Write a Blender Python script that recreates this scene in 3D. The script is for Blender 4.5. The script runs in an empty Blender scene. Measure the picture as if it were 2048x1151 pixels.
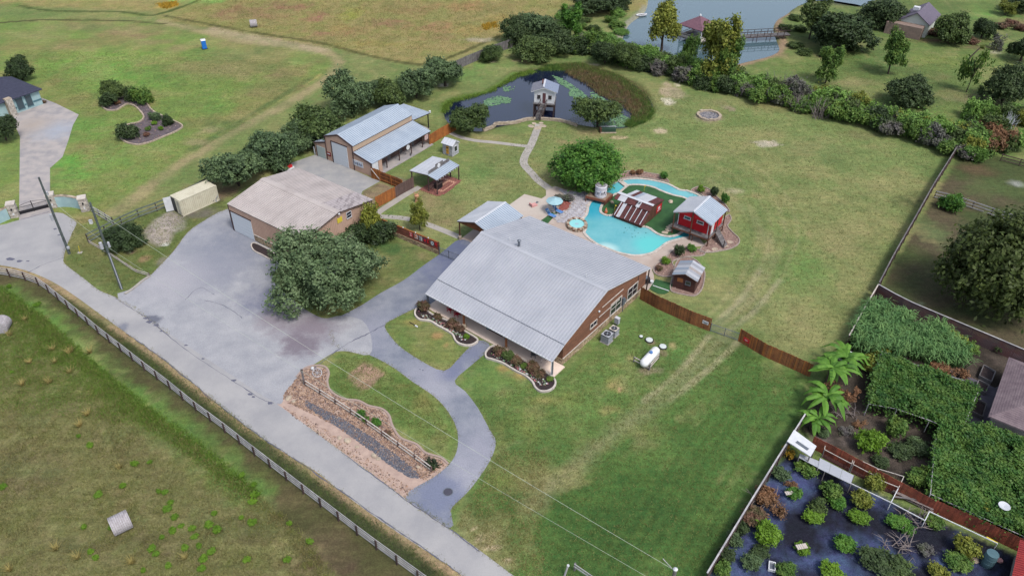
import bpy, bmesh, math, random
import numpy as np
from mathutils import Vector, Matrix

# ------------------------------------------------------------------ camera, sky, sun
SC = bpy.context.scene
COL = SC.collection
F, PITCH, ROLL, H = 1559.63, .649223, .0131124, 60.801      # focal length for a 2048 px wide picture
cam = bpy.data.cameras.new('camera'); camo = bpy.data.objects.new('camera', cam); COL.objects.link(camo)
cam.sensor_width = 36; cam.lens = F / 2048 * 36; cam.clip_end = 6000; cam.clip_start = .5
camo.matrix_world = Matrix.Translation((0, 0, H)) @ Matrix.Rotation(math.pi / 2 - PITCH, 4, 'X') @ Matrix.Rotation(ROLL, 4, 'Z')
SC.camera = camo
SUN = Vector((.34, -.42, .85)).normalized()
w = bpy.data.worlds.new('World'); SC.world = w; w.use_nodes = True
nt = w.node_tree; bg = nt.nodes['Background']
sky = nt.nodes.new('ShaderNodeTexSky'); sky.sky_type = 'NISHITA'; sky.sun_disc = False
sky.sun_elevation = math.asin(SUN.z); sky.sun_rotation = math.atan2(SUN.x, SUN.y)
sky.air_density = 1.0; sky.dust_density = 3.0; sky.ozone_density = 1.2
hz = nt.nodes.new('ShaderNodeHueSaturation'); hz.inputs['Saturation'].default_value = .62     # thin high overcast
nt.links.new(sky.outputs[0], hz.inputs['Color']); nt.links.new(hz.outputs[0], bg.inputs[0]); bg.inputs[1].default_value = .12
sl = bpy.data.lights.new('sun', 'SUN'); sl.energy = 1.6; sl.angle = math.radians(14); sl.color = (1, .93, .84)
so = bpy.data.objects.new('sun', sl); COL.objects.link(so)
so.rotation_euler = SUN.to_track_quat('Z', 'Y').to_euler()
SC.view_settings.view_transform = 'Standard'; SC.view_settings.look = 'None'
SC.view_settings.exposure = 1.1; SC.view_settings.gamma = 1
R = random.Random(7)
NR = np.random.default_rng(7)

# ------------------------------------------------------------------ geometry helpers
def G(px, py, z=0.0):
    """where the sight line through a point of the survey photograph meets height z"""
    X = px - 1024; Y = -(py - 575.5); cr, sr = math.cos(ROLL), math.sin(ROLL)
    x = X * cr - Y * sr; u = X * sr + Y * cr
    cp, sp = math.cos(PITCH), math.sin(PITCH)
    d = (x / F, cp + u / F * sp, -sp + u / F * cp); k = (H - z) / -d[2]
    return Vector((d[0] * k, d[1] * k, z))
def GP(l, z=0.0): return [G(a, b, z) for a, b in l]
def mpp(p):      # metres per survey pixel at a ground point
    return (p.y * math.cos(PITCH) + (H - p.z) * math.sin(PITCH)) / F
def smooth(pts, n=4, closed=True):
    P = [Vector(p) for p in pts]; o = []; N = len(P)
    for i in range(N if closed else N - 1):
        if closed: a, b, c, d = P[i - 1], P[i], P[(i + 1) % N], P[(i + 2) % N]
        else: a, b, c, d = P[max(i - 1, 0)], P[i], P[i + 1], P[min(i + 2, N - 1)]
        for k in range(n):
            t = k / n
            o.append(.5 * ((2 * b) + (c - a) * t + (2 * a - 5 * b + 4 * c - d) * t * t + (3 * b - a - 3 * c + d) * t ** 3))
    if not closed: o.append(P[-1])
    return o
def link(o, parent=None, kind=None):
    COL.objects.link(o)
    if parent: o.parent = parent
    if kind: o['kind'] = kind
    return o
def tag(o, label=None, cat=None, group=None):
    if label: o['label'] = label
    if cat: o['category'] = cat
    if group: o['group'] = group
    return o
def thing(name, loc, label, cat, rz=0.0, group=None):
    o = bpy.data.objects.new(name, None); o.location = loc; o.rotation_euler = (0, 0, rz); o.empty_display_size = .3
    COL.objects.link(o); return tag(o, label, cat, group)
def obj(name, me, parent=None, loc=(0, 0, 0), rz=0.0, scale=None, kind=None):
    o = bpy.data.objects.new(name, me); o.location = loc; o.rotation_euler = (0, 0, rz)
    if scale is not None: o.scale = scale if hasattr(scale, '__len__') else (scale,) * 3
    return link(o, parent, kind)
def copy_tree(o, parent=None):
    c = o.copy(); COL.objects.link(c)
    if parent: c.parent = parent
    for ch in list(o.children): copy_tree(ch, c)
    return c
class MB:
    def __init__(s): s.v = []; s.f = []
    def raw(s, v, f):
        n = len(s.v); s.v += [tuple(p) for p in v]; s.f += [tuple(i + n for i in q) for q in f]; return s
    def box(s, x0, x1, y0, y1, z0, z1):
        return s.raw([(x0, y0, z0), (x1, y0, z0), (x1, y1, z0), (x0, y1, z0), (x0, y0, z1), (x1, y0, z1), (x1, y1, z1), (x0, y1, z1)],
                     [(0, 3, 2, 1), (4, 5, 6, 7), (0, 1, 5, 4), (1, 2, 6, 5), (2, 3, 7, 6), (3, 0, 4, 7)])
    def beam(s, p, q, w, h=None, up=(0, 0, 1)):
        p = Vector(p); q = Vector(q); d = (q - p).normalized(); h = h or w
        a = d.cross(Vector(up))
        if a.length < 1e-4: a = d.cross(Vector((1, 0, 0)))
        a.normalize(); b = a.cross(d); a = a * w / 2; b = b * h / 2
        return s.raw([p - a - b, p + a - b, p + a + b, p - a + b, q - a - b, q + a - b, q + a + b, q - a + b],
                     [(0, 3, 2, 1), (4, 5, 6, 7), (0, 1, 5, 4), (1, 2, 6, 5), (2, 3, 7, 6), (3, 0, 4, 7)])
    def tube(s, pts, rad, n=7, cap=True):
        P = [Vector(p) for p in pts]; rs = rad if hasattr(rad, '__len__') else [rad] * len(P); v = []; f = []
        for i, p in enumerate(P):
            d = (P[min(i + 1, len(P) - 1)] - P[max(i - 1, 0)]).normalized()
            a = d.cross(Vector((0, 0, 1)))
            if a.length < .05: a = d.cross(Vector((1, 0, 0)))
            a.normalize(); b = a.cross(d)
            for k in range(n):
                t = 2 * math.pi * k / n; v.append(p + (a * math.cos(t) + b * math.sin(t)) * rs[i])
        for i in range(len(P) - 1):
            for k in range(n):
                f.append((i * n + k, (i + 1) * n + k, (i + 1) * n + (k + 1) % n, i * n + (k + 1) % n))
        if cap: f.append(tuple(range(n))); f.append(tuple(reversed(range((len(P) - 1) * n, len(P) * n))))
        return s.raw(v, f)
    def lathe(s, prof, n=20, c=(0, 0, 0)):
        v = []; f = []
        for r, z in prof:
            for k in range(n):
                t = 2 * math.pi * k / n; v.append((c[0] + r * math.cos(t), c[1] + r * math.sin(t), c[2] + z))
        for i in range(len(prof) - 1):
            for k in range(n): f.append((i * n + k, i * n + (k + 1) % n, (i + 1) * n + (k + 1) % n, (i + 1) * n + k))
        f.append(tuple(reversed(range(n)))); f.append(tuple(range((len(prof) - 1) * n, len(prof) * n)))
        return s.raw(v, f)
    def prism(s, poly, z0, z1):
        P = [Vector((p[0], p[1], 0)) for p in poly]; n = len(P)
        ar = sum(P[i].x * P[(i + 1) % n].y - P[(i + 1) % n].x * P[i].y for i in range(n))
        if ar < 0: P.reverse()
        v = [(p.x, p.y, z0) for p in P] + [(p.x, p.y, z1) for p in P]
        return s.raw(v, [tuple(range(n, 2 * n)), tuple(reversed(range(n)))] + [(i, (i + 1) % n, (i + 1) % n + n, i + n) for i in range(n)])
    def vprism(s, poly, ax, c0, c1):
        """poly of (a,z) pairs; extruded along x (ax=0) or y (ax=1) from c0 to c1"""
        n = len(poly); mk = (lambda c, a, z: (c, a, z)) if ax == 0 else (lambda c, a, z: (a, c, z))
        v = [mk(c0, a, z) for a, z in poly] + [mk(c1, a, z) for a, z in poly]
        return s.raw(v, [tuple(range(n)), tuple(reversed(range(n, 2 * n)))] + [(i, i + n, (i + 1) % n + n, (i + 1) % n) for i in range(n)])
    def mesh(s, name, m=None, fix=True):
        me = bpy.data.meshes.new(name); me.from_pydata(s.v, [], s.f)
        if fix:
            bm = bmesh.new(); bm.from_mesh(me); bmesh.ops.recalc_face_normals(bm, faces=bm.faces); bm.to_mesh(me); bm.free()
        if m: me.materials.append(m)
        me.update(); return me
    def build(s, name, m, parent=None, kind=None, loc=(0, 0, 0), rz=0.0, fix=True):
        return obj(name, s.mesh(name, m, fix), parent, loc, rz, None, kind)
def smooth_shade(o):
    o.data.polygons.foreach_set('use_smooth', [True] * len(o.data.polygons)); return o
def quads(name, V, m, tone=None, per=4):
    """V: (n,per,3) array of separate faces; tone: (n,) face attribute"""
    n = len(V); me = bpy.data.meshes.new(name)
    me.vertices.add(n * per); me.vertices.foreach_set('co', np.ascontiguousarray(V, dtype=np.float32).ravel())
    me.loops.add(n * per); me.loops.foreach_set('vertex_index', np.arange(n * per, dtype=np.int32))
    me.polygons.add(n); me.polygons.foreach_set('loop_start', np.arange(0, n * per, per, dtype=np.int32))
    me.polygons.foreach_set('loop_total', np.full(n, per, dtype=np.int32))
    if tone is not None:
        a = me.attributes.new('tone', 'FLOAT', 'FACE'); a.data.foreach_set('value', np.asarray(tone, dtype=np.float32))
    if m: me.materials.append(m)
    me.update(calc_edges=True); return me
def inside(P, poly):
    x, y = P[:, 0], P[:, 1]; r = np.zeros(len(P), bool); n = len(poly)
    for i in range(n):
        x1, y1 = poly[i][0], poly[i][1]; x2, y2 = poly[i - 1][0], poly[i - 1][1]
        if y1 == y2: continue
        c = (y1 > y) != (y2 > y); r ^= c & (x < (x2 - x1) * (y - y1) / (y2 - y1) + x1)
    return r
def dist_line(P, pts, closed=False):
    d = np.full(len(P), 1e9); n = len(pts)
    for i in range(n if closed else n - 1):
        a = np.array(pts[i][:2]); b = np.array(pts[(i + 1) % n][:2]); ab = b - a
        t = np.clip(((P - a) @ ab) / max(ab @ ab, 1e-9), 0, 1); q = P - (a + t[:, None] * ab)
        d = np.minimum(d, np.sqrt((q ** 2).sum(1)))
    return d
def sdist(P, poly):
    d = dist_line(P, poly, True); return np.where(inside(P, poly), -d, d)
def vnoise(P, sc, seed):
    g = np.random.default_rng(seed).random((256, 256)); q = P / sc; i = np.floor(q).astype(int); f = q - i; f = f * f * (3 - 2 * f)
    a = lambda dx, dy: g[(i[:, 0] + dx) % 256, (i[:, 1] + dy) % 256]
    return (a(0, 0) * (1 - f[:, 0]) + a(1, 0) * f[:, 0]) * (1 - f[:, 1]) + (a(0, 1) * (1 - f[:, 0]) + a(1, 1) * f[:, 0]) * f[:, 1]
def fbm(P, sc, seed, oc=4):
    r = 0; t = 0
    for k in range(oc): r = r + vnoise(P, sc / 2 ** k, seed + k * 13) / 1.7 ** k; t += 1 / 1.7 ** k
    return r / t
def rand_in(poly, n, seed=1):
    rg = np.random.default_rng(seed); A = np.array([p[:2] for p in poly]); lo = A.min(0); hi = A.max(0); out = np.zeros((0, 2)); k = 0
    while len(out) < n and k < 60:
        q = rg.random((n * 2, 2)) * (hi - lo) + lo; out = np.vstack([out, q[inside(q, poly)]]); k += 1
    return out[:n]

# ------------------------------------------------------------------ materials
K = .6
def S(r, g, b, k=None):
    k = K if k is None else k
    return tuple(((c / 255 / 12.92) if c / 255 < .04045 else ((c / 255 + .055) / 1.055) ** 2.4) * k for c in (r, g, b)) + (1,)
def nodes(name):
    m = bpy.data.materials.new(name); m.use_nodes = True; n = m.node_tree; b = n.nodes['Principled BSDF']; return m, n, b
def pos(n):
    return n.nodes.new('ShaderNodeNewGeometry').outputs['Position']
def noise(n, vec, sc, det=3, rough=.6):
    t = n.nodes.new('ShaderNodeTexNoise'); t.inputs['Scale'].default_value = sc; t.inputs['Detail'].default_value = det
    t.inputs['Roughness'].default_value = rough
    if vec is not None: n.links.new(vec, t.inputs['Vector'])
    return t.outputs['Fac']
def ramp(n, fac, a, b, c0=(0, 0, 0, 1), c1=(1, 1, 1, 1)):
    r = n.nodes.new('ShaderNodeValToRGB'); r.color_ramp.elements[0].position = a; r.color_ramp.elements[1].position = b
    r.color_ramp.elements[0].color = c0; r.color_ramp.elements[1].color = c1; n.links.new(fac, r.inputs[0]); return r.outputs[0]
def mix(n, fac, a, b, mode='MIX'):
    x = n.nodes.new('ShaderNodeMix'); x.data_type = 'RGBA'; x.blend_type = mode
    for s_, v in ((0, fac), (6, a), (7, b)):
        if isinstance(v, (int, float)): x.inputs[s_].default_value = v
        elif isinstance(v, tuple): x.inputs[s_].default_value = v
        else: n.links.new(v, x.inputs[s_])
    return x.outputs[2]
def math_(n, op, a, b=None):
    x = n.nodes.new('ShaderNodeMath'); x.operation = op
    for s_, v in ((0, a), (1, b)):
        if v is None: continue
        if isinstance(v, (int, float)): x.inputs[s_].default_value = v
        else: n.links.new(v, x.inputs[s_])
    return x.outputs[0]
def bump(n, b, h, st, dist=.05):
    x = n.nodes.new('ShaderNodeBump'); x.inputs['Strength'].default_value = st; x.inputs['Distance'].default_value = dist
    n.links.new(h, x.inputs['Height']); n.links.new(x.outputs[0], b.inputs['Normal'])
def mat(name, c, c2=None, sc=1.5, lo=.35, hi=.65, grain=.25, gsc=12, rough=.85, metal=0, bmp=.0, bsc=None, spec=.3, spots=(), rnd=0., stretch=None):
    m, n, b = nodes(name); p = pos(n)
    q = p
    if stretch:
        mp = n.nodes.new('ShaderNodeMapping'); n.links.new(p, mp.inputs[0]); mp.inputs['Scale'].default_value = stretch; q = mp.outputs[0]
    col = c
    if c2: col = mix(n, ramp(n, noise(n, q, sc, 5), lo, hi), c, c2)
    for (x, y, r, cc, soft) in spots:
        v = n.nodes.new('ShaderNodeVectorMath'); v.operation = 'SUBTRACT'; n.links.new(p, v.inputs[0]); v.inputs[1].default_value = (x, y, 0)
        mu = n.nodes.new('ShaderNodeVectorMath'); mu.operation = 'MULTIPLY'; n.links.new(v.outputs[0], mu.inputs[0]); mu.inputs[1].default_value = (1, 1, 0)
        l = n.nodes.new('ShaderNodeVectorMath'); l.operation = 'LENGTH'; n.links.new(mu.outputs[0], l.inputs[0])
        d = math_(n, 'ADD', math_(n, 'DIVIDE', l.outputs['Value'], r), math_(n, 'MULTIPLY', math_(n, 'SUBTRACT', noise(n, p, .55, 5, .7), .5), 2.2))
        mr = n.nodes.new('ShaderNodeMapRange'); n.links.new(d, mr.inputs[0]); mr.inputs[1].default_value = 1 - soft; mr.inputs[2].default_value = 1 + soft * .6
        mr.inputs[3].default_value = .85; mr.inputs[4].default_value = 0
        col = mix(n, mr.outputs[0], col, cc)
    if grain:
        g = ramp(n, noise(n, p, gsc, 4, .7), .25, .75, (1 - grain,) * 3 + (1,), (1 + grain,) * 3 + (1,))
        col = mix(n, 1.0, col, g, 'MULTIPLY')
    if rnd:
        oi = n.nodes.new('ShaderNodeObjectInfo')
        g = ramp(n, oi.outputs['Random'], 0, 1, (1 - rnd,) * 3 + (1,), (1 + rnd, 1 + rnd * .9, 1 + rnd * .75, 1))
        col = mix(n, 1.0, col, g, 'MULTIPLY')
    if isinstance(col, tuple): b.inputs['Base Color'].default_value = col
    else: n.links.new(col, b.inputs['Base Color'])
    b.inputs['Roughness'].default_value = rough; b.inputs['Metallic'].default_value = metal; b.inputs['Specular IOR Level'].default_value = spec
    if bmp: bump(n, b, noise(n, p, bsc or gsc, 5, .7), bmp)
    return m
def leafmat(name, a, c, bright=None, tr=.25):
    m, n, b = nodes(name); at = n.nodes.new('ShaderNodeAttribute'); at.attribute_name = 'tone'
    col = mix(n, at.outputs['Fac'], a, c)
    col = mix(n, ramp(n, noise(n, pos(n), .9, 3), .4, .7), col, bright or c)
    oi = n.nodes.new('ShaderNodeObjectInfo'); g = ramp(n, oi.outputs['Random'], 0, 1, (.85, .88, .85, 1), (1.14, 1.1, 1.05, 1))
    col = mix(n, 1.0, col, g, 'MULTIPLY')
    n.links.new(col, b.inputs['Base Color']); b.inputs['Roughness'].default_value = .6; b.inputs['Specular IOR Level'].default_value = .25
    t = n.nodes.new('ShaderNodeBsdfTranslucent'); n.links.new(col, t.inputs[0])
    x = n.nodes.new('ShaderNodeMixShader'); x.inputs[0].default_value = tr
    n.links.new(b.outputs[0], x.inputs[1]); n.links.new(t.outputs[0], x.inputs[2]); n.links.new(x.outputs[0], n.nodes['Material Output'].inputs[0])
    return m
def tonemat(name, cols, rough=.85, bmp=0):
    """colour picked per face from the tone attribute"""
    m, n, b = nodes(name); at = n.nodes.new('ShaderNodeAttribute'); at.attribute_name = 'tone'
    r = n.nodes.new('ShaderNodeValToRGB'); e = r.color_ramp.elements
    while len(e) < len(cols): e.new(.5)
    for i, c in enumerate(cols): e[i].position = i / (len(cols) - 1); e[i].color = c
    n.links.new(at.outputs['Fac'], r.inputs[0])
    g = ramp(n, noise(n, pos(n), 14, 3), .3, .7, (.8, .8, .8, 1), (1.2, 1.2, 1.2, 1))
    n.links.new(mix(n, 1.0, r.outputs[0], g, 'MULTIPLY'), b.inputs['Base Color']); b.inputs['Roughness'].default_value = rough
    return m
def sheet(name, px, m, z, kind='structure', n=3, world=False, parent=None, thick=None):
    P = px if world else GP(px)
    if n > 1: P = smooth(P, n)
    mb = MB(); t = thick or 0
    if t: mb.prism(P, z - t, z)
    else:
        ar = sum(P[i].x * P[(i + 1) % len(P)].y - P[(i + 1) % len(P)].x * P[i].y for i in range(len(P)))
        if ar < 0: P = P[::-1]
        mb.raw([(p.x, p.y, z) for p in P], [tuple(range(len(P)))])
    return mb.build(name, m, parent, kind, fix=False)
def ribbon(pts, w, z, closed=False, h=0.0, mb=None):
    """a strip (or a low kerb if h>0) of width w along a polyline"""
    mb = mb or MB(); P = [Vector((p[0], p[1], 0)) for p in pts]; n = len(P); L = []; Rr = []
    ws = w if hasattr(w, '__len__') else [w] * n
    for i in range(n):
        a = P[i - 1] if (closed or i) else P[i]; b = P[(i + 1) % n] if (closed or i < n - 1) else P[i]
        d = (b - a).normalized(); q = Vector((-d.y, d.x, 0)) * ws[i] / 2; L.append(P[i] + q); Rr.append(P[i] - q)
    v = [(p.x, p.y, z) for p in L] + [(p.x, p.y, z) for p in Rr]; f = []
    if h: v += [(p.x, p.y, z - h) for p in L] + [(p.x, p.y, z - h) for p in Rr]
    for i in range(n if closed else n - 1):
        j = (i + 1) % n; f.append((i, n + i, n + j, j))
        if h: f += [(i, j, 2 * n + j, 2 * n + i), (n + j, n + i, 3 * n + i, 3 * n + j)]
    return mb.raw(v, f)

MT = {}
MT['asphalt'] = mat('pale_asphalt', S(158, 161, 170), S(140, 144, 155), sc=.25, grain=.12, gsc=25, bmp=.15)
MT['concrete'] = mat('concrete', S(176, 172, 166), S(160, 156, 152), sc=.6, grain=.1, gsc=20)
MT['galv'] = mat('galvanised_metal', S(184, 188, 198), S(172, 177, 188), sc=.35, grain=.06, gsc=6, rough=.55, metal=.08, spec=.5, rnd=.035)
MT['galv_barn'] = mat('barn_roof_metal', S(176, 190, 206), S(164, 179, 197), sc=.4, grain=.05, gsc=6, rough=.55, metal=.08, spec=.5, rnd=.03)
MT['galv_pale'] = mat('pale_roof_metal', S(214, 218, 226), S(202, 208, 218), sc=.5, grain=.05, gsc=6, rough=.5, metal=.05, rnd=.04)
MT['tanroof'] = mat('tan_roof_metal', S(190, 182, 180), S(172, 164, 162), sc=.5, lo=.4, hi=.7, grain=.1, gsc=4, rough=.6, rnd=.05)
MT['tanwall'] = mat('tan_wall_metal', S(200, 170, 152), S(188, 158, 142), sc=.8, grain=.06)
MT['darktrim'] = mat('dark_brown_trim', S(80, 62, 62), grain=.1)
MT['white'] = mat('white_paint', S(222, 226, 232), S(208, 212, 220), sc=2, grain=.05)
MT['door'] = mat('roll_door_white', S(214, 222, 232), grain=.03)
MT['cabinred'] = mat('red_paint', S(205, 35, 45), S(188, 30, 42), sc=1, grain=.08)
MT['cedar'] = mat('cedar_boards', S(150, 98, 62), S(122, 76, 52), sc=1.2, grain=.2, gsc=8, rnd=.3)
MT['cedar_new'] = mat('new_cedar_boards', S(176, 112, 58), S(150, 92, 52), sc=1.2, grain=.2, gsc=8, rnd=.25)
MT['cedar_grey'] = mat('weathered_cedar_boards', S(112, 92, 88), S(96, 78, 76), sc=1.2, grain=.2, gsc=8, rnd=.25)
MT['greywood'] = mat('grey_weathered_wood', S(128, 126, 128), S(100, 98, 102), sc=1.5, grain=.2, gsc=8, rnd=.15)
MT['rail'] = mat('pale_weathered_rail', S(196, 196, 200), S(160, 160, 168), sc=1.5, grain=.15, gsc=8, rnd=.12)
MT['railgreen'] = mat('lichen_grey_rail', S(118, 130, 122), S(96, 108, 102), sc=1.5, grain=.15, gsc=8, rnd=.12)
MT['postdark'] = mat('dark_post_wood', S(72, 58, 58), grain=.2, rnd=.2)
MT['bark'] = mat('bark', S(84, 74, 66), S(62, 54, 50), sc=5, grain=.3, gsc=14, bmp=.3)
MT['deadwood'] = mat('pale_dead_branches', S(150, 140, 138), S(120, 110, 110), sc=3, grain=.2)
MT['siding'] = mat('stained_log_siding', S(132, 92, 70), S(98, 68, 56), sc=1.6, lo=.3, hi=.7, grain=.25, gsc=6, rnd=.16, stretch=(1, 1, 5))
MT['stone'] = tonemat('limestone', [S(148, 126, 100), S(178, 158, 128), S(128, 108, 92), S(196, 180, 150)])
MT['palestone'] = tonemat('pale_limestone', [S(196, 190, 180), S(168, 160, 152), S(214, 208, 200), S(150, 144, 140)])
MT['glass'] = mat('window_glass', S(40, 46, 58), grain=0, rough=.1, spec=.8)
MT['steel'] = mat('grey_steel', S(120, 128, 140), grain=.1, rough=.5, metal=.4)
MT['black'] = mat('black_metal', S(34, 34, 40), grain=.1, rough=.5)
MT['coping'] = mat('pale_coping_stone', S(208, 202, 196), S(186, 178, 172), sc=2, grain=.12, rnd=.07)
MT['turf'] = mat('green_putting_turf', S(56, 100, 56), S(42, 82, 46), sc=.8, grain=.12, gsc=20)
MT['soil'] = mat('dark_mulch', S(46, 38, 42), S(62, 50, 50), sc=3, grain=.35, gsc=15, bmp=.4)
MT['redrock'] = tonemat('mixed_river_rock', [S(120, 90, 86), S(168, 136, 124), S(140, 112, 108), S(196, 172, 156), S(108, 84, 84)])
MT['cobble'] = tonemat('brown_cobbles', [S(110, 86, 76), S(160, 128, 108), S(186, 160, 138), S(130, 108, 100), S(92, 76, 76)])
MT['blue_pebble'] = tonemat('blue_grey_pebbles', [S(82, 88, 104), S(112, 116, 130), S(64, 70, 86), S(140, 138, 144)])
MT['boulder'] = mat('pale_boulder', S(190, 178, 160), S(160, 146, 132), sc=2, grain=.2, gsc=8, bmp=.3, rnd=.1)
MT['hay'] = mat('weathered_hay', S(186, 184, 190), S(158, 154, 160), sc=3, grain=.25, gsc=18, bmp=.5, stretch=(1, 1, 3))
MT['shingle'] = mat('blue_grey_shingles', S(62, 66, 88), S(52, 56, 76), sc=3, grain=.15, gsc=10, rnd=.1)
MT['shingle_purple'] = mat('purple_grey_shingles', S(112, 106, 124), S(98, 92, 110), sc=2, grain=.15, gsc=8, rnd=.08)
MT['shingle_maroon'] = mat('maroon_shingles', S(120, 88, 102), S(104, 76, 90), sc=2, grain=.15, gsc=8, rnd=.08)
MT['stucco'] = mat('pale_blue_stucco', S(168, 196, 200), S(152, 182, 190), sc=1, grain=.06)
MT['stucco_dark'] = mat('teal_grey_band', S(84, 120, 132), grain=.1)
MT['cream'] = mat('cream_container_paint', S(214, 210, 190), S(194, 188, 168), sc=1.0, lo=.45, hi=.8, grain=.1, gsc=5)
MT['blue'] = mat('bright_blue_plastic', S(40, 120, 215), grain=.03, rough=.4)
MT['lightblue'] = mat('light_blue_fabric', S(164, 200, 210), S(148, 188, 202), sc=3, grain=.06)
MT['chairblue'] = mat('blue_sling_fabric', S(90, 140, 205), grain=.1)
MT['chairred'] = mat('red_painted_wood', S(190, 40, 62), grain=.1)
MT['pink'] = mat('faded_pink_plastic', S(214, 160, 158), grain=.1)
MT['orange'] = mat('orange_glaze', S(206, 112, 70), grain=.1)
MT['yellow'] = mat('yellow_paint', S(214, 196, 60), grain=.05)
MT['paver'] = mat('brick_paver', S(150, 98, 88), S(128, 82, 78), sc=3, grain=.2, rnd=.15)
MT['rust'] = mat('rusty_sheet_metal', S(110, 62, 62), S(84, 54, 58), sc=1.6, grain=.2, gsc=6, rnd=.12)
MT['plank'] = mat('old_brown_planks', S(112, 76, 58), S(84, 56, 48), sc=2, grain=.25, gsc=8, rnd=.2)
MT['ring'] = tonemat('ring_stones', [S(130, 104, 88), S(168, 140, 116), S(104, 84, 76), S(186, 164, 140)])
MT['ash'] = mat('ash', S(150, 148, 152), S(112, 110, 116), sc=4, grain=.3)
MT['lidgreen'] = mat('pale_lid', S(205, 215, 215), grain=.08)
# ------------------------------------------------------------------ ground (one sheet, its soil and grass colours stored per vertex)
ROAD = [(-70, 455), (0, 450), (38, 440), (112, 424.6), (140.7, 436), (153, 446), (146, 462), (138, 481), (131, 500), (127.7, 515), (130, 527.6), (166.8, 556),
        (198, 580), (229, 593), (260, 610), (340, 668), (440, 734), (520, 788), (548, 803), (612.5, 850), (683, 902.3), (740, 944), (811, 996.5), (900, 1056.6), (957.7, 1098.5),
        (1020.5, 1145.6), (1100, 1208), (990, 1210), (918.5, 1145.6), (840, 1093), (761.6, 1041), (683, 983), (631, 941.5), (552, 894.5),
        (500, 858), (430, 802), (336, 724), (300, 698), (250, 664), (193, 622.6), (146, 588.7), (104, 562.6), (52, 540.6), (0, 530), (-70, 522)]
LOT = [(262, 578), (300, 551), (311, 540), (336, 514.6), (352, 496), (372.7, 467.6), (398.8, 446.8), (453.5, 418), (480, 430), (530, 470), (560, 520), (545, 560),
       (600, 610), (635, 632), (656, 636), (682, 631), (724, 640), (742, 672), (739.8, 709), (695.5, 702), (672, 703), (653, 713), (630, 727), (609, 737), (593, 756), (570, 787), (563, 806),
       (540, 800), (450, 742), (340, 670), (236, 596)]
DRIVE = [(672, 634), (682.5, 631), (724, 609.5), (760.6, 586), (807.6, 560), (845, 532), (877.8, 509), (893, 497), (919.6, 478.6), (950, 490), (1000, 540), (930, 610), (851, 611),
         (826, 618.6), (790, 636), (771, 648), (774, 662), (797, 690), (838.9, 719), (888.4, 741), (921, 712), (956, 680), (981, 694), (945, 728), (909.3, 761), (930, 781.6), (956, 815.5),
         (979, 858), (991.8, 884), (978.7, 923), (942, 975.6), (913.3, 1004.3), (901.5, 1020), (900, 1055), (811, 995), (866, 954.6), (897.6, 928.5), (913.3, 902.3), (915.9, 871),
         (909, 845), (891, 815.5), (865, 789.4), (825.8, 763.3), (786.7, 734.6), (739.8, 710), (695.5, 702), (668, 690), (660, 660)]
ROCKBED = [(548, 803), (563, 800), (567, 784), (576, 766), (592.8, 752), (607.9, 737.7), (628, 733), (648, 735), (656.5, 745), (653, 763), (660.8, 783), (686, 798), (716, 802),
           (736.4, 812), (761.6, 818.4), (776.8, 831), (783, 851), (799.4, 876), (832, 889), (849.9, 906.6), (880, 916.7), (896, 929), (866, 954.6), (811, 996.5), (740, 944), (683, 902.3), (612.5, 850)]
POND = [(885, 218), (893, 204), (925, 194), (955, 188), (985, 178), (1010, 160), (1030, 147), (1058, 140), (1095, 134), (1150, 128), (1185, 135), (1230, 150), (1268, 167), (1296, 190), (1308, 215),
        (1300, 235), (1272, 250), (1230, 256), (1180, 252), (1130, 243), (1098, 236), (1065, 236), (1030, 246), (992, 254), (962, 262), (920, 256), (893, 242)]
LAKE = [(1275, 130), (1250, 108), (1243, 84), (1256, 50), (1290, 22), (1330, -30), (1580, -60), (1760, -40), (1730, 12), (1700, 10), (1640, 2), (1600, 10), (1575, 28), (1556, 40), (1548, 58), (1555, 82), (1560, 100), (1540, 112),
        (1500, 122), (1450, 135), (1400, 152), (1330, 148), (1280, 140)]
GARDEN = [(1413, 1160), (1500, 1012), (1575, 905), (1640, 935), (1800, 1010), (1930, 1065), (2035, 1110), (2110, 1200), (1400, 1200)]
def axis(a, b, fa, fb, fine, mid, far):
    o = list(np.arange(fa, fb, fine)); x = fb; s_ = mid
    while x < b: o.append(x); x += s_; s_ = s_ if x < (b if b < 300 else 190) else s_ * 1.35
    x = fa - mid; s_ = mid; l = []
    while x > a: l.append(x); x -= s_; s_ = s_ if x > (a if a > -300 else -170) else s_ * 1.35
    return np.array(l[::-1] + o)
gx = axis(-2600, 2600, -58, 58, .4, .8, 0); gy = axis(-400, 3800, 36, 125, .4, .8, 0)
XX, YY = np.meshgrid(gx, gy); P2 = np.stack([XX.ravel(), YY.ravel()], 1)
L3 = lambda c: np.array(c[:3])
C = np.tile(L3(S(112, 132, 70)), (len(P2), 1))
n1 = fbm(P2, 9, 1); n2 = fbm(P2, 2.5, 2); n3 = fbm(P2, 30, 3); n4 = fbm(P2, .9, 5, 3)
near = (np.abs(P2[:, 0]) < 260) & (P2[:, 1] < 330) & (P2[:, 1] > 20)
IDX = np.where(near)[0]; Pn = P2[IDX]
def blend(w_, c):
    global C
    w_ = np.clip(w_, 0, 1)[:, None]; C[IDX] = C[IDX] * (1 - w_) + L3(c) * w_
def region(px, c, soft=1.0, amt=1.0, c2=None, nz=None, jit=0):
    poly = [tuple(p[:2]) for p in GP(px)]; d = sdist(Pn, poly) + (n2[IDX] - .5) * jit
    w_ = np.clip(.5 - d / soft, 0, 1) * amt; blend(w_, c)
    if c2: blend(w_ * np.clip((nz[IDX] - .42) * 5, 0, 1), c2)
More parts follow.
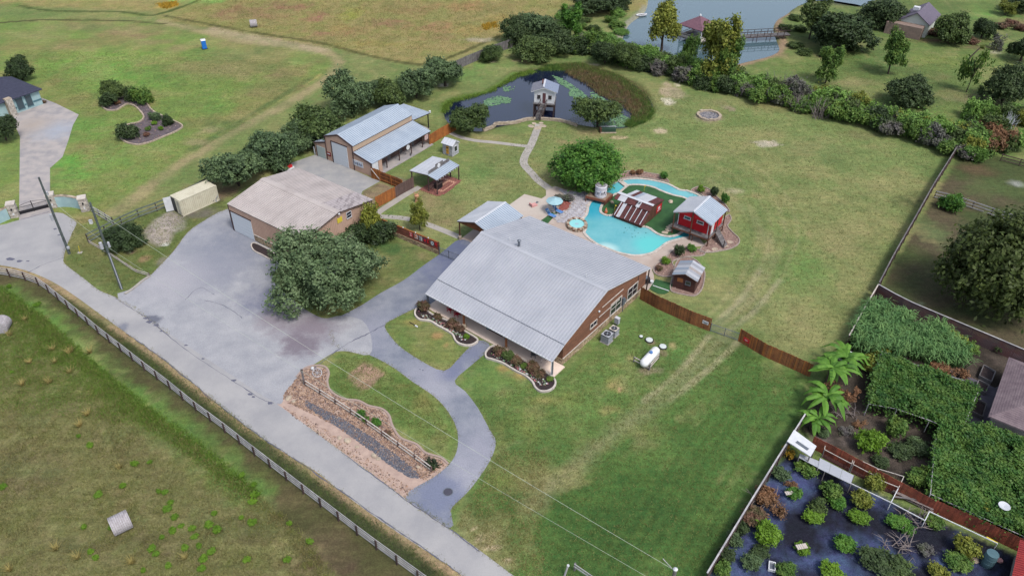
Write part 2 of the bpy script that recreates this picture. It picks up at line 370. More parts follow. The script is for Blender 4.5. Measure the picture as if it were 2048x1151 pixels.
def blob(px, py, rx, ry, c, amt=1.0, soft=.5, ang=0, nz=1.4):
    p = G(px, py); s_ = mpp(p); rx *= s_; ry *= s_ * math.hypot(H, p.y) / H * 1.0
    d = Pn - np.array([p.x, p.y]); a = math.radians(ang); ca, sa = math.cos(a), math.sin(a)
    u = (d[:, 0] * ca + d[:, 1] * sa) / rx; v = (-d[:, 0] * sa + d[:, 1] * ca) / ry
    r = np.sqrt(u * u + v * v) + (n2[IDX] - .5) * nz + (n4[IDX] - .5) * nz * .6
    blend(np.clip((1 - r) / soft, 0, 1) * amt, c)
def track(px, w_, c, amt=.8, soft=.5, nz=.6):
    d = dist_line(Pn, [tuple(p[:2]) for p in smooth(GP(px), 5, False)]) / w_ + (n2[IDX] - .5) * nz + (n4[IDX] - .5) * nz
    blend(np.clip((1 - d) / soft, 0, 1) * amt, c)
# lawns and fields
blend(np.clip((n1[IDX] - .45) * 5, 0, 1) * .6, S(140, 136, 88)); blend(np.clip((n2[IDX] - .55) * 5, 0, 1) * .3, S(96, 128, 62))
n5 = fbm(P2, 4.5, 77, 5)
# top meadow
region([(-500, -200), (2300, -200), (1500, -60), (1290, 20), (1170, 30), (1060, 40), (1010, 75), (900, 120), (850, 128), (800, 126), (740, 112), (680, 95), (600, 92), (500, 66), (320, 40), (310, 22), (60, 12), (-500, -10)],
       S(156, 140, 88), 2, 1, S(128, 134, 66), n5)
for a in [(470, 25, 60, 22, (150, 104, 82)), (630, 35, 35, 14, (158, 90, 88)), (640, 66, 30, 8, (160, 88, 92)), (770, 45, 50, 12, (146, 92, 82)), (870, 55, 60, 14, (160, 112, 84)), (560, 10, 50, 12, (142, 104, 84)), (930, 12, 80, 12, (168, 120, 80)),
          (700, 30, 30, 14, (150, 158, 50)), (690, 58, 40, 10, (158, 150, 60)), (900, 95, 90, 12, (160, 138, 90)), (600, 78, 80, 6, (150, 128, 90)), (1000, 40, 40, 14, (186, 150, 74))]:
    blob(*a[:4], S(*a[4]), .75, .9)
blob(335, 11, 22, 7, S(215, 165, 50), .75, .6, 0, .9); blob(975, 52, 12, 6, S(205, 175, 60), .7, .7, 0, 1.0); blob(400, 4, 60, 6, S(100, 165, 60), .8)
# neighbour's ground, left
region([(-400, 20), (320, 45), (500, 80), (660, 110), (672, 130), (660, 150), (440, 270), (330, 350), (180, 440), (100, 600), (-400, 600)], S(112, 140, 58), 3, 1, S(132, 132, 76), n1)
for a in [(200, 110, 220, 22, (112, 158, 48)), (230, 150, 130, 28, (102, 158, 46)), (130, 270, 90, 60, (100, 150, 52)), (270, 300, 120, 50, (108, 150, 60)), (160, 340, 60, 60, (92, 158, 44)), (20, 310, 30, 40, (110, 134, 66)),
          (430, 215, 50, 26, (104, 152, 54)), (590, 125, 30, 10, (108, 148, 64)), (480, 110, 120, 22, (122, 132, 80)), (300, 60, 110, 20, (134, 126, 84)), (180, 55, 160, 12, (134, 130, 88)), (60, 70, 100, 12, (140, 132, 92)),
          (450, 140, 130, 22, (128, 128, 82)), (300, 84, 60, 9, (136, 124, 88)), (60, 40, 60, 8, (138, 134, 90)), (250, 30, 140, 6, (126, 142, 66)), (520, 180, 60, 16, (138, 126, 88)), (30, 10, 22, 10, (98, 134, 50))]:
    blob(*a[:4], S(*a[4]), .75, 1.0, 0, 1.0)
track([(320, 42), (400, 62), (500, 85), (600, 92), (660, 108), (676, 128), (650, 160), (560, 215), (470, 262), (360, 330), (230, 425)], 1.9, S(158, 144, 108), .85, .7)
track([(430, 60), (520, 78), (640, 100)], 2.8, S(172, 154, 128), .85, .7); track([(640, 150), (560, 200), (440, 270)], .5, S(168, 162, 92), .9, .4, .3)
track([(622, 158), (540, 208), (440, 268), (380, 300)], 1.1, S(86, 108, 58), .7)
track([(0, 46), (90, 40), (230, 41), (330, 48)], .6, S(78, 80, 46), .95); track([(40, 12), (110, 22), (240, 24), (310, 30), (390, 4)], .8, S(72, 90, 38), .95)
track([(330, 32), (500, 64), (640, 86), (740, 112), (830, 128), (880, 122), (1000, 72)], .8, S(84, 86, 46), .9)
for a in [(420, 260, 30, 12, (160, 148, 112)), (410, 375, 60, 16, (146, 128, 96)), (330, 420, 60, 14, (140, 128, 98)), (395, 285, 30, 9, (150, 142, 104)), (445, 245, 45, 9, (86, 110, 60)), (300, 205, 12, 6, (150, 150, 90)), (255, 232, 24, 7, (136, 132, 84))]:
    blob(*a[:4], S(*a[4]), .8, .8)
for a in [(120, 95, 60, 10, (146, 128, 92)), (250, 70, 90, 9, (148, 124, 92)), (360, 95, 50, 10, (140, 122, 88)), (560, 150, 50, 14, (140, 122, 88)), (600, 170, 30, 12, (132, 120, 80)), (180, 130, 160, 12, (98, 156, 40)), (280, 165, 90, 16, (96, 152, 40)), (120, 330, 40, 40, (88, 156, 38)), (200, 250, 60, 20, (92, 146, 44)),
          (700, 60, 60, 14, (150, 112, 78)), (520, 30, 80, 14, (150, 116, 84)), (820, 20, 70, 12, (150, 120, 80)), (950, 60, 60, 12, (170, 140, 70)), (600, 15, 40, 10, (156, 96, 86)), (740, 88, 90, 9, (156, 140, 70)), (880, 75, 50, 9, (144, 104, 76))]:
    blob(*a[:4], S(*a[4]), .75, .9, 0, 1.2)
# ranch lawn, pool side
region([(745, 440), (1000, 300), (1180, 250), (1320, 180), (1500, 200), (1890, 290), (1750, 600), (1600, 740), (1420, 650), (1280, 590), (900, 500)], S(118, 138, 76), 3, .9, S(134, 140, 86), n1)
for a in [(1000, 330, 60, 40, (124, 132, 80)), (960, 350, 50, 26, (98, 140, 66)), (900, 410, 40, 20, (150, 132, 92)), (880, 440, 40, 16, (104, 110, 66)), (1010, 370, 60, 20, (134, 124, 80)), (1060, 320, 26, 20, (134, 134, 82)),
          (1240, 190, 60, 14, (112, 150, 62)), (1150, 118, 70, 9, (92, 128, 60)), (1260, 310, 90, 24, (110, 144, 72)), (1350, 300, 80, 20, (128, 138, 80)), (1450, 260, 120, 20, (118, 138, 76)), (1560, 420, 90, 50, (124, 138, 80)), (1640, 300, 120, 40, (112, 128, 76)),
          (1400, 530, 20, 20, (100, 140, 62)), (1620, 540, 70, 40, (100, 144, 62)), (1500, 600, 70, 26, (148, 146, 106)), (1680, 480, 70, 36, (146, 142, 96)), (1720, 400, 60, 40, (112, 128, 72)), (1540, 480, 60, 30, (140, 142, 92)),
          (1460, 640, 60, 20, (118, 138, 78)), (1660, 620, 60, 34, (142, 142, 88)), (1120, 300, 70, 30, (120, 138, 76)), (1180, 265, 40, 8, (148, 130, 98)), (1300, 290, 40, 8, (158, 140, 104)), (1470, 382, 24, 7, (196, 180, 160)),
          (1510, 392, 40, 8, (156, 138, 98)), (1620, 470, 16, 14, (158, 138, 104)), (1050, 270, 60, 10, (138, 138, 84)), (980, 275, 50, 8, (160, 146, 100)), (1140, 285, 40, 10, (160, 134, 104)), (930, 150, 60, 16, (104, 150, 64)), (980, 130, 40, 14, (98, 150, 60)),
          (1300, 235, 30, 12, (118, 142, 70)), (1440, 205, 30, 8, (130, 128, 90)), (1450, 215, 14, 6, (154, 138, 118)), (1380, 170, 50, 8, (120, 140, 72)), (1740, 270, 80, 12, (122, 112, 82)), (1560, 215, 90, 12, (140, 126, 84))]:
    blob(*a[:4], S(*a[4]), .7, 1.0, 0, 1.1)
for a in [(1345, 185, 28, 20, (176, 158, 138)), (1338, 202, 16, 8, (226, 216, 206)), (1355, 170, 10, 5, (206, 196, 178)), (1535, 287, 30, 8, (206, 192, 186)), (1322, 262, 18, 5, (196, 178, 156)), (1420, 235, 34, 12, (150, 142, 120)), (1185, 129, 18, 2.6, (206, 194, 170)),
          (1240, 275, 22, 4, (190, 168, 140)), (1060, 122, 40, 4, (150, 132, 104)), (890, 170, 12, 3, (208, 200, 190)), (985, 124, 9, 2, (205, 190, 160)), (960, 80, 40, 5, (170, 160, 140)), (1462, 218, 12, 5, (160, 140, 126))]:
    blob(*a[:4], S(*a[4]), .9, .35, 0, .9)
track([(1420, 660), (1470, 620), (1520, 560), (1540, 500), (1500, 430), (1420, 360)], 1.6, S(156, 150, 112), .5, .9)
track([(1446, 668), (1500, 630), (1560, 560)], .6, S(160, 156, 128), .7, .7); track([(1418, 662), (1480, 600), (1520, 540)], .6, S(160, 156, 128), .6, .7)
for k in range(9):
    o = (k - 4) * 13; track([(1425 + o * .9, 655), (1490 + o, 600 + o * .1), (1540 + o, 520), (1556 + o, 450), (1520 + o * .9, 380 - o * .3), (1450 + o * .5, 330 - o * .5), (1370, 305 - o * .6)], .28, S(156, 150, 112) if k % 2 else S(92, 116, 60), .36, .8, .9)
# front lawns
region([(1135, 740), (1280, 600), (1420, 660), (1530, 715), (1625, 760), (1590, 850), (1400, 1170), (1000, 1180), (905, 1060), (905, 1020), (985, 925), (985, 860), (930, 780), (910, 760), (980, 694), (1050, 740)],
       S(96, 130, 58), 1, .9, S(88, 118, 52), n1)
region([(1560, 730), (1625, 765), (1590, 850), (1400, 1170), (1100, 1180), (1010, 1000), (1200, 900), (1400, 760), (1480, 690)], S(68, 110, 42), 12, .95, S(56, 94, 38), n1)
for a in [(970, 1080, 60, 60, (168, 152, 116)), (930, 1040, 24, 40, (154, 148, 108)), (1010, 1130, 50, 20, (176, 160, 128)), (1100, 950, 110, 40, (140, 138, 88)), (1080, 970, 100, 22, (132, 132, 84)), (1230, 770, 30, 18, (186, 158, 104)), (1220, 820, 30, 14, (176, 156, 104)),
          (1150, 790, 50, 24, (132, 142, 66)), (1040, 750, 34, 14, (196, 146, 84)), (1010, 735, 20, 9, (186, 140, 80)), (1090, 800, 30, 10, (152, 146, 76)), (1230, 730, 20, 8, (150, 144, 84)), (1260, 715, 14, 10, (170, 148, 106)), (1350, 700, 40, 30, (88, 138, 58)),
          (1300, 640, 50, 20, (84, 128, 56)), (1380, 640, 50, 14, (108, 126, 66)), (1330, 900, 120, 50, (84, 118, 52)), (1050, 850, 40, 50, (120, 134, 66)), (1000, 880, 20, 40, (132, 136, 74)), (1180, 690, 40, 20, (92, 124, 54)), (1280, 860, 70, 26, (118, 132, 70)), (1000, 960, 40, 20, (116, 134, 60))]:
    blob(*a[:4], S(*a[4]), .7, .9, 0, 1.1)
for a in [(960, 1075, 12, 10, (206, 184, 158)), (985, 1095, 22, 6, (214, 192, 168)), (1015, 1118, 14, 5, (210, 190, 164)), (1240, 778, 10, 8, (200, 166, 118)), (950, 1055, 8, 6, (206, 186, 160)), (1325, 705, 12, 8, (150, 120, 112)), (1305, 685, 14, 7, (156, 128, 116)), (1345, 690, 8, 8, (190, 170, 120)), (1300, 740, 34, 10, (150, 134, 118))]:
    blob(*a[:4], S(*a[4]), .85, .4, 0, 1.0)
track([(1450, 670), (1400, 720), (1330, 790), (1250, 850), (1150, 930), (1060, 1010)], 1.7, S(146, 142, 108), .6, .9)
track([(1418, 672), (1360, 740), (1290, 800)], .5, S(176, 166, 136), .6, .7); track([(1478, 682), (1420, 735), (1340, 800)], .5, S(176, 166, 136), .6, .7)
for k in range(13):
    o = k * 15; track([(1612 - o, 775 + k * 3), (1560 - o, 860), (1490 - o * 1.05, 975), (1380 - o * 1.1, 1165)], .42, S(52, 88, 36) if k % 2 else S(84, 122, 52), .3, .9, .8)
# lawn panels between the drives
region([(771, 648), (826, 618), (850, 640), (955, 680), (888, 741), (797, 690)], S(118, 132, 66), .5, .9, S(96, 122, 56), n2)
for a in [(830, 645, 26, 12, (150, 138, 78)), (875, 670, 14, 7, (186, 138, 84)), (893, 690, 8, 6, (176, 134, 84))]: blob(*a[:4], S(*a[4]), .7, .6)
region([(672, 703), (740, 710), (826, 763), (891, 815), (915, 871), (895, 929), (830, 885), (780, 835), (700, 800), (655, 780), (655, 740)], S(104, 130, 58), .5, .9, S(90, 120, 50), n2)
blob(850, 800, 30, 26, S(150, 138, 80), .7, .9); blob(800, 770, 40, 8, S(136, 134, 80), .6, .9)
region([(694, 750), (727, 725), (742, 732), (765, 748), (740, 775), (722, 778), (696, 758)], S(176, 142, 126), .3, 1, S(158, 126, 112), n4, .7)
region([(740, 460), (875, 512), (760, 588), (690, 632), (630, 634), (560, 560)], S(104, 116, 62), .6, .9, S(80, 112, 54), n1)
for a in [(845, 510, 34, 14, (158, 138, 106)), (690, 612, 60, 14, (136, 126, 66)), (655, 622, 24, 9, (146, 128, 64)), (790, 500, 44, 20, (62, 104, 52)), (800, 560, 40, 10, (132, 128, 84))]: blob(*a[:4], S(*a[4]), .75, .8)
region([(725, 384), (750, 370), (762, 364), (806, 382), (790, 395), (755, 415), (728, 398)], S(134, 112, 98), .4, .95, S(112, 100, 82), n2)
region([(790, 352), (822, 362), (826, 374), (800, 372), (775, 362)], S(126, 108, 108), .5, .8)
region([(838, 375), (905, 390), (930, 420), (900, 450), (850, 440)], S(136, 128, 88), 2, .5, S(150, 128, 96), n5)
# verge with the poles
region([(112, 425), (150, 437), (160, 450), (200, 470), (330, 415), (430, 370), (455, 415), (400, 446), (372, 468), (350, 497), (311, 541), (262, 578), (230, 592), (166, 556), (130, 528), (130, 510), (145, 462)],
       S(112, 116, 66), .6, .95, S(92, 112, 52), n1)
region([(286, 462), (310, 440), (340, 425), (368, 435), (370, 455), (345, 465), (338, 488), (318, 492), (292, 478)], S(166, 156, 158), .8, 1, S(146, 134, 134), n2, 1.2)
for a in [(331, 489, 10, 4, (225, 230, 238)), (290, 517, 14, 9, (150, 122, 90)), (262, 504, 12, 5, (140, 112, 104)), (140, 475, 6, 18, (176, 168, 140)), (170, 440, 30, 8, (142, 128, 84)), (430, 395, 26, 12, (128, 108, 100)), (400, 425, 50, 14, (112, 104, 108)), (450, 385, 30, 12, (118, 96, 82)), (325, 522, 16, 12, (120, 118, 122))]:
    blob(*a[:4], S(*a[4]), .85, .5, 0, .8)
# roadside and near field
region([(-200, 520), (0, 532), (104, 563), (250, 664), (500, 858), (683, 983), (918, 1146), (1000, 1230), (700, 1300), (-200, 1250)], S(92, 86, 58), .5, 1, S(84, 84, 52), n2)
track([(0, 534), (104, 566), (250, 668), (350, 742), (500, 864), (631, 948), (761, 1047), (918, 1152)], .75, S(168, 142, 112), .9, .5, .8)
track([(250, 690), (340, 764), (430, 832), (531, 905), (640, 985), (760, 1072), (860, 1150)], 1.0, S(70, 80, 56), .8, .6)
region([(-200, 600), (0, 580), (70, 612), (120, 660), (200, 735), (300, 812), (380, 870), (440, 930), (520, 985), (600, 1060), (640, 1100), (680, 1250), (-200, 1250)], S(128, 122, 82), .7, 1, S(106, 114, 64), n5, 2)
track([(10, 590), (90, 650), (180, 732), (280, 812), (360, 868), (430, 935), (500, 985)], 2.8, S(92, 136, 44), .9, .9, .9)
for a in [(60, 700, 100, 70, (92, 132, 48)), (120, 780, 80, 50, (98, 122, 52)), (30, 620, 40, 30, (98, 136, 48)), (200, 790, 60, 40, (112, 122, 58)), (60, 950, 130, 60, (112, 100, 80)), (250, 900, 80, 30, (116, 108, 76)), (330, 960, 90, 30, (96, 98, 62)), (500, 1060, 70, 40, (92, 84, 66)),
          (640, 1090, 60, 40, (98, 84, 66)), (560, 1010, 50, 14, (104, 94, 66)), (300, 1080, 90, 30, (96, 90, 66)), (440, 900, 50, 16, (104, 120, 52)), (620, 1130, 60, 30, (104, 86, 70)), (700, 1130, 40, 20, (88, 72, 60)), (150, 1090, 80, 30, (86, 84, 62)), (380, 1100, 60, 20, (100, 90, 70))]:
    blob(*a[:4], S(*a[4]), .7, 1.0, 0, 1.2)
# right-hand neighbours
region([(1500, 100), (1560, 60), (1640, 20), (1760, -10), (2400, -60), (2500, 420), (1915, 300), (1800, 250), (1650, 215), (1560, 180), (1480, 150)], S(104, 128, 62), 2, 1, S(92, 114, 58), n1)
for a in [(1760, 120, 80, 16, (82, 122, 56)), (1860, 120, 80, 20, (124, 140, 64)), (1930, 70, 50, 16, (88, 140, 58)), (1980, 30, 60, 12, (92, 150, 52)), (1740, 50, 40, 8, (150, 118, 84)), (1900, 82, 120, 5, (112, 72, 66)), (1960, 95, 40, 6, (124, 92, 84)), (1710, 165, 60, 10, (142, 134, 96)), (1950, 200, 70, 14, (142, 130, 104)),
          (1980, 215, 40, 8, (158, 138, 118)), (1990, 105, 16, 4, (196, 190, 180)), (2030, 48, 40, 10, (120, 74, 76)), (1600, 100, 40, 16, (110, 138, 66)), (1560, 110, 30, 9, (146, 126, 98)), (1571, 85, 9, 20, (160, 134, 112)), (1640, 112, 24, 8, (130, 104, 90))]:
    blob(*a[:4], S(*a[4]), .75, .8, 0, 1.0)
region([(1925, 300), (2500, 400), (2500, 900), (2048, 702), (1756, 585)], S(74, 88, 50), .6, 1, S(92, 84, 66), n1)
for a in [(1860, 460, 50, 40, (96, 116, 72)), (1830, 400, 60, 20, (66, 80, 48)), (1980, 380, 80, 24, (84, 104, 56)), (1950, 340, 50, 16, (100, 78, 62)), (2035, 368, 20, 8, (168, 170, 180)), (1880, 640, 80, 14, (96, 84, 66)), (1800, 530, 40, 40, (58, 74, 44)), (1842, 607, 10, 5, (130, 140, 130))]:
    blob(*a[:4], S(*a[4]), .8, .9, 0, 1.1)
region([(1752, 588), (2500, 890), (2500, 1300), (2048, 1090), (1600, 860), (1600, 840), (1690, 690)], S(88, 78, 76), .5, 1, S(62, 56, 54), n2)
blob(1640, 880, 60, 20, S(120, 108, 112), .8, .8)
track([(1690, 690), (1650, 755), (1590, 855), (1500, 1000), (1410, 1160)], 1.2, S(66, 98, 42), .5, 1.0)
region(GARDEN, S(32, 35, 54), .4, 1, S(58, 78, 136), n5)
m_ = np.clip((n5[IDX] - .53) * 7, 0, 1) * .3; dl = (C[IDX].mean(1) > .055) & ~inside(Pn, [tuple(p[:2]) for p in GP(GARDEN)]) & ~inside(Pn, [tuple(p[:2]) for p in GP([(1752, 588), (2500, 890), (2500, 1300), (2048, 1090), (1600, 860), (1600, 840), (1690, 690)])]); blend(m_ * dl, S(160, 148, 104)); blend(np.clip((.46 - n5[IDX]) * 7, 0, 1) * .35 * dl, S(84, 116, 56)); blend(np.clip((n4[IDX] - .6) * 6, 0, 1) * .2 * dl, S(168, 156, 112))
# dark shore mud and bed of the ponds; sand under the gravel bed
region(POND, S(58, 62, 44), 1.5, 1); track(POND[:14], 1.4, S(92, 98, 52), .8, .6); track(POND[:7], 1.0, S(96, 132, 50), .8, .6)
region(LAKE, S(70, 76, 62), 1.5, 1); track([(1235, 80), (1256, 50), (1290, 20), (1330, -15)], 1.4, S(150, 150, 140), .9, .4); track([(1575, 28), (1556, 40), (1565, 90), (1540, 112), (1450, 138)], 1.2, S(160, 132, 112), .9, .6)
# height: flat ranch land, hollows at the ponds, gentle swells in the fields
Z = np.zeros(len(P2)); Zn = np.zeros(len(IDX))
for poly in (POND, LAKE):
    d = sdist(Pn, [tuple(p[:2]) for p in smooth(GP(poly), 4)]); Zn = np.minimum(Zn, np.clip(-.12 + d * .28, -1.3, 0))
fld = [tuple(p[:2]) for p in GP([(-200, 610), (0, 590), (120, 668), (300, 820), (520, 995), (640, 1110), (700, 1250), (-200, 1250)])]
Zn += np.clip(-sdist(Pn, fld) / 2, 0, 1) * (.10 + .16 * (n2[IDX] - .4) + .12 * (n4[IDX] - .5))
Z[IDX] = Zn; far_ = ~near; Z[far_] = -.05
ny, nx = XX.shape
me = bpy.data.meshes.new('ground'); me.vertices.add(len(P2)); me.vertices.foreach_set('co', np.column_stack([P2, Z]).astype(np.float32).ravel())
ii = (np.arange(ny - 1)[:, None] * nx + np.arange(nx - 1)[None]).ravel(); fq = np.stack([ii, ii + 1, ii + nx + 1, ii + nx], 1).astype(np.int32)
me.loops.add(fq.size); me.loops.foreach_set('vertex_index', fq.ravel()); me.polygons.add(len(fq))
me.polygons.foreach_set('loop_start', np.arange(0, fq.size, 4, dtype=np.int32)); me.polygons.foreach_set('loop_total', np.full(len(fq), 4, dtype=np.int32))
me.polygons.foreach_set('use_smooth', [True] * len(fq)); me.update(calc_edges=True)
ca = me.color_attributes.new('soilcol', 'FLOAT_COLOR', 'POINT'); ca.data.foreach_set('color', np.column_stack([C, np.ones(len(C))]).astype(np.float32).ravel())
m, n, b = nodes('grass_and_soil'); at = n.nodes.new('ShaderNodeAttribute'); at.attribute_name = 'soilcol'; p = pos(n)
c = at.outputs['Color']
hs = n.nodes.new('ShaderNodeHueSaturation'); n.links.new(c, hs.inputs['Color']); hs.inputs['Saturation'].default_value = .84; hs.inputs['Value'].default_value = .97
mr = n.nodes.new('ShaderNodeMapRange'); n.links.new(noise(n, p, .8, 6, .75), mr.inputs[0]); mr.inputs[1].default_value = .3; mr.inputs[2].default_value = .7; mr.inputs[3].default_value = .475; mr.inputs[4].default_value = .525
n.links.new(mr.outputs[0], hs.inputs['Hue'])
c = hs.outputs[0]
mp = n.nodes.new('ShaderNodeMapping'); n.links.new(p, mp.inputs[0]); mp.inputs['Rotation'].default_value = (0, 0, -.72); mp.inputs['Scale'].default_value = (.18, 1.6, 1)
c = mix(n, 1.0, c, ramp(n, noise(n, mp.outputs[0], 1.2, 5, .65), .3, .7, (.86, .86, .86, 1), (1.14, 1.14, 1.1, 1)), 'MULTIPLY')
for sc_, am in ((.35, .14), (1.7, .24), (5.5, .32), (16, .3)):
    g = ramp(n, noise(n, p, sc_, 4, .7), .28, .72, (1 - am,) * 3 + (1,), (1 + am, 1 + am, 1 + am * .8, 1)); c = mix(n, 1.0, c, g, 'MULTIPLY')
n.links.new(c, b.inputs['Base Color']); b.inputs['Roughness'].default_value = .95; b.inputs['Specular IOR Level'].default_value = .1
bump(n, b, noise(n, p, 7, 6, .8), .55, .12); me.materials.append(m); MT['ground'] = m
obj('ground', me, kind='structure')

# ------------------------------------------------------------------ water
def water(name, px, z, base, rough=.06, clos=0):
    m, n, b = nodes(name); p = pos(n); b.inputs['Base Color'].default_value = base; b.inputs['Roughness'].default_value = rough; b.inputs['IOR'].default_value = 1.5
    b.inputs['Specular IOR Level'].default_value = 1.0
    bump(n, b, noise(n, p, 1.6, 4, .6), .05, .05); return sheet(name, px, m, z, n=4)
grow = lambda px, k: [((a - sum(q[0] for q in px) / len(px)) * k + sum(q[0] for q in px) / len(px), (b_ - sum(q[1] for q in px) / len(px)) * k + sum(q[1] for q in px) / len(px)) for a, b_ in px]
water('pond_water', grow(POND, 1.03), -.16, S(24, 32, 56))
water('lake_water', grow(LAKE, 1.05), -.16, S(84, 108, 118))

# ------------------------------------------------------------------ paved surfaces
P_ = lambda a, b_: (lambda q: (q.x, q.y))(G(a, b_))
dk = S(112, 118, 140); dk2 = S(124, 130, 150)
MT['road'] = mat('road_chip_seal', S(172, 172, 174), S(154, 155, 160), sc=.22, grain=.2, gsc=30, bmp=.15, spots=[(*P_(245, 655), .8, S(120, 124, 138), .4)])
MT['lot'] = mat('worn_lot_asphalt', S(170, 172, 178), S(150, 153, 162), sc=.43, lo=.34, hi=.68, grain=.2, gsc=7, bmp=.15,
                spots=[(*P_(470, 490), 7, S(126, 132, 148), .9), (*P_(530, 600), 3, S(120, 124, 144), .6), (*P_(620, 655), 3.4, S(130, 120, 132), .7), (*P_(600, 690), 2.2, S(120, 112, 124), .5), (*P_(420, 545), 4, S(138, 142, 156), .9), (*P_(345, 560), 4, S(168, 168, 176), .9), (*P_(300, 640), 1.2, S(96, 100, 116), .3), (*P_(545, 640), 2, S(138, 130, 140), .8)])
MT['drive'] = mat('dark_drive_asphalt', S(118, 125, 141), S(142, 147, 159), sc=.47, lo=.36, hi=.66, grain=.2, gsc=7, bmp=.15,
                  spots=[(*P_(725, 660), 4, S(146, 149, 164), .9), (*P_(930, 960), 2.4, S(162, 164, 176), .6), (*P_(880, 985), 2.6, S(116, 124, 150), .5), (*P_(875, 775), 2.6, S(158, 160, 172), .7), (*P_(900, 745), 1.6, S(112, 118, 146), .6), (*P_(960, 900), 3, S(152, 154, 168), .9),
                         (*P_(930, 700), 3, S(116, 122, 146), .7), (*P_(900, 540), 4, S(104, 112, 142), .7), (*P_(905, 490), 3, S(92, 102, 134), .5), (*P_(850, 745), 2.0, S(150, 152, 166), .8)])
sheet('road', ROAD, MT['road'], .016); sheet('parking_lot', LOT, MT['lot'], .012); sheet('driveway', DRIVE, MT['drive'], .008)
# tar lines: crack sealed along the old joint of the road
mb = MB()
for pts, w_ in (([(232, 596), (272, 622), (300, 640), (360, 690), (440, 745), (520, 795), (548, 806)], .09), ([(253, 666), (300, 699), (360, 745), (440, 812), (520, 872), (590, 918), (680, 980), (760, 1036), (850, 1098), (920, 1148)], .11), ([(683, 903), (760, 960), (811, 998), (900, 1058), (960, 1102)], .1),
                ([(410, 600), (450, 612), (485, 636)], .08), ([(370, 600), (400, 575), (430, 590)], .06), ([(56, 545), (85, 530), (128, 515)], .09), ([(40, 440), (75, 430), (103, 422)], .1), ([(620, 742), (690, 690), (740, 665), (771, 648)], .12)):
    q = smooth(GP(pts), 8, False); q = [p + Vector((R.uniform(-.06, .06), R.uniform(-.06, .06), 0)) for p in q]; ribbon(q, [w_ * R.uniform(.3, 1.4) for _ in q], .021, mb=mb)
for (a, b_, r) in ((300, 643, .5), (292, 636, .35), (313, 650, .4), (322, 662, .2), (905, 0, 0), (372, 690, .25), (406, 717, .22), (468, 760, .3), (500, 788, .35), (507, 793, .25), (110, 458, .3), (118, 470, .25), (20, 518, .6), (40, 522, .5), (55, 522, .3), (540, 806, .3), (840, 738, .12), (846, 740, .12)):
    if r:
        c_ = G(a, b_); k = 9; mb.raw([(c_.x + r * R.uniform(.5, 1.2) * math.cos(t * 6.283 / k), c_.y + r * .7 * R.uniform(.5, 1.2) * math.sin(t * 6.283 / k), .0245) for t in range(k)], [tuple(range(k))])
mb.build('asphalt_cracks', mat('tar_seal', S(98, 100, 118), grain=.2), kind='structure', fix=False)
# kerb strips of the lot
for nm, pts, w_ in (('kerb', [(250, 588), (268, 576), (285, 562), (300, 552)], .3),):
    ribbon(smooth(GP(pts), 4, False), w_, .14, h=.14).build(nm, MT['concrete'], kind='structure')
# concrete: neighbour's drive, barn yard, paths, pool deck
MT['oldconc'] = mat('stained_concrete', S(176, 170, 168), S(150, 148, 152), sc=.5, lo=.4, hi=.65, grain=.1, spots=[(*P_(115, 260), 3.5, S(160, 168, 182), .9), (*P_(65, 250), 3, S(170, 160, 152), .9)])
sheet('neighbor_driveway', [(40, 280), (40, 273), (23, 236), (-8, 232), (40, 222), (84, 196), (112, 207), (157.7, 229.4), (146, 250), (137, 280), (125, 314), (100, 336), (100, 389.5), (104, 425), (38, 442)], MT['oldconc'], .008, n=1)
sheet('barn_yard', [(640, 306), (668, 322), (745, 357), (761, 362), (750, 368), (725, 382), (722, 390), (600, 345), (570, 330)], mat('barn_yard_concrete', S(150, 152, 156), S(166, 166, 166), sc=.6, grain=.12, bmp=.1), .008, n=1)
def path(name, px, w_, z=.02): ribbon(smooth(GP(px), 5, False), w_, z, h=.06).build(name, MT['concrete'], kind='structure')
path('path', [(898, 264), (920, 274), (950, 281), (990, 285), (1030, 290), (1060, 293)], .95, .022)
path('path', [(1078, 248), (1072, 265), (1062, 290), (1050, 312), (1048, 328), (1062, 345), (1078, 362), (1100, 378)], 1.3, .018)
path('path', [(840, 374), (815, 387), (785, 406), (758, 424), (748, 437)], 1.1, .018)
path('path', [(752, 433), (785, 434), (817, 438), (850, 447), (880, 458), (919, 474)], 1.05, .014)
DECK = [(908, 486), (919, 479), (965, 445), (1022, 407), (1049, 388), (1083, 397), (1092, 391), (1092, 378), (1110, 372), (1128, 378), (1150, 383), (1195, 386), (1240, 360), (1340, 380), (1400, 440), (1395, 470), (1411, 492), (1371, 494), (1356, 498),
        (1339, 505.5), (1331, 515), (1310, 528.6), (1304, 540), (1307.7, 550), (1308, 565), (1296, 580), (1284, 585), (1200, 560), (1000, 520)]
sheet('pool_deck', DECK, mat('tan_pool_deck', S(190, 178, 170), S(176, 160, 150), sc=.5, lo=.35, hi=.65, grain=.12, spots=[(*P_(1060, 408), 5, S(198, 190, 182), .8), (*P_(940, 490), 4, S(196, 178, 166), .5)]), .006, n=1)
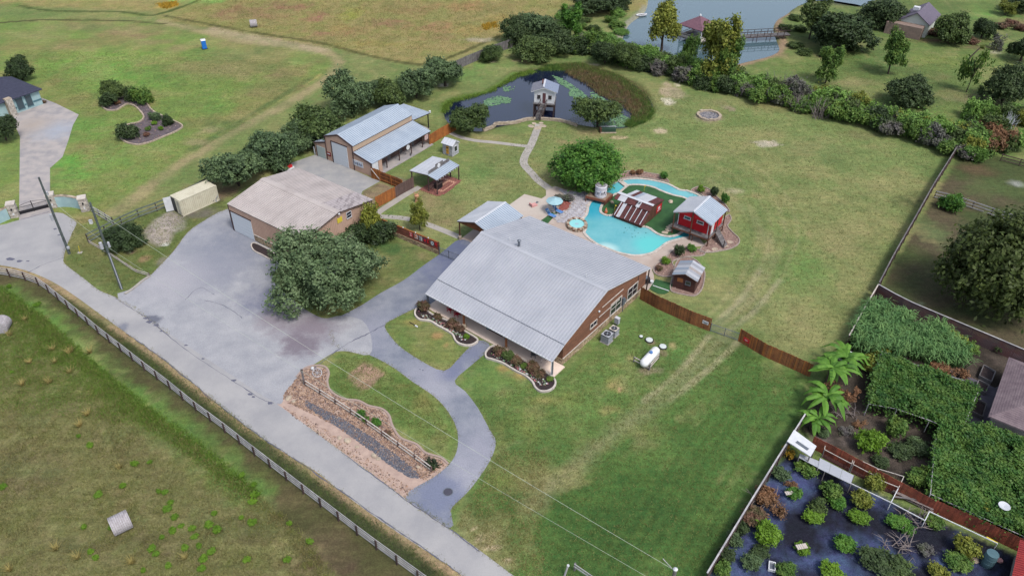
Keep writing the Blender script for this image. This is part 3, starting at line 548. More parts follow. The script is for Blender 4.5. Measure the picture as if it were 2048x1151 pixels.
# flagstones by the spa: single stones
fl = thing('flagstone_patio', G(1140, 420), 'pale grey flagstone patio between the round red gravel bed and the pool', 'patio'); fz = G(1140, 420)
FP = [(1118, 380), (1150, 383), (1176, 384), (1180, 400), (1174, 412), (1170, 430), (1162, 440), (1150, 440), (1138, 445), (1120, 447), (1105, 440), (1112, 427), (1135, 420), (1142, 408), (1136, 392)]
fpoly = [tuple(p[:2]) for p in GP(FP)]
fmat = mat('pale_flagstone', S(190, 190, 198), S(160, 158, 166), sc=1.5, grain=.14, rnd=.12)
ms = []
for k in range(8):
    rr = random.Random(k); N = 6; pts = [(.36 * rr.uniform(.8, 1.15) * math.cos(t * 6.283 / N + .3), .36 * rr.uniform(.8, 1.15) * math.sin(t * 6.283 / N + .3)) for t in range(N)]
    ms.append(MB().prism(pts, 0, .05).mesh('stone', fmat))
lo = np.min(fpoly, 0); hi = np.max(fpoly, 0); cnt = 0
for iy, y in enumerate(np.arange(lo[1], hi[1], .56)):
    for x in np.arange(lo[0] + (iy % 2) * .32, hi[0], .64):
        q = (x + R.uniform(-.06, .06), y + R.uniform(-.06, .06))
        if inside(np.array([q]), fpoly)[0]:
            obj('stone', R.choice(ms), fl, (q[0] - fz.x, q[1] - fz.y, .01 + R.uniform(0, .012)), R.uniform(0, 6)); cnt += 1

# ------------------------------------------------------------------ buildings
def ray(px, py):
    a = G(px, py, 0); return (a - Vector((0, 0, H))).normalized()
class Frame:
    def __init__(s, root): s.root = root; s.o = Vector(root.location); s.yaw = root.rotation_euler[2]
    def loc(s, P):
        d = Vector(P) - s.o; c, q = math.cos(-s.yaw), math.sin(-s.yaw); return Vector((c * d.x - q * d.y, q * d.x + c * d.y, d.z))
    def world(s, P):
        c, q = math.cos(s.yaw), math.sin(s.yaw); return Vector((s.o.x + c * P[0] - q * P[1], s.o.y + q * P[0] + c * P[1], s.o.z + P[2]))
    def onu(s, px, py, u):       # point seen at a survey pixel on the wall plane x=u of this building
        o = s.loc((0, 0, H)); d = s.loc(Vector((0, 0, H)) + ray(px, py)) - o; k = (u - o.x) / d.x; q = o + d * k; return q.y, q.z
    def onv(s, px, py, v):
        o = s.loc((0, 0, H)); d = s.loc(Vector((0, 0, H)) + ray(px, py)) - o; k = (v - o.y) / d.y; q = o + d * k; return q.x, q.z
_pc = {}
def ribdark(m):  # darker copy for the rib flanks: rib shading painted into the colour
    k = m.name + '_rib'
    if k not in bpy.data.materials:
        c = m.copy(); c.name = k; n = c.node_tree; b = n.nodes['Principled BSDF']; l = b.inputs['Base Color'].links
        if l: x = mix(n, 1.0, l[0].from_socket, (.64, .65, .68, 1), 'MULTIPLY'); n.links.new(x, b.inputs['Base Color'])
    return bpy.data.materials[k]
def panel_mesh(w_, l, m, rib=.4, rh=.05):
    key = (round(w_, 3), round(l, 3), m.name, rib)
    if key in _pc: return _pc[key]
    xs = []; n = max(1, round(w_ / rib)); s_ = w_ / n
    for i in range(n): x = i * s_; xs += [(x + s_ * .32, 0), (x + s_ * .44, rh), (x + s_ * .56, rh), (x + s_ * .68, 0)]
    xs = [(0, 0)] + xs + [(w_, 0)]; k = len(xs)
    v = [(x, 0, z) for x, z in xs] + [(x, l, z) for x, z in xs] + [(0, 0, -.02), (w_, 0, -.02), (w_, l, -.02), (0, l, -.02)]
    f = [(i, i + 1, k + i + 1, k + i) for i in range(k - 1)] + [(2 * k, 2 * k + 3, 2 * k + 2, 2 * k + 1), (2 * k, 2 * k + 1, k - 1, 0), (k, 2 * k - 1, 2 * k + 2, 2 * k + 3)]
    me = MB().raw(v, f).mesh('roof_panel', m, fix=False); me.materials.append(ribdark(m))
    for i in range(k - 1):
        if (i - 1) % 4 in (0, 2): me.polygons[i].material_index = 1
    _pc[key] = me; return me
def slope(parent, p, a, b_, m, pw=1.2, rib=.4, name='roof_panel', skip=None, deck=True, mats=None):
    """metal roof slope: p ridge corner, a vector along the ridge, b_ vector down the slope; every sheet is an object"""
    p = Vector(p); a = Vector(a); b_ = Vector(b_)
    if a.cross(b_).z < 0: p = p + a; a = -a
    La, Lb = a.length, b_.length; n = max(1, round(La / pw)); w_ = La / n; x = a.normalized(); y = (b_ - x * b_.dot(x)).normalized(); z = x.cross(y)
    sh = b_.dot(x)
    for i in range(n):
        mm = mats(i) if mats else m
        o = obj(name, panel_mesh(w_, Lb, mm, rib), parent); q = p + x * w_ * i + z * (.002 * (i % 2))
        M4 = Matrix.Identity(4)
        for r in range(3): M4[r][0] = x[r]; M4[r][1] = y[r]; M4[r][2] = z[r]; M4[r][3] = q[r]
        if skip: 
            if skip(i): bpy.data.objects.remove(o); continue
        o.matrix_local = M4
    if deck:
        t = z * .14; s_ = z * .03; q0 = p - s_ + y * .04 + x * .03; A = x * (La - .06); B = y * (Lb - .08)
        MB().raw([q0, q0 + A, q0 + A + B, q0 + B, q0 - t, q0 + A - t, q0 + A + B - t, q0 + B - t], [(0, 1, 2, 3), (4, 7, 6, 5), (0, 4, 5, 1), (1, 5, 6, 2), (2, 6, 7, 3), (3, 7, 4, 0)]).build('roof_deck', MT['_fascia'], parent)
MT['_fascia'] = MT['white']
def ridge(parent, p, q, m, w_=.5, dz=.05, sl=.3):
    p = Vector(p); q = Vector(q); d = (q - p).normalized(); s_ = Vector((-d.y, d.x, 0)) * w_ / 2; dn = Vector((0, 0, -sl * w_ / 2)); up = Vector((0, 0, dz))
    MB().raw([p + up, q + up, p + up + s_ + dn, q + up + s_ + dn, p + up - s_ + dn, q + up - s_ + dn], [(0, 1, 3, 2), (1, 0, 4, 5)]).build('ridge_cap', m, parent)
def window(parent, axis, c, a0, a1, z0, z1, sg, mf, cols=1, rows=2, fw=.09, name='window', glass=None):
    mk = (lambda mb, x0, x1, p0, p1, q0, q1: mb.box(x0, x1, p0, p1, q0, q1)) if axis == 'u' else (lambda mb, x0, x1, p0, p1, q0, q1: mb.box(p0, p1, x0, x1, q0, q1))
    lo_, hi_ = (c, c + .07) if sg > 0 else (c - .07, c)
    if a1 < a0: a0, a1 = a1, a0
    mb = MB(); mk(mb, lo_, hi_, a0 - fw, a1 + fw, z1, z1 + fw); mk(mb, lo_ - (0 if sg > 0 else .05), hi_ + (.05 if sg > 0 else 0), a0 - fw * 1.3, a1 + fw * 1.3, z0 - fw, z0)
    mk(mb, lo_, hi_, a0 - fw, a0, z0, z1); mk(mb, lo_, hi_, a1, a1 + fw, z0, z1)
    for i in range(1, cols): x = a0 + (a1 - a0) * i / cols; mk(mb, lo_ + .01, hi_ - .01, x - fw / 3, x + fw / 3, z0, z1)
    for j in range(1, rows): z = z0 + (z1 - z0) * j / rows; mk(mb, lo_ + .014, hi_ - .014, a0, a1, z - fw / 3, z + fw / 3)
    f = mb.build(name, mf, parent)
    for i in range(cols):
        g = MB(); w_ = (a1 - a0) / cols; mk(g, lo_ + .005, hi_ - .03, a0 + w_ * i, a0 + w_ * (i + 1), z0, z1); g.build('pane', glass or MT['glass'], f)
    return f
def board(parent, axis, c, a0, a1, z0, z1, t, m, name):
    mb = MB(); c0, c1 = sorted((c, c + t)); a0, a1 = sorted((a0, a1))
    (mb.box(c0, c1, a0, a1, z0, z1) if axis == 'u' else mb.box(a0, a1, c0, c1, z0, z1)); return mb.build(name, m, parent)
def stonewall(parent, axis, c, sg, a0, a1, z0, z1, name='stone_veneer', seed=1, sz=.34):
    """squared rubble: single stones on a wall plane, each proud by its own amount"""
    r = random.Random(seed); V = []; T = []; z = z0
    while z < z1 - .05:
        h = min(r.uniform(.16, .3), z1 - z); a = a0 - r.uniform(0, .2)
        while a < a1:
            w_ = r.uniform(.6, 1.4) * sz; x0, x1 = max(a, a0) + .008, min(a + w_, a1) - .008; a += w_
            if x1 - x0 < .04: continue
            t = r.uniform(.04, .09) * sg; tn = r.random()
            q = [(c, x0, z + .008), (c, x1, z + .008), (c, x1, z + h - .008), (c, x0, z + h - .008)]; o = [(c + t, x0 + .01, z + .015), (c + t, x1 - .01, z + .015), (c + t, x1 - .01, z + h - .015), (c + t, x0 + .01, z + h - .015)]
            for fc in ((o[0], o[1], o[2], o[3]), (q[0], q[1], o[1], o[0]), (q[1], q[2], o[2], o[1]), (q[2], q[3], o[3], o[2]), (q[3], q[0], o[0], o[3])):
                V.append([p if axis == 'u' else (p[1], p[0], p[2]) for p in fc]); T.append(tn)
        z += h
    return obj(name, quads(name, np.array(V), MT['stone'], T), parent, kind='stuff')

# ---- main house
hs_ = thing('ranch_house', (-4.033, 83.991, 0), 'large log-sided ranch house under a broad silver ribbed metal roof', 'house', -.668)
hf = Frame(hs_); L = 19.361; HR = 6.063; CV, CZ = -8.5, 3.35; EV, EZ = -10.67, 2.4; BV, BZ = 10.225, 3.52
porch_z = .14
ra = (L, 0, 0)
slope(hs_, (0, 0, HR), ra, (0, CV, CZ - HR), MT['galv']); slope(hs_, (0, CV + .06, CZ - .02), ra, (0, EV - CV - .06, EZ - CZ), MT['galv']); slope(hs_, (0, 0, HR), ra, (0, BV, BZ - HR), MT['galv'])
ridge(hs_, (0, 0, HR), (L, 0, HR), MT['galv'], .7, .045, .3)
MB().beam((0, CV + .03, CZ + .012), (L, CV + .03, CZ + .012), .10, .03).build('roof_flashing', MT['steel'], hs_)
UW = L - .3; FWv = -8.3; BWv = 9.7; sn = (HR - BZ) / BV; sf = (HR - CZ) / -CV
zr = lambda v: (HR - .2 - (sn * v if v > 0 else -sf * v))
for u0, u1, nm in ((.3, .5, 'wall'), (UW - .2, UW, 'wall')):
    MB().vprism([(FWv, 0), (BWv, 0), (BWv, zr(BWv)), (0, zr(0)), (FWv, zr(FWv))], 0, u0, u1).build(nm, MT['siding'], hs_)
board(hs_, 'v', FWv, .5, UW - .2, 0, zr(FWv), .2, MT['siding'], 'wall'); board(hs_, 'v', BWv - .2, .5, UW - .2, 0, zr(BWv), .2, MT['siding'], 'wall')
# log siding: single courses on the visible gable
for k in range(60):
    z0 = 1.0 + k * .19; z1 = z0 + .175
    zc = z0 + .1
    if zc > HR - .3: break
    va = max(FWv, -(HR - .22 - z1) / sf); vb = min(BWv, (HR - .22 - z1) / sn)
    if vb - va < .5: break
    MB().vprism([(UW, z0), (UW + .045, z0 + .02), (UW + .05, z0 + .1), (UW + .02, z1)], 1, va, vb).build('siding_board', MT['siding'], hs_)
stonewall(hs_, 'u', UW, 1, FWv - .02, BWv, 0, 1.0, seed=3); stonewall(hs_, 'v', FWv, -1, .4, UW, 0, .95, seed=4)
MB().box(UW, UW + .13, FWv, BWv, .98, 1.04).build('stone_cap', MT['coping'], hs_)
# windows and fittings of the gable, found on its plane
def hw(px, py): return hf.onu(px, py, UW + .06)
for (c0, c1, cols) in (((1221.5, 625), (1240, 604), 2), ((1255.5, 595), (1273, 571), 2)):
    v0, z0 = hw(*c0); v1, z1 = hw(*c1); zt = 2.75; zb = 1.15
    window(hs_, 'u', UW + .05, v0 - .1, v1 + .15, zb, zt, 1, MT['coping'], 2, 2, .12)
v0, z0 = hw(1180, 661); v1, z1 = hw(1192, 650); window(hs_, 'u', UW + .05, v0, v1, 1.9, 2.5, 1, MT['coping'], 2, 1, .09)
for c0, c1 in (((1204, 614), (1246, 577)), ((1197, 634), (1238, 600))):
    v0, z0 = hw(*c0); v1, z1 = hw(*c1); z = (z0 + z1) / 2; MB().beam((UW + .12, v0, z0), (UW + .12, v1, z0), .07, .07).build('conduit', MT['coping'], hs_)
v0, z0 = hw(1197, 623); MB().lathe([(.05, 0), (.12, .03), (.12, .16), (.05, .2)], 10, (UW + .15, v0, z0)).build('wall_lamp', MT['white'], hs_)
for c0, sc_ in (((1244.5, 608), 1.3),):
    v0, z0 = hw(*c0); MB().box(UW + .06, UW + .28, v0 - .2, v0 + .2, 1.2, 2.25).build('electric_box', MT['steel'], hs_); MB().beam((UW + .14, v0 + .1, 0), (UW + .14, v0 + .1, 1.2), .07).build('conduit', MT['steel'], hs_)
    MB().box(UW + .06, UW + .25, v0 + .24, v0 + .55, 1.35, 1.8).build('meter_box', MT['steel'], hs_)
# porch slab, posts, stone piers, door and mat
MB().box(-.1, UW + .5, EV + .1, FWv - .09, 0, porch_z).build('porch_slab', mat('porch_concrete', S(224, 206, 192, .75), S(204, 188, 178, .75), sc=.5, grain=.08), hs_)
for px, py in ((856.6, 612), (932.5, 650), (1016, 696), (1102.5, 753)):
    q = hf.loc(G(px, py, porch_z)); u = min(max(q.x, .15), L - .15); v = EV + .25
    MB().box(u - .1, u + .1, v - .1, v + .1, .6 if 860 < px < 1100 else porch_z, EZ - .02).build('porch_post', MT['cedar'] if 860 < px < 1100 else MT['steel'], hs_)
    if 860 < px < 1100: MB().lathe([(.36, porch_z), (.33, .4), (.26, .62), (.1, .64)], 7, (u, v, 0)).build('stone_pier', MT['boulder'], hs_)
MB().beam((.05, EV + .02, EZ - .05), (L - .05, EV + .02, EZ - .05), .1, .12).build('gutter', MT['white'], hs_)
MB().tube([(L - .12, EV, EZ - .08), (L - .12, EV + .03, EZ - .3), (L - .12, EV + .03, .3), (L - .12, EV - .25, .1)], .05, 6).build('downspout', MT['white'], hs_)
board(hs_, 'v', FWv - .12, 9.4, 10.5, porch_z, 2.2, -.04, MT['cedar'], 'front_door')
for u in (4.2, 7, 13, 16): window(hs_, 'v', FWv - .1, u, u + 1.2, 1.1, 2.2, -1, MT['coping'], 2, 2)
# back corner of the house: posts of the back porch
for du, dv in ((L + .0, BV - .3), (L - .2, BV - 2.6)): MB().box(du - .15, du - .02, dv, dv + .13, 0, BZ - .15 + sn * (BV - dv)).build('porch_post', MT['postdark'], hs_)
# vents on the roof
for px, py, hh, r_ in ((1038, 492, 1.0, .16), (1172, 554, .45, .05), (1019, 481, .5, .05)):
    q = None
    for zt in np.arange(6.1, 3, -.02):
        P = hf.loc(G(px, py, zt)); rz_ = HR - (sn * P.y if P.y > 0 else -sf * P.y)
        if abs(rz_ - zt) < .03: q = P; break
    if q is None: continue
    mb = MB().lathe([(r_, -.15), (r_, hh * .75), (r_ * 1.5, hh * .78), (r_ * 1.5, hh * .88), (r_ * .6, hh)], 12, (q.x, q.y, q.z)) if r_ > .1 else MB().lathe([(r_, -.1), (r_, hh)], 8, (q.x, q.y, q.z))
    mb.build('flue' if r_ > .1 else 'vent_pipe', MT['steel'] if r_ > .1 else MT['white'], hs_)

# ---- tan workshop
gw = thing('workshop', (-35.969, 98.13, 0), 'tan metal workshop with brown-striped roof and a white roll-up door facing the parking lot', 'workshop', -.615); gf = Frame(gw)
L, HR, D_, HE = 15.435, 5.43, 6.466, 4.312; sl = (HR - HE) / D_
MT['_fascia'] = MT['darktrim']
MT['tanroof_dark'] = mat('stained_tan_roof', S(182, 174, 176), S(146, 138, 140), sc=.9, lo=.5, hi=.6, grain=.1, rough=.6, stretch=(2.2, .5, 1))
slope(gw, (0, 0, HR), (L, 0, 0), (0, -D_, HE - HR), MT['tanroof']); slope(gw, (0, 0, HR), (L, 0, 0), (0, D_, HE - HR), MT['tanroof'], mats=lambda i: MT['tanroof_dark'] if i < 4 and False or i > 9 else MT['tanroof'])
ridge(gw, (0, 0, HR), (L, 0, HR), MT['tanroof'], .9, .05, .17)
zr = lambda v: HR - .18 - sl * abs(v)
W = D_ - .08; UR = L - .35
for u0, u1 in ((.1, .3), (UR - .2, UR)): MB().vprism([(-W, 0), (W, 0), (W, zr(W)), (0, zr(0)), (-W, zr(W))], 0, u0, u1).build('wall', MT['tanwall'], gw)
for v in (-W, W - .2): board(gw, 'v', v, .3, UR - .2, 0, zr(W), .2, MT['tanwall'], 'wall')
for i in range(int((UR - .2) / .3)):      # ribs of the wall sheeting
    u = .25 + i * .3
    if not (1.2 < u < 4.6): MB().box(u, u + .06, -W - .025, -W, 1.15 if u > 4.5 else 1.0, zr(W) - .05).build('wall_rib', MT['tanwall'], gw)
for i in range(int(2 * W / .3)):
    v = -W + .1 + i * .3; MB().box(UR, UR + .03, v, v + .06, .9, zr(v) - .06).build('wall_rib', MT['tanwall'], gw)
u0, _ = gf.onv(471, 470, -W); u1, _ = gf.onv(510, 478, -W)
dz = 3.2
door = board(gw, 'v', -W, u0 + .25, u1 - .05, .05, dz, -.05, MT['door'], 'roll_up_door')
for k in range(6): board(gw, 'v', -W - .05, u0 + .27, u1 - .07, .1 + k * .52, .56 + k * .52, -.02, MT['door'], 'door_slat')
board(gw, 'v', -W, u0, u0 + .25, 0, dz + .2, -.08, MT['darktrim'], 'door_frame'); board(gw, 'v', -W, u0, u1 + .05, dz + .005, dz + .16, -.07, MT['darktrim'], 'door_lintel')
stonewall(gw, 'v', -W, -1, u1 + .1, UR, 0, 1.05, seed=8); stonewall(gw, 'v', -W, -1, .1, u0, 0, 1.0, seed=9); stonewall(gw, 'u', UR, 1, -W, W, 0, .8, seed=10)
MB().box(u1 + .1, UR, -W - .1, -W, 1.05, 1.12).build('stone_cap', MT['coping'], gw)
for u, v in ((.06, -W), (UR, -W), (UR, W)): MB().box(u - .03, u + .06, v - .05, v + .05, 0, zr(W)).build('corner_trim', MT['darktrim'], gw)
v, z = gf.onu(697, 428, UR); window(gw, 'u', UR + .03, v - .4, v + .4, z - .5, z + .35, 1, MT['white'], 1, 2, .06)
v, z = gf.onu(679, 439, UR); sg = board(gw, 'u', UR + .035, v - .45, v + .45, z - .4, z + .35, .03, MT['yellow'], 'yellow_sign')
v, z = gf.onu(652, 458, UR); board(gw, 'u', UR + .035, v - .45, v + .45, .5, 2.5, .04, mat('rust_red_door', S(178, 60, 44), grain=.1), 'side_door')
MB().lathe([(.12, 0), (.16, .1), (.02, .25)], 8, (L + .02, 0, HR - .35)).build('gable_lamp', MT['white'], gw)
# annex: white curved tank at the back corner
v, z = gf.onu(733, 445, UR); MB().lathe([(.45, 0), (.45, 2.2), (.3, 2.5), (.05, 2.6)], 14, (UR + .6, v + .2, 0)).build('cistern', MT['white'], gw)

# ---- barn
bn = thing('barn', (-27.964, 112.314, 0), 'long tan barn with raised middle roof, silver lean-to roofs and tall white roll-up door', 'barn', .972); bf = Frame(bn)
L, w_, HR, HE, HJ, W2, H2, W3, H3 = 14.509, 3.018, 5.35, 4.25, 3.2, 7.007, 2.35, 5.9, 2.35
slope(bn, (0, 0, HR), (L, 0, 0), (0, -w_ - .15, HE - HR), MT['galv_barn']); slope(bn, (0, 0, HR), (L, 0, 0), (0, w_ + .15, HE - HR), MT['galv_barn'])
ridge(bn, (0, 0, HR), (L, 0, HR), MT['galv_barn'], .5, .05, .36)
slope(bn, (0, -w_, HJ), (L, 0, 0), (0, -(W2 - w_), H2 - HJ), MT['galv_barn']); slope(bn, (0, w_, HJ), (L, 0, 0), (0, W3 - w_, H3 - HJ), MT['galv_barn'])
for u0, u1 in ((.12, .3), (L - .3, L - .12)):
    MB().vprism([(-w_, 0), (w_, 0), (w_, HE - .15), (0, HR - .16), (-w_, HE - .15)], 0, u0, u1).build('wall', MT['tanwall'], bn)
    MB().vprism([(-W2 + .2, 0), (-w_ - .005, 0), (-w_ - .005, HJ - .15), (-W2 + .2, H2 - .12)], 0, u0, u1).build('wall', MT['tanwall'], bn)
    MB().vprism([(W3 - .2, 0), (w_ + .005, 0), (w_ + .005, HJ - .15), (W3 - .2, H2 - .12)], 0, u0, u1).build('wall', MT['tanwall'], bn)
for v in (-w_, w_ - .15): board(bn, 'v', v, .3, L - .3, 2.2, HE - .17, .15, mat('cream_wall_metal', S(190, 172, 150), grain=.05) if v < 0 else MT['tanwall'], 'wall')
for i in range(int((L - .5) / .3)): MB().box(.3 + i * .3, .36 + i * .3, -w_ - .03, -w_, HJ + .05, HE - .18).build('wall_rib', MT['tanwall'], bn)
board(bn, 'v', W3 - .3, .3, L - .3, 0, H3 - .2, .12, MT['tanwall'], 'wall')
# veranda face of the barn: shop fronts behind the eave
board(bn, 'v', -W2 + 1.9, .3, L - .3, 0, 2.6, .15, mat('dark_shop_boards', S(92, 76, 76), S(120, 96, 88), sc=1.5, grain=.2), 'shop_wall')
MB().box(.3, L - .1, -W2 - .5, -W2 + 1.85, 0, .12).build('veranda_floor', MT['oldconc'], bn)
for k in range(12):
    u = 2.6 + k * .98; 
    if k % 3 == 2: window(bn, 'v', -W2 + 1.9, u, u + .6, .9, 1.7, -1, MT['greywood'], 2, 1, .06)
    else: board(bn, 'v', -W2 + 1.88, u, u + .72, .14, 2.2, -.03, [MT['greywood'], MT['cedar_grey'], MT['plank']][k % 3], 'shop_panel')
for u in (.4, 3.6, 6.6, 9.6, 12.4, L - .2): MB().box(u - .06, u + .06, -W2 + .15, -W2 + .27, .12, H2 - .1).build('veranda_post', MT['darktrim'], bn)
u, z = bf.onv(821, 292, -W2 + .1); MB().lathe([(.001, -.02), (.42, -.02), (.42, .02), (.001, .02)], 16).build('oval_sign', MT['white'], bn, loc=(8.6, -W2 - .02, 1.75)).rotation_euler = (math.pi / 2, 0, 0)
board(bn, 'v', -W2 + .1, L - 1.6, L - .7, 1.2, 2.1, -.04, mat('faded_poster', S(215, 205, 205), S(170, 110, 110), sc=5, grain=.1), 'poster')
MB().box(8.9, 9.1, -W2 - .2, -W2, .12, .55).build('bench_leg', MT['greywood'], bn)
board(bn, 'v', -W2 + .1, .15, 1.5, 0, H2 - .12, -.06, MT['white'], 'side_door'); board(bn, 'v', -W2 + .1, 1.6, 2.4, 0, H2 - .12, -.05, MT['tanwall'], 'wall_panel')
# big door and small door on the near gable
v0, z0 = bf.onu(668, 326, .1); v1, z1 = bf.onu(700, 339, .1)
board(bn, 'u', .12, v1 + .12, v0 - .1, .02, 3.75, -.06, MT['door'], 'roll_up_door')
for k in range(7): board(bn, 'u', .06, v1 + .14, v0 - .12, .06 + k * .52, .54 + k * .52, -.015, MT['door'], 'door_slat')
board(bn, 'u', .12, v0 - .1, v0 + .08, 0, 3.9, -.1, MT['darktrim'], 'door_frame'); board(bn, 'u', .12, v1, v0 - .1, 3.76, 3.9, -.1, MT['darktrim'], 'door_lintel')
v0, z0 = bf.onu(636.5, 312, .1); v1, z1 = bf.onu(653, 319, .1)
board(bn, 'u', .12, v1, v0, .02, 2.0, -.06, mat('pale_green_door', S(176, 190, 190), grain=.05), 'roll_up_door'); board(bn, 'u', .12, v0, v0 + .14, 0, 2.1, -.09, MT['darktrim'], 'door_frame')
v, z = bf.onu(658, 308, .1); sg = board(bn, 'u', .12, v - .45, v + .45, z - .35, z + .35, -.05, mat('dark_red_sign', S(150, 50, 50), S(120, 44, 44), sc=5, grain=.1), 'red_sign'); board(bn, 'u', .07, v - .3, v + .3, z - .05, z + .12, -.01, MT['white'], 'sign_stroke')
v, z = bf.onu(628.5, 300, .1); board(bn, 'u', .12, v - .12, v + .12, z - .7, z + .6, -.04, MT['white'], 'tall_sign')
v, z = bf.onu(716, 327, .1); sg = board(bn, 'u', .12, v - 1.1, v + 1.1, z - .5, z + .5, -.05, MT['white'], 'white_banner')
ink = MT['black']
for k in range(14):
    a = v - .95 + k * .14; board(bn, 'u', .07, a, a + R.uniform(.04, .1), z - .3 + R.uniform(-.1, .1), z - .05 + R.uniform(0, .3), -.008, ink if k % 3 else MT['chairblue'], 'banner_mark')
for v, zt in ((-w_, HE), (w_, HE), (-W2 + .2, H2 - .1)): MB().box(.04, .14, v - .07, v + .07, 0, zt - .12).build('corner_trim', MT['darktrim'], bn)
for p, q in (((.05, 0, HR - .02), (.05, -w_ - .15, HE - .03)), ((.05, 0, HR - .02), (.05, w_ + .15, HE - .03)), ((.05, -w_, HJ - .02), (.05, -W2, H2 - .03)), ((.05, w_, HJ - .02), (.05, W3, H3 - .03))): MB().beam(p, q, .1, .2).build('rake_trim', MT['darktrim'], bn)
MB().beam((.05, -w_ - .03, HJ + .02), (L - .1, -w_ - .03, HJ + .02), .08, .1).build('flashing', MT['darktrim'], bn)
# flat patio roof behind
A = [bf.loc(G(*p, z)) for p, z in (((801, 210), 3.0), ((868.9, 229.3), 2.8), ((833.7, 246), 3.0))]
a = Vector((L + .05, 2.6, 3.25)); b2 = Vector((L + .05, -3.0, 3.05)); c2 = bf.loc(G(868.9, 229.3, 2.9)); d2 = Vector((c2.x - .4, 2.8, 3.1))
slope(bn, (L + .02, 3.0, 3.3), (0, -6.2, 0), (4.6, 0, -.35), MT['galv_barn'], .92)
for px, py in ((864.4, 259.3),): q = bf.loc(G(px, py)); MB().box(L + 4.2, L + 4.35, -2.9, -2.75, 0, 2.9).build('patio_post', MT['black'], bn)
MB().box(L + 4.2, L + 4.35, 2.6, 2.75, 0, 2.9).build('patio_post', MT['black'], bn)
MB().box(L - .1, L + 4.4, -3, 3, 0, .05).build('patio_slab', MT['concrete'], bn)
MB().lathe([(.18, 0), (.2, .3), (.05, .38)], 10, (L + 4.5, -3.1, 2.95)).build('floodlight', MT['white'], bn)

# ---- carport by the drive
MT['_fascia'] = MT['cedar_grey']
def post4(root, xs, ys, h, m=None, r_=.07, name='post'):
    for x in xs:
        for y in ys: MB().box(x - r_, x + r_, y - r_, y + r_, 0, h).build(name, m or MT['darktrim'], root)
cp = thing('carport', (-5.184, 89.295, 0), 'open gabled carport with pale metal roof at the end of the dark drive', 'carport', .926)
L, w_, HR, HE = 6.856, 3.194, 4.05, 3.0
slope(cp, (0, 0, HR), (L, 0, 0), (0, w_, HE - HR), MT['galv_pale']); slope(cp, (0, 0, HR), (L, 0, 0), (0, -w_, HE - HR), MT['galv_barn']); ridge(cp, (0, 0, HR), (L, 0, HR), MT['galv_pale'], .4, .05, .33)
post4(cp, (.25, 3.4, L - .25), (w_ - .25, -w_ + .25), HE - .1, MT['plank'])
MB().vprism([(w_ - .2, HE - .25), (w_ - .2, HE - .15), (0, HR - .17), (-w_ + .2, HE - .15), (-w_ + .2, HE - .25)], 0, .2, .28).build('gable_board', MT['cedar'], cp)
MB().vprism([(w_ - .2, HE - .25), (w_ - .2, HE - .15), (0, HR - .17), (-w_ + .2, HE - .15), (-w_ + .2, HE - .25)], 0, L - .28, L - .2).build('gable_board', MT['cedar'], cp)
MB().lathe([(.25, 0), (.25, .5), (.1, .6)], 8, (.25, w_ - .25, 0)).build('stone_pier', MT['boulder'], cp)

# ---- bar pavilion with sign boards
bar = thing('bar_pavilion', (-13.011, 104.157, 0), 'open bar pavilion with grey plank sign boards on its roof and brick floor', 'pavilion', .992); pf = Frame(bar)
L, wl, wr, HR, HE = 5.744, 3.546, 1.75, 2.95, 2.6
slope(bar, (0, 0, HR), (L, 0, 0), (0, wl, HE - HR), MT['galv_pale']); slope(bar, (0, 0, HR), (L, 0, 0), (0, -wr, HE - HR), MT['galv_barn'])
post4(bar, (.12, L - .12), (-wr + .12, .0, wl - .3), HE - .1)
for i in range(30):
    u = .25 + i * .172; h = .55 + (.35 if 9 < i < 21 else 0) + R.uniform(-.03, .03)
    MB().box(u, u + .16, -.03, .01, HR - .02, HR + h).build('sign_board', MT['greywood'], bar)
MB().lathe([(.001, -.02), (.36, -.02), (.36, .02), (.001, .02)], 16).build('oval_sign', MT['white'], bar, loc=(2.75, -.06, HR + .45)).rotation_euler = (math.pi / 2, 0, 0)
for k in range(9): MB().lathe([(.02, .1), (.06, .03), (.04, -.03), (.001, -.05)], 7, (.4 + k * .62, -wr + .05, HE - .22)).build('string_light', MT['white'], bar)
MB().box(1.2, 2.4, -.9, -.2, .05, .95).build('counter', MT['black'], bar); MB().box(1.1, 2.5, -1, -.1, .95, 1.0).build('counter_top', MT['postdark'], bar)
# paving: bricks laid in rows, the outline bowed on one side
pv = MB(); fm = MB().box(0, .38, 0, .18, 0, .07).mesh('brick', MT['paver']); fm2 = MB().box(0, .38, 0, .18, 0, .075).mesh('brick', mat('pale_brick_paver', S(196, 150, 130), grain=.15, rnd=.12))
nb = 0
for iy in range(28):
    for ix in range(22):
        u = -.35 + ix * .40 + (iy % 2) * .2; v = 1.4 - iy * .2
        if u > L - .2 or v < -wr - .2 - 2.0 * math.sin(max(0, min(1, (u + .4) / (L + .2))) * math.pi) * .55: continue
        if nb >= 290: break
        ins = 1.0 < u < 4.6 and -2.0 < v < .8 and (v > .55 or v < -1.8 or u < 1.4 or u > 4.2 or abs(v + .6) < .2); obj('brick', fm2 if ins else fm, bar, (u, v, 0)); nb += 1
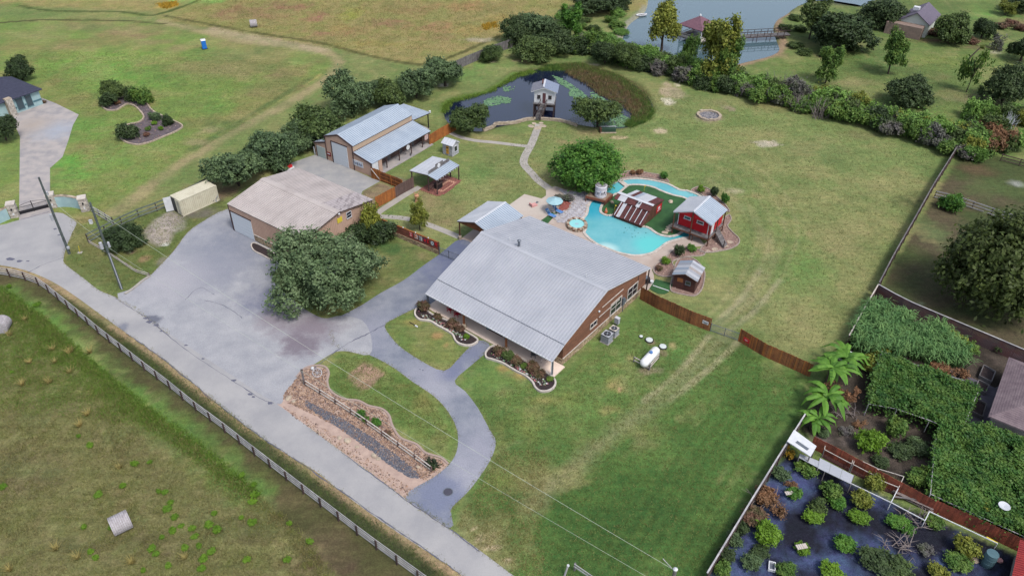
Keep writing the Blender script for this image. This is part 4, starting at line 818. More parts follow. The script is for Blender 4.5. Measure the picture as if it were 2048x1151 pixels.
# ---- white shed
MT['_fascia'] = MT['white']
ws = thing('garden_shed', (-9.468, 116.327, 0), 'tiny white shed with pale tin roof and orange shelf beside the bar pavilion', 'shed', 2.569)
L, w_, HR, HE = 2.366, 1.089, 2.65, 2.0
slope(ws, (0, 0, HR), (L, 0, 0), (0, w_, HE - HR), MT['galv_pale'], .6); slope(ws, (0, 0, HR), (L, 0, 0), (0, -w_, HE - HR), MT['galv_pale'], .6)
MT['greywhite'] = mat('worn_white_boards', S(190, 192, 200), S(150, 152, 160), sc=3, grain=.2)
wmat = MT['greywhite']
MB().vprism([(-w_ + .2, 0), (w_ - .2, 0), (w_ - .2, HE + .0), (0, HR - .18), (-w_ + .2, HE + .0)], 0, .2, L - .2).build('wall', wmat, ws)
for k in range(12): MB().box(.2 + k * .165, .35 + k * .165, w_ - .2, w_ - .17, .05, HE).build('wall_board', wmat, ws)
board(ws, 'v', w_ - .16, .9, 1.4, .3, 1.7, .05, mat('orange_shelf', S(216, 160, 60), grain=.1), 'shelf_panel'); board(ws, 'v', w_ - .11, .95, 1.35, 1.3, 1.5, .02, MT['black'], 'shelf_gap')
board(ws, 'v', w_ - .11, .95, 1.35, .8, .86, .02, MT['black'], 'shelf_gap')
window(ws, 'u', .2, -.35, .35, .7, 1.6, -1, MT['white'], 2, 2, .06)

# ---- white cabin on stilts in the pond
MT['_fascia'] = MT['white']
pc = thing('stilt_cabin', (5.275, 131.768, 0), 'small white cabin on stilts over the dark pond with a stair to the stone bank', 'cabin', 1.454); cf = Frame(pc)
L, w_, HR, HE = 3.9, 2.42, 5.45, 4.6; FZ = 2.35
slope(pc, (0, 0, HR), (L, 0, 0), (0, w_, HE - HR), mat('grey_roof_metal', S(146, 148, 160), grain=.08, rough=.5, metal=.2), .8); slope(pc, (0, 0, HR), (L, 0, 0), (0, -w_, HE - HR), mat('roof_metal_shaded_side', S(130, 144, 170), grain=.08, rough=.5, metal=.2), .8)  # same metal on both; the right slope's bluer shade is painted into its colour
MB().beam((.3, .15, HR + .02), (L, .15, HR + .02), .3, .05).build('ridge_cap', MT['galv_pale'], pc)
ww = 1.8
MB().vprism([(-ww, FZ), (ww, FZ), (ww, HE + .02), (0, HR - .22), (-ww, HE + .02)], 0, .45, L - .1).build('wall', MT['white'], pc)
for k in range(12):
    z = FZ + .04 + k * .19
    if z < HE - .1: MB().box(.415, .45, -ww, ww, z, z + .17).build('clapboard', MT['white'], pc)
board(pc, 'u', .41, -.28, .28, FZ, FZ + 1.9, -.04, mat('dark_red_brown_door', S(92, 60, 66), grain=.15), 'door')
MTd = mat('dark_window_red', S(84, 50, 60), grain=.1, rough=.3)
for c_ in (-1.05, .95): window(pc, 'u', .41, c_ - .24, c_ + .24, FZ + .9, FZ + 1.45, -1, MTd, 2, 2, .05)
MB().box(.05, L, -ww - .15, ww + .15, FZ - .16, FZ).build('floor_deck', MT['greywood'], pc)
for x in (.2, 2.0, L - .2):
    for y in (-ww, 0, ww): MB().box(x - .09, x + .09, y - .09, y + .09, -1.5, FZ - .16).build('stilt', MT['postdark'], pc)
MB().box(L - .3, L - .2, -ww + .1, ww - .1, .2, FZ - .2).build('lattice', MT['postdark'], pc)
MB().tube([(1.9, .45, HR - .1), (1.9, .45, HR + .75)], .09, 8).build('flue', mat('rusty_flue', S(150, 90, 72), grain=.1), pc); MB().lathe([(.16, 0), (.16, .12)], 8, (1.9, .45, HR - .05)).build('flue_collar', MT['black'], pc)
b0 = cf.loc(G(1073, 241)); n_ = 12; st0 = Vector((.1, .0, FZ)); st1 = Vector((b0.x, b0.y, .12))
for k in range(n_):
    q = st0.lerp(st1, (k + .5) / n_); MB().box(q.x - .16, q.x + .1, q.y - .5, q.y + .5, q.z - .03, q.z + .03).build('stair_tread', MT['greywood'], pc)
for s_ in (-.55, .55):
    MB().beam(st0 + Vector((0, s_, -.1)), st1 + Vector((0, s_, -.1)), .08, .22).build('stringer', MT['postdark'], pc)
    MB().beam(st0 + Vector((0, s_, .9)), st1 + Vector((0, s_, .9)), .07, .07).build('handrail', MT['postdark'], pc)
    for k in range(4): q = st0.lerp(st1, k / 3.0) + Vector((0, s_, 0)); MB().box(q.x - .04, q.x + .04, q.y - .04, q.y + .04, q.z - .1, q.z + .95).build('baluster', MT['postdark'], pc)

# ---- red cabin over the lazy river
MT['_fascia'] = MT['white']
rc = thing('red_cabin', (24.754, 91.74, 0), 'bright red raised cabin with silver roof and plank deck straddling the pool channel', 'cabin', .941); rf = Frame(rc)
L, w_, HR, HE = 5.207, 2.951, 4.773, 3.6; FZ = 1.25
slope(rc, (0, 0, HR), (L, 0, 0), (0, w_, HE - HR), MT['galv_pale'], .75); slope(rc, (0, 0, HR), (L, 0, 0), (0, -w_, HE - HR), MT['galv_barn'], .75); ridge(rc, (0, 0, HR), (L, 0, HR), MT['galv_pale'], .35, .04, .4)  # right slope in a bluer metal, its dimmer light put into the colour
ww = 2.45; FU = 1.1
MB().vprism([(-ww, FZ), (ww, FZ), (ww, HE + .0), (0, HR - .2), (-ww, HE + .0)], 0, FU, L - .1).build('wall', MT['cabinred'], rc)
MB().vprism([(ww, HE - .05), (ww, HE + .01), (0, HR - .19), (-ww, HE + .01), (-ww, HE - .05)], 0, .25, .33).build('gable_board', MT['cabinred'], rc)
for k in range(int(2 * ww / .2)): v = -ww + .05 + k * .2; MB().box(FU - .025, FU, v, v + .16, FZ + .02, HE - .05 + (ww - abs(v)) * .35).build('wall_board', MT['cabinred'], rc)
for c_ in (-.85, 1.1): window(rc, 'u', FU - .025, c_ - .42, c_ + .42, FZ + 1.35, FZ + 1.68, -1, MT['white'], 4, 1, .1)
for v in (ww - .08, -ww + .25): board(rc, 'u', FU - .03, v, v + .1, FZ, FZ + 2.1, -.04, MT['white'], 'trim_board')
board(rc, 'v', -ww, FU + .3, FU + 1.1, FZ, FZ + 1.9, -.05, MT['white'], 'side_door'); board(rc, 'u', FU - .03, -ww - .05, -ww + .05, FZ, HE, -.05, MT['white'], 'corner_trim')
for k in range(25):
    v = -ww - .35 + k * .228
    MB().box(.1, L - .05, v, v + .215, FZ - .05, FZ).build('deck_plank', MT['greywood'], rc)
for s_ in ((.08, -ww - .35, .08, ww + .3), (.08, -ww - .35, L, -ww - .35)): MB().beam((s_[0], s_[1], FZ - .17), (s_[2], s_[3], FZ - .17), .08, .22).build('deck_beam', MT['plank'], rc)
for x in (.15, 2.6, L - .15):
    for y in (ww + .25, 0 if x < 1 else 9, -ww - .3):
        if y < 5: MB().box(x - .07, x + .07, y - .07, y + .07, -.2, (HE - .1) if x < 1 and y else (HE - .05 if y else HR - .3)).build('post', MT['plank'], rc)
MB().box(.08, .16, -.5, -.4, -.2, FZ).build('post', MT['plank'], rc)
s0 = Vector((L * .5 + .3, -ww - .35, FZ)); s1 = Vector((1.6, -ww - 2.4, .15))
for k in range(7):
    q = s0.lerp(s1, (k + .5) / 7); MB().box(q.x - .5, q.x + .5, q.y - .17, q.y + .17, q.z - .03, q.z + .02).build('stair_tread', MT['greywood'], rc)
for s_ in (-.52, .52): MB().beam(s0 + Vector((s_, 0, -.1)), s1 + Vector((s_, 0, -.1)), .07, .22).build('stringer', MT['greywood'], rc)
for k in (0, 1): q = s0.lerp(s1, k * .95) + Vector((-.52, 0, 0)); MB().box(q.x - .05, q.x + .05, q.y - .05, q.y + .05, q.z - .2, q.z + 1).build('newel_post', MT['postdark'], rc)

# ---- rusty tin shack on the island
sh = thing('tin_shack', (20.292, 96.883, 0), 'brown plank shack with patched rusty and silver tin roof on the green island', 'shack', 2.496); sf_ = Frame(sh)
L, HR = 5.953, 2.6; wb, hb, wf, hfz, wl_, hl = 3.3, 1.9, 1.15, 2.0, 3.1, .55
rm = [MT['rust'], MT['galv_pale'], MT['rust'], MT['galv_barn'], MT['rust'], MT['rust'], MT['galv_pale']]
MT['_fascia'] = MT['plank']
slope(sh, (0, 0, HR), (4.7, 0, 0), (0, -wb, hb - HR), MT['galv_barn'], .62, .2, mats=lambda i: [MT['galv_pale'], MT['rust'], MT['galv_barn'], MT['galv_pale'], MT['galv_pale'], MT['galv_pale'], MT['rust'], MT['rust']][i % 8] if i != 7 else MT['rust'])
slope(sh, (0, 0, HR), (L, 0, 0), (0, wf, hfz - HR), MT['rust'], .6, .2, mats=lambda i: [MT['rust'], MT['rust'], MT['rust'], MT['galv_pale'], MT['rust'], MT['rust'], MT['rust'], MT['galv_pale'], MT['galv_pale'], MT['rust']][i % 10])
slope(sh, (0, wf - .1, hfz - .18), (4.9, 0, 0), (0, wl_ - wf, hl - hfz + .1), MT['rust'], .54, .2, mats=lambda i: MT['galv_pale'] if i == 7 else MT['rust'])
for k in range(6): MB().beam((.35 + k * .85, wf, hfz - .06), (.35 + k * .85, wl_ - .02, hl + .12), .1, .04).build('batten', MT['galv_pale'], sh)
ridge(sh, (-.05, 0, HR), (L, 0, HR), MT['galv_pale'], .6, .05, .35)
MB().vprism([(-wb + .25, 0), (wf - .1, 0), (wf - .1, hfz - .12), (0, HR - .18), (-wb + .25, hb - .05)], 0, .15, 4.6).build('wall', MT['plank'], sh)
MB().vprism([(wf - .1, 0), (wl_ - .25, 0), (wl_ - .25, hl - .02), (wf - .1, hfz - .35)], 0, .15, 4.75).build('wall', MT['plank'], sh)
for k in range(10): MB().box(.11, .15, -wb + .3 + k * .4, -wb + .66 + k * .4, .03, min(hb + .1, 1.75) if k < 9 else 1.2).build('wall_board', MT['plank'], sh)
v0 = -wb + .5; board(sh, 'u', .11, v0, v0 + 1.5, .5, 1.6, -.04, MT['cabinred'], 'red_panel'); board(sh, 'u', .07, v0 + .3, v0 + 1.2, .7, .82, -.015, MT['white'], 'sign_stroke'); board(sh, 'u', .07, v0 + .5, v0 + 1.1, 1.0, 1.35, -.015, MT['white'], 'sign_stroke')
for k in range(2): MB().box(1.9 + k * .35, 2.1 + k * .35, .4, .8, 2.42, 2.46).build('roof_patch', MT['black'], sh)

# ---- brown play shed by the gate
bs = thing('brown_shed', (21.925, 79.849, 0), 'small dark brown plank shed with patchy silver roof inside a gravel ring', 'shed', 1.103)
L, w_, HR, HE = 3.504, 1.681, 2.75, 2.1
slope(bs, (0, 0, HR), (L, 0, 0), (0, w_, HE - HR), MT['galv_barn'], .6, .2, mats=lambda i: [MT['galv_barn'], MT['galv_pale'], MT['galv_barn'], MT['galv_pale'], MT['galv'], MT['galv_barn']][i % 6]); slope(bs, (0, 0, HR), (L, 0, 0), (0, -w_, HE - HR), MT['galv'], .5, .2, mats=lambda i: [MT['galv_pale'], MT['galv'], MT['galv_pale'], MT['tanroof'], MT['galv'], MT['galv_pale'], MT['galv']][i % 7])
MT['darkplank'] = mat('dark_red_brown_planks', S(88, 54, 50), S(68, 44, 44), sc=2, grain=.2, rnd=.15)
MB().vprism([(-w_ + .25, 0), (w_ - .25, 0), (w_ - .25, HE + .02), (0, HR - .2), (-w_ + .25, HE + .02)], 0, .3, L - .2).build('wall', MT['darkplank'], bs)
for k in range(11): z = .06 + k * .19; MB().box(.265, .3, -w_ + .26, w_ - .26, z, z + .17).build('wall_board', MT['darkplank'], bs)
window(bs, 'u', .265, -.75, -.2, 1.1, 1.55, -1, MT['steel'], 1, 1, .07); board(bs, 'u', .26, .2, .95, 1.15, 1.75, -.03, MT['cedar'], 'shutter')
for k, (x, y) in enumerate(((-.15, .9), (-.4, .2), (-.2, -.5), (.1, 1.3))): pass

# ---- neighbour's pale house, left edge
MT['_fascia'] = MT['darktrim']
c0 = G(86.7, 208); c1 = G(37.8, 225.5); yaw = math.atan2((c1 - c0).y, (c1 - c0).x)
nh = thing('stucco_house', c0, 'pale blue stucco house with dark hipped roof at the left edge', 'house', yaw); nf = Frame(nh)
wd = (c1 - c0).length; HEv = 2.9
# local x runs along the front wall to the left of the picture, local -y away from the camera
back = -1 if Frame(nh).loc((c0.x, c0.y + 5, 0)).y < 0 else 1
MB().box(0, 14, min(0, back * 9), max(0, back * 9), 0, HEv).build('wall', MT['stucco'], nh)
def hip(parent, x0, x1, y0, y1, z0, zr_, m, name='roof', ov=.5):
    x0 -= ov; x1 += ov; y0 -= ov; y1 += ov; d = (y1 - y0) / 2; ym = (y0 + y1) / 2
    if (x1 - x0) > (y1 - y0): a, b_ = (x0 + d, ym, zr_), (x1 - d, ym, zr_)
    else: d = (x1 - x0) / 2; a, b_ = ((x0 + x1) / 2, y0 + d, zr_), ((x0 + x1) / 2, y1 - d, zr_)
    v = [(x0, y0, z0), (x1, y0, z0), (x1, y1, z0), (x0, y1, z0), a, b_, (x0, y0, z0 - .18), (x1, y0, z0 - .18), (x1, y1, z0 - .18), (x0, y1, z0 - .18)]
    f = [(0, 1, 5, 4), (2, 3, 4, 5), (1, 2, 5), (3, 0, 4)] if (x1 - x0) > (y1 - y0) else [(1, 2, 5, 4), (3, 0, 4, 5), (0, 1, 4), (2, 3, 5)]
    f += [(0, 6, 7, 1), (1, 7, 8, 2), (2, 8, 9, 3), (3, 9, 6, 0), (6, 9, 8, 7)]
    r = MB().raw(v, f).build(name, m, parent)
    # shingle courses: thin raised lips parallel to the eaves
    mb = MB(); V = [Vector(q) for q in v]
    fs = [(0, 1, 5, 4), (1, 2, 5, 5), (2, 3, 4, 5), (3, 0, 4, 4)] if (x1 - x0) > (y1 - y0) else [(1, 2, 5, 4), (2, 3, 5, 5), (3, 0, 4, 5), (0, 1, 4, 4)]
    for A_, B_, C_, D__ in fs:
        n_ = int((V[C_] - V[B_]).length / .32)
        for k in range(1, n_): t = k / n_; mb.beam(V[A_].lerp(V[D__], t), V[B_].lerp(V[C_], t), .06, .03)
    mb.build('shingle_courses', m, r, 'stuff')
    return r
hip(nh, 0, 14, min(0, back * 9), max(0, back * 9), HEv, 5.6, MT['shingle'])
MB().box(5.5, 12, min(back * 5, back * 13), max(back * 5, back * 13), 0, 6.2).build('upper_wall', MT['stucco'], nh); hip(nh, 5.5, 12, min(back * 5, back * 13), max(back * 5, back * 13), 6.2, 8.2, MT['shingle'], 'upper_roof')
sgn_ = -back
MT['glassteal'] = mat('dark_tinted_glass', S(58, 78, 88), grain=.05, rough=.1, spec=.8)
for a, b2 in ((1.7, 2.7), (3.3, 4.4)): window(nh, 'v', 0, a, b2, .5, 2.4, sgn_, MT['stucco_dark'], 1, 1, .08, glass=MT['glassteal'])
for a, b2 in ((0, 1.55), (2.85, 3.15), (4.6, 6)): board(nh, 'v', 0, a, b2, .85, 1.15, .05 * sgn_, MT['stucco_dark'], 'band')
stonewall(nh, 'v', sgn_ * .9, sgn_, wd + .6, wd + 1.7, 0, 3.2, seed=21, sz=.4).data.materials[0] = MT['palestone']; MB().box(wd + .6, wd + 1.7, min(0, sgn_ * .9), max(0, sgn_ * .9), 0, 3.3).build('stone_pier', MT['boulder'], nh)

# ---- neighbour's shingled roof, right edge, and red tiled roof, lower right
def far_house(name, C, A, z, lab, cat, LA, LB, zr_, mroof, mwall):
    c = G(*C, z); a = G(*A, z); t = thing(name, (c.x, c.y, 0), lab, cat, math.atan2((a - c).y, (a - c).x)); MB().box(.5, LA - .5, -LB + .5, -.5, 0, z - .05).build('wall', mwall, t); hip(t, 0, LA, -LB, 0, z, zr_, mroof, ov=0); return t
MT['shingle_grey'] = mat('grey_brown_shingles', S(132, 118, 124), S(112, 98, 106), sc=1.2, grain=.2, gsc=10)
t = far_house('neighbor_house', (1977, 831), (2021.9, 702), 2.7, 'grey-brown shingled house roof cut by the right edge beside the vines', 'house', 11.2, 12, 5.0, MT['shingle_grey'], MT['concrete'])
c = G(2040, 1078, 2.6); a = G(2024, 1151, 2.6); t = thing('red_roof_house', (c.x, c.y, 0), 'house corner with ribbed red roof and pale fascia at the lower right', 'house', math.atan2((c - a).y, (c - a).x))
MT['redtile'] = mat('red_roof_sheet', S(172, 62, 62), S(150, 52, 56), sc=1, grain=.12, rnd=.05)
MB().box(-9, 0, -8, -.4, 0, 2.5).build('wall', MT['concrete'], t); MT['_fascia'] = MT['white']
slope(t, (-10, -5, 4.0), (10, 0, 0), (0, 5, -1.4), MT['redtile'], .5, .25); slope(t, (-10, -5, 4.0), (10, 0, 0), (0, -5, -1.4), MT['redtile'], .5, .25)
# ---- far house, top right
r0 = G(1835, 25.4, 5.2); r1 = G(1858, 4.2, 5.2); fh = thing('lake_house', (r0.x, r0.y, 0), 'far house with purple-grey roof, pale green gable and rooftop unit beyond the hedge', 'house', math.atan2((r1 - r0).y, (r1 - r0).x)); ff = Frame(fh)
Lr = (r1 - r0).length; we = ff.loc(G(1866.6, 44.8, 3.0)).y
wq = abs(we); MT['_fascia'] = MT['darktrim']
for s_ in (-1, 1):
    v = [(0, 0, 5.2), (Lr, 0, 5.2), (Lr, s_ * wq, 3.0), (0, s_ * wq, 3.0)]; MB().raw(v + [(a, b_, c_ - .2) for a, b_, c_ in v], [(0, 1, 2, 3), (4, 7, 6, 5), (0, 4, 5, 1), (1, 5, 6, 2), (2, 6, 7, 3), (3, 7, 4, 0)]).build('roof', MT['shingle_purple'], fh)
MB().vprism([(-wq + .4, 0), (wq - .4, 0), (wq - .4, 2.9), (0, 4.9), (-wq + .4, 2.9)], 0, .5, Lr - .5).build('wall', mat('pale_mint_siding', S(206, 214, 208), grain=.05), fh)
MB().box(-2.0, .5, -wq + 1, wq + 2, 0, 2.6).build('brick_wing', mat('tan_brick', S(150, 130, 120), S(132, 116, 110), sc=2, grain=.15), fh)
MB().box(2.5, 3.5, .3, 1.6, 4.9, 5.6).build('rooftop_unit', MT['white'], fh)

# ---- gazebo and footbridge over the lake
ap = G(1400.4, 31, 5.2); gz = thing('lake_gazebo', (ap.x, ap.y - .2, 0), 'open gazebo with pointed maroon roof standing in the far lake', 'gazebo', .75)
s_ = 3.2; v = [(-s_, -s_, 3.3), (s_, -s_, 3.3), (s_, s_, 3.3), (-s_, s_, 3.3), (0, 0, 5.2)]
MB().raw(v + [(a, b_, 3.12) for a, b_, _ in v[:4]], [(0, 1, 4), (1, 2, 4), (2, 3, 4), (3, 0, 4), (0, 5, 6, 1), (1, 6, 7, 2), (2, 7, 8, 3), (3, 8, 5, 0), (5, 8, 7, 6)]).build('roof', MT['shingle_maroon'], gz)
MB().lathe([(.25, 0), (.2, .3), (.02, .5)], 8, (0, 0, 5.15)).build('finial', MT['white'], gz)
for x in (-2.7, 2.7):
    for y in (-2.7, 2.7): MB().box(x - .12, x + .12, y - .12, y + .12, -1.2, 3.15).build('post', MT['white'], gz)
MB().box(-2.9, 2.9, -2.9, 2.9, .45, .65).build('floor', MT['greywood'], gz)
for x0, y0, x1, y1 in ((-2.7, -2.7, 2.7, -2.7), (-2.7, -2.7, -2.7, 2.7), (2.7, 2.7, -2.7, 2.7)): MB().beam((x0, y0, 1.5), (x1, y1, 1.5), .1).build('rail', MT['coping'], gz); MB().beam((x0, y0, .9), (x1, y1, .9), .08, .5).build('rail', MT['coping'], gz)
p0 = G(1416, 76, 1.0); p1 = G(1577, 67, 1.0); d = p1 - p0; br = thing('footbridge', (p0.x, p0.y, 0), 'long wooden footbridge with dark railings from gazebo to far bank', 'bridge', math.atan2(d.y, d.x)); Lb = d.length
k = 0
while k * .3 < Lb: MB().box(k * .3, k * .3 + .27, -.9, .9, .92, 1.0).build('deck_board', MT['greywood'], br); k += 1
for y in (-.85, .85):
    MB().beam((0, y, .85), (Lb, y, .85), .12, .2).build('bearer', MT['postdark'], br); MB().beam((0, y, 2.0), (Lb, y, 2.0), .09, .09).build('handrail', MT['postdark'], br); MB().beam((0, y, 1.5), (Lb, y, 1.5), .05, .05).build('handrail', MT['postdark'], br)
    x = 0
    while x < Lb: MB().box(x, x + .1, y - .05, y + .05, -1.3 if int(x / 1.6) % 2 == 0 else .9, 2.0).build('rail_post', MT['postdark'], br); x += 1.6
bo = thing('upturned_boat', G(1283, 31), 'small white boat pulled up on the near bank of the far lake', 'boat', .4); MB().lathe([(.9, 0), (1.0, .25), (.8, .3), (.7, .12), (.01, .1)], 14).build('hull', MT['white'], bo, ).scale = (1.5, .7, 1.0)
MB().box(-.9, .9, -.1, .1, .2, .26).build('thwart', MT['greywood'], bo)

# ------------------------------------------------------------------ swimming pool, island, spa, beds
def perim(pts, step):
    P = [Vector((p[0], p[1], 0)) for p in pts]; P.append(P[0]); o = []; carry = 0
    for i in range(len(P) - 1):
        d = P[i + 1] - P[i]; l = d.length
        if l < 1e-5: continue
        t = carry
        while t < l: o.append((P[i] + d * t / l, math.atan2(d.y, d.x))); t += step
        carry = t - l
    return o
POOL = [(1190, 397), (1181, 404), (1176, 414), (1175, 422), (1172, 430), (1165, 439), (1166, 447), (1171, 457), (1169, 467), (1190, 486), (1212, 496), (1237, 505.5), (1271, 511.5), (1302, 506.8), (1320.5, 496), (1334, 486), (1355, 479), (1380.5, 474), (1400, 468),
        (1418, 450), (1424, 428), (1415, 405), (1398, 391), (1374.8, 382), (1359.8, 380), (1340, 370), (1325, 365), (1300, 360), (1275, 357.5), (1255, 358.5), (1243, 361), (1228, 366), (1213, 377), (1203, 388)]
ISLE = [(1222, 394), (1212, 401), (1204, 411), (1201, 420), (1203, 426), (1210, 430), (1218, 431.5), (1230, 431), (1255, 443), (1281, 452), (1297, 456), (1310, 465), (1323, 471), (1344, 473), (1362, 466), (1376, 452), (1386, 432), (1384, 412), (1372, 397.5), (1350, 391.5),
        (1335, 387), (1320, 381), (1305, 374.5), (1285, 370.5), (1265, 370), (1255, 372), (1245, 380), (1238, 386), (1230, 389)]
pp = smooth(GP(POOL), 4); ip = smooth(GP(ISLE), 4)
pl = thing('swimming_pool', G(1240, 450), 'large freeform turquoise swimming pool winding round a green island', 'swimming pool'); pz = G(1240, 450)
rel = lambda P, o: [Vector((p[0] - o[0], p[1] - o[1], 0)) for p in P]
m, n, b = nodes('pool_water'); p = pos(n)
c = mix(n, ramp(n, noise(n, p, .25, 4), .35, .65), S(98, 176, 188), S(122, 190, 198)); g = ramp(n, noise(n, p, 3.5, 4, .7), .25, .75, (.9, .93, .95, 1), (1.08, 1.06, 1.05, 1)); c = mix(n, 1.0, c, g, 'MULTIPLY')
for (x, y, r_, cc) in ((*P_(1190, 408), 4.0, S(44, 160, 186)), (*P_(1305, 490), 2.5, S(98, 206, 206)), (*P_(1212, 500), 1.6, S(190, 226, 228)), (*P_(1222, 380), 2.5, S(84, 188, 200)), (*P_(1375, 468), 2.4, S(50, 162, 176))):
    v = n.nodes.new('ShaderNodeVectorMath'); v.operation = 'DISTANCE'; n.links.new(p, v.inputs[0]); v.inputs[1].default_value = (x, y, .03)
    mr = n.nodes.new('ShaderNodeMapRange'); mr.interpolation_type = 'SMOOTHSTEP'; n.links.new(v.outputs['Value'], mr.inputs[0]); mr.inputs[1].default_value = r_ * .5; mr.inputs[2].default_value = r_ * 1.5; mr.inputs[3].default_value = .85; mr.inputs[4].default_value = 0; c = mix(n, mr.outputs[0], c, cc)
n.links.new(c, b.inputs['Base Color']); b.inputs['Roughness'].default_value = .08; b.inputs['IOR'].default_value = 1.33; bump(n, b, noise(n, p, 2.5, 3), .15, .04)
ribbon(rel(pp, pz), .34, .026, True).build('pool_edge', MT['coping'], pl, fix=False)
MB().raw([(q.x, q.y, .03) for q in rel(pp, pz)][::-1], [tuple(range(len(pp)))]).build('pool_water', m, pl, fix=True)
cst = [MB().box(-.27 + k * .01, .27 - k * .005, -.2, .2, -.05, .1 + k * .006).mesh('coping_stone', MT['coping']) for k in range(3)]
k = 0
for q, a in perim(pp, .56):
    if k < 290: obj('coping_stone', cst[k % 3], pl, (q.x - pz.x, q.y - pz.y, .0), a); k += 1
# leaves lying under the water's edge of the island
mb = MB()
for q in rand_in([tuple(p[:2]) for p in GP([(1238, 440), (1262, 448), (1290, 460), (1300, 475), (1270, 482), (1245, 465)])], 26, 4): r_ = R.uniform(.05, .16); mb.raw([(q[0] - pz.x + r_ * R.uniform(.5, 1) * math.cos(t), q[1] - pz.y + r_ * R.uniform(.5, 1) * math.sin(t), .035) for t in (0, 1.2, 2.5, 3.7, 5)], [(0, 1, 2, 3, 4)])
o = mb.build('floating_leaves', mat('wet_leaves', S(40, 110, 112), grain=.2), pl, 'stuff')
il = thing('pool_island', G(1290, 420), 'kidney-shaped island of green putting turf with a pale stone edge inside the pool', 'island'); iz = G(1290, 420)
MB().prism(rel(ip, iz), 0, .07).build('turf', MT['turf'], il, fix=False)
for q, a in perim(ip, .56): obj('coping_stone', cst[R.randrange(3)], il, (q.x - iz.x, q.y - iz.y, .02), a)
def gq(px, py, z=0): return G(px, py, z)
# plank bridge across the river
wb_ = thing('river_footbridge', G(1245, 367), 'low pale stone slab bridge across the lazy river', 'bridge'); wz = G(1245, 367)
a = G(1237, 361) - wz; b_ = G(1254, 374) - wz
for k in range(4):
    p0 = a.lerp(b_, k / 4); p1 = a.lerp(b_, (k + .93) / 4); MB().beam((p0.x, p0.y, .16), (p1.x, p1.y, .16), .8, .1).build('slab', MT['coping'], wb_)
# wooden deck bridge that carries the white tank
tb = thing('tank_deck', G(1205, 402), 'brown timber deck bridge under the white tank at the head of the pool', 'deck'); tz = G(1205, 402)
A_, B_, C_, D_ = [G(*q, .95) - tz for q in ((1172, 391), (1210, 400.5), (1225, 387), (1190, 378))]
nrow = 16
for k in range(nrow):
    t0, t1 = k / nrow, (k + .9) / nrow; q = [A_.lerp(B_, t0), A_.lerp(B_, t1), D_.lerp(C_, t1), D_.lerp(C_, t0)]
    MB().raw([(p.x, p.y, .9) for p in q] + [(p.x, p.y, .95) for p in q], [(3, 2, 1, 0), (4, 5, 6, 7), (0, 1, 5, 4), (1, 2, 6, 5), (2, 3, 7, 6), (3, 0, 4, 7)]).build('deck_plank', mat('tan_deck_plank', S(156, 134, 116), S(132, 110, 98), grain=.15, rnd=.1) if k == 0 else bpy.data.materials['tan_deck_plank'], tb)
for p, q in ((A_, B_), (B_, C_), (A_, D_)): MB().beam((p.x, p.y, .72), (q.x, q.y, .72), .1, .34).build('fascia_board', mat('rust_red_fascia', S(140, 84, 66), grain=.2), tb)
for p in (A_, B_, C_, D_, (B_ + C_) / 2): MB().box(p.x - .08, p.x + .08, p.y - .08, p.y + .08, -.1, .9).build('post', MT['plank'], tb)
for k in range(8): p = B_.lerp(C_, k / 8); q = B_.lerp(C_, (k + .85) / 8); MB().beam((p.x, p.y, .3), (q.x, q.y, .3), .06, .55).build('skirt_board', MT['plank'], tb)
wt = thing('water_tank', G(1201, 391, .95), 'round white tank with dark lettering on the timber deck beside the big tree', 'tank'); 
MB().lathe([(.86, 0), (.88, .05), (.88, 1.75), (.8, 1.85)], 28).build('drum', mat('white_tank', S(222, 222, 232), S(196, 194, 204), sc=2, grain=.05), wt)
for z in (.25, 1.0, 1.7): MB().lathe([(.88, z), (.905, z + .02), (.905, z + .06), (.88, z + .08)], 28).build('band', MT['white'], wt)
MB().lathe([(.82, 1.84), (.72, 1.95), (.3, 2.0), (.02, 2.0)], 20).build('lid', mat('tank_litter', S(170, 168, 176), S(120, 118, 124), sc=8, grain=.3), wt)
for k, (w1, h1, z1) in enumerate(((.10, .36, .85), (.05, .36, .85), (.12, .12, 1.1), (.1, .36, .8), (.06, .34, .8), (.16, .3, .95), (.12, .12, .55))):
    t = math.radians(-125 + k * 13); c_, s_ = math.cos(t), math.sin(t)
    MB().beam(((.9) * c_, .9 * s_, z1 - h1 / 2), (.9 * c_, .9 * s_, z1 + h1 / 2), w1, .03, (c_, s_, 0)).build('letter', MT['black'] if k != 2 else MT['chairblue'], wt)
# spa
sp_ = thing('spa', G(1153.4, 451), 'raised round spa with brown stone rim beside the pool', 'spa')
rx, ry = 1.08, 1.22
mb = MB()
for k in range(26):
    t = k / 26 * 6.283; c_, s_ = math.cos(t), math.sin(t); w1 = R.uniform(.13, .16)
    for j, (ra_, z0, z1) in enumerate(((1.26, 0, .22), (1.2, .22, .42))):
        me_ = MB().box(-.2, .2, -w1, w1, z0, z1 + R.uniform(0, .03)).mesh('stone', MT['boulder'] if (k * 7 + j) % 3 else mat('brown_rim_stone', S(140, 104, 84), S(112, 84, 72), sc=3, grain=.2) if 'brown_rim_stone' not in bpy.data.materials else bpy.data.materials['brown_rim_stone'])
        obj('stone', me_, sp_, (c_ * ra_ * rx, s_ * ra_ * ry, 0), t + R.uniform(-.1, .1))
m2, n2_, b2_ = nodes('spa_water'); b2_.inputs['Base Color'].default_value = S(150, 220, 224); b2_.inputs['Roughness'].default_value = .1
MB().raw([(1.08 * rx * math.cos(t / 24 * 6.283), 1.08 * ry * math.sin(t / 24 * 6.283), .3) for t in range(24)], [tuple(range(24))]).build('spa_water', m2, sp_)
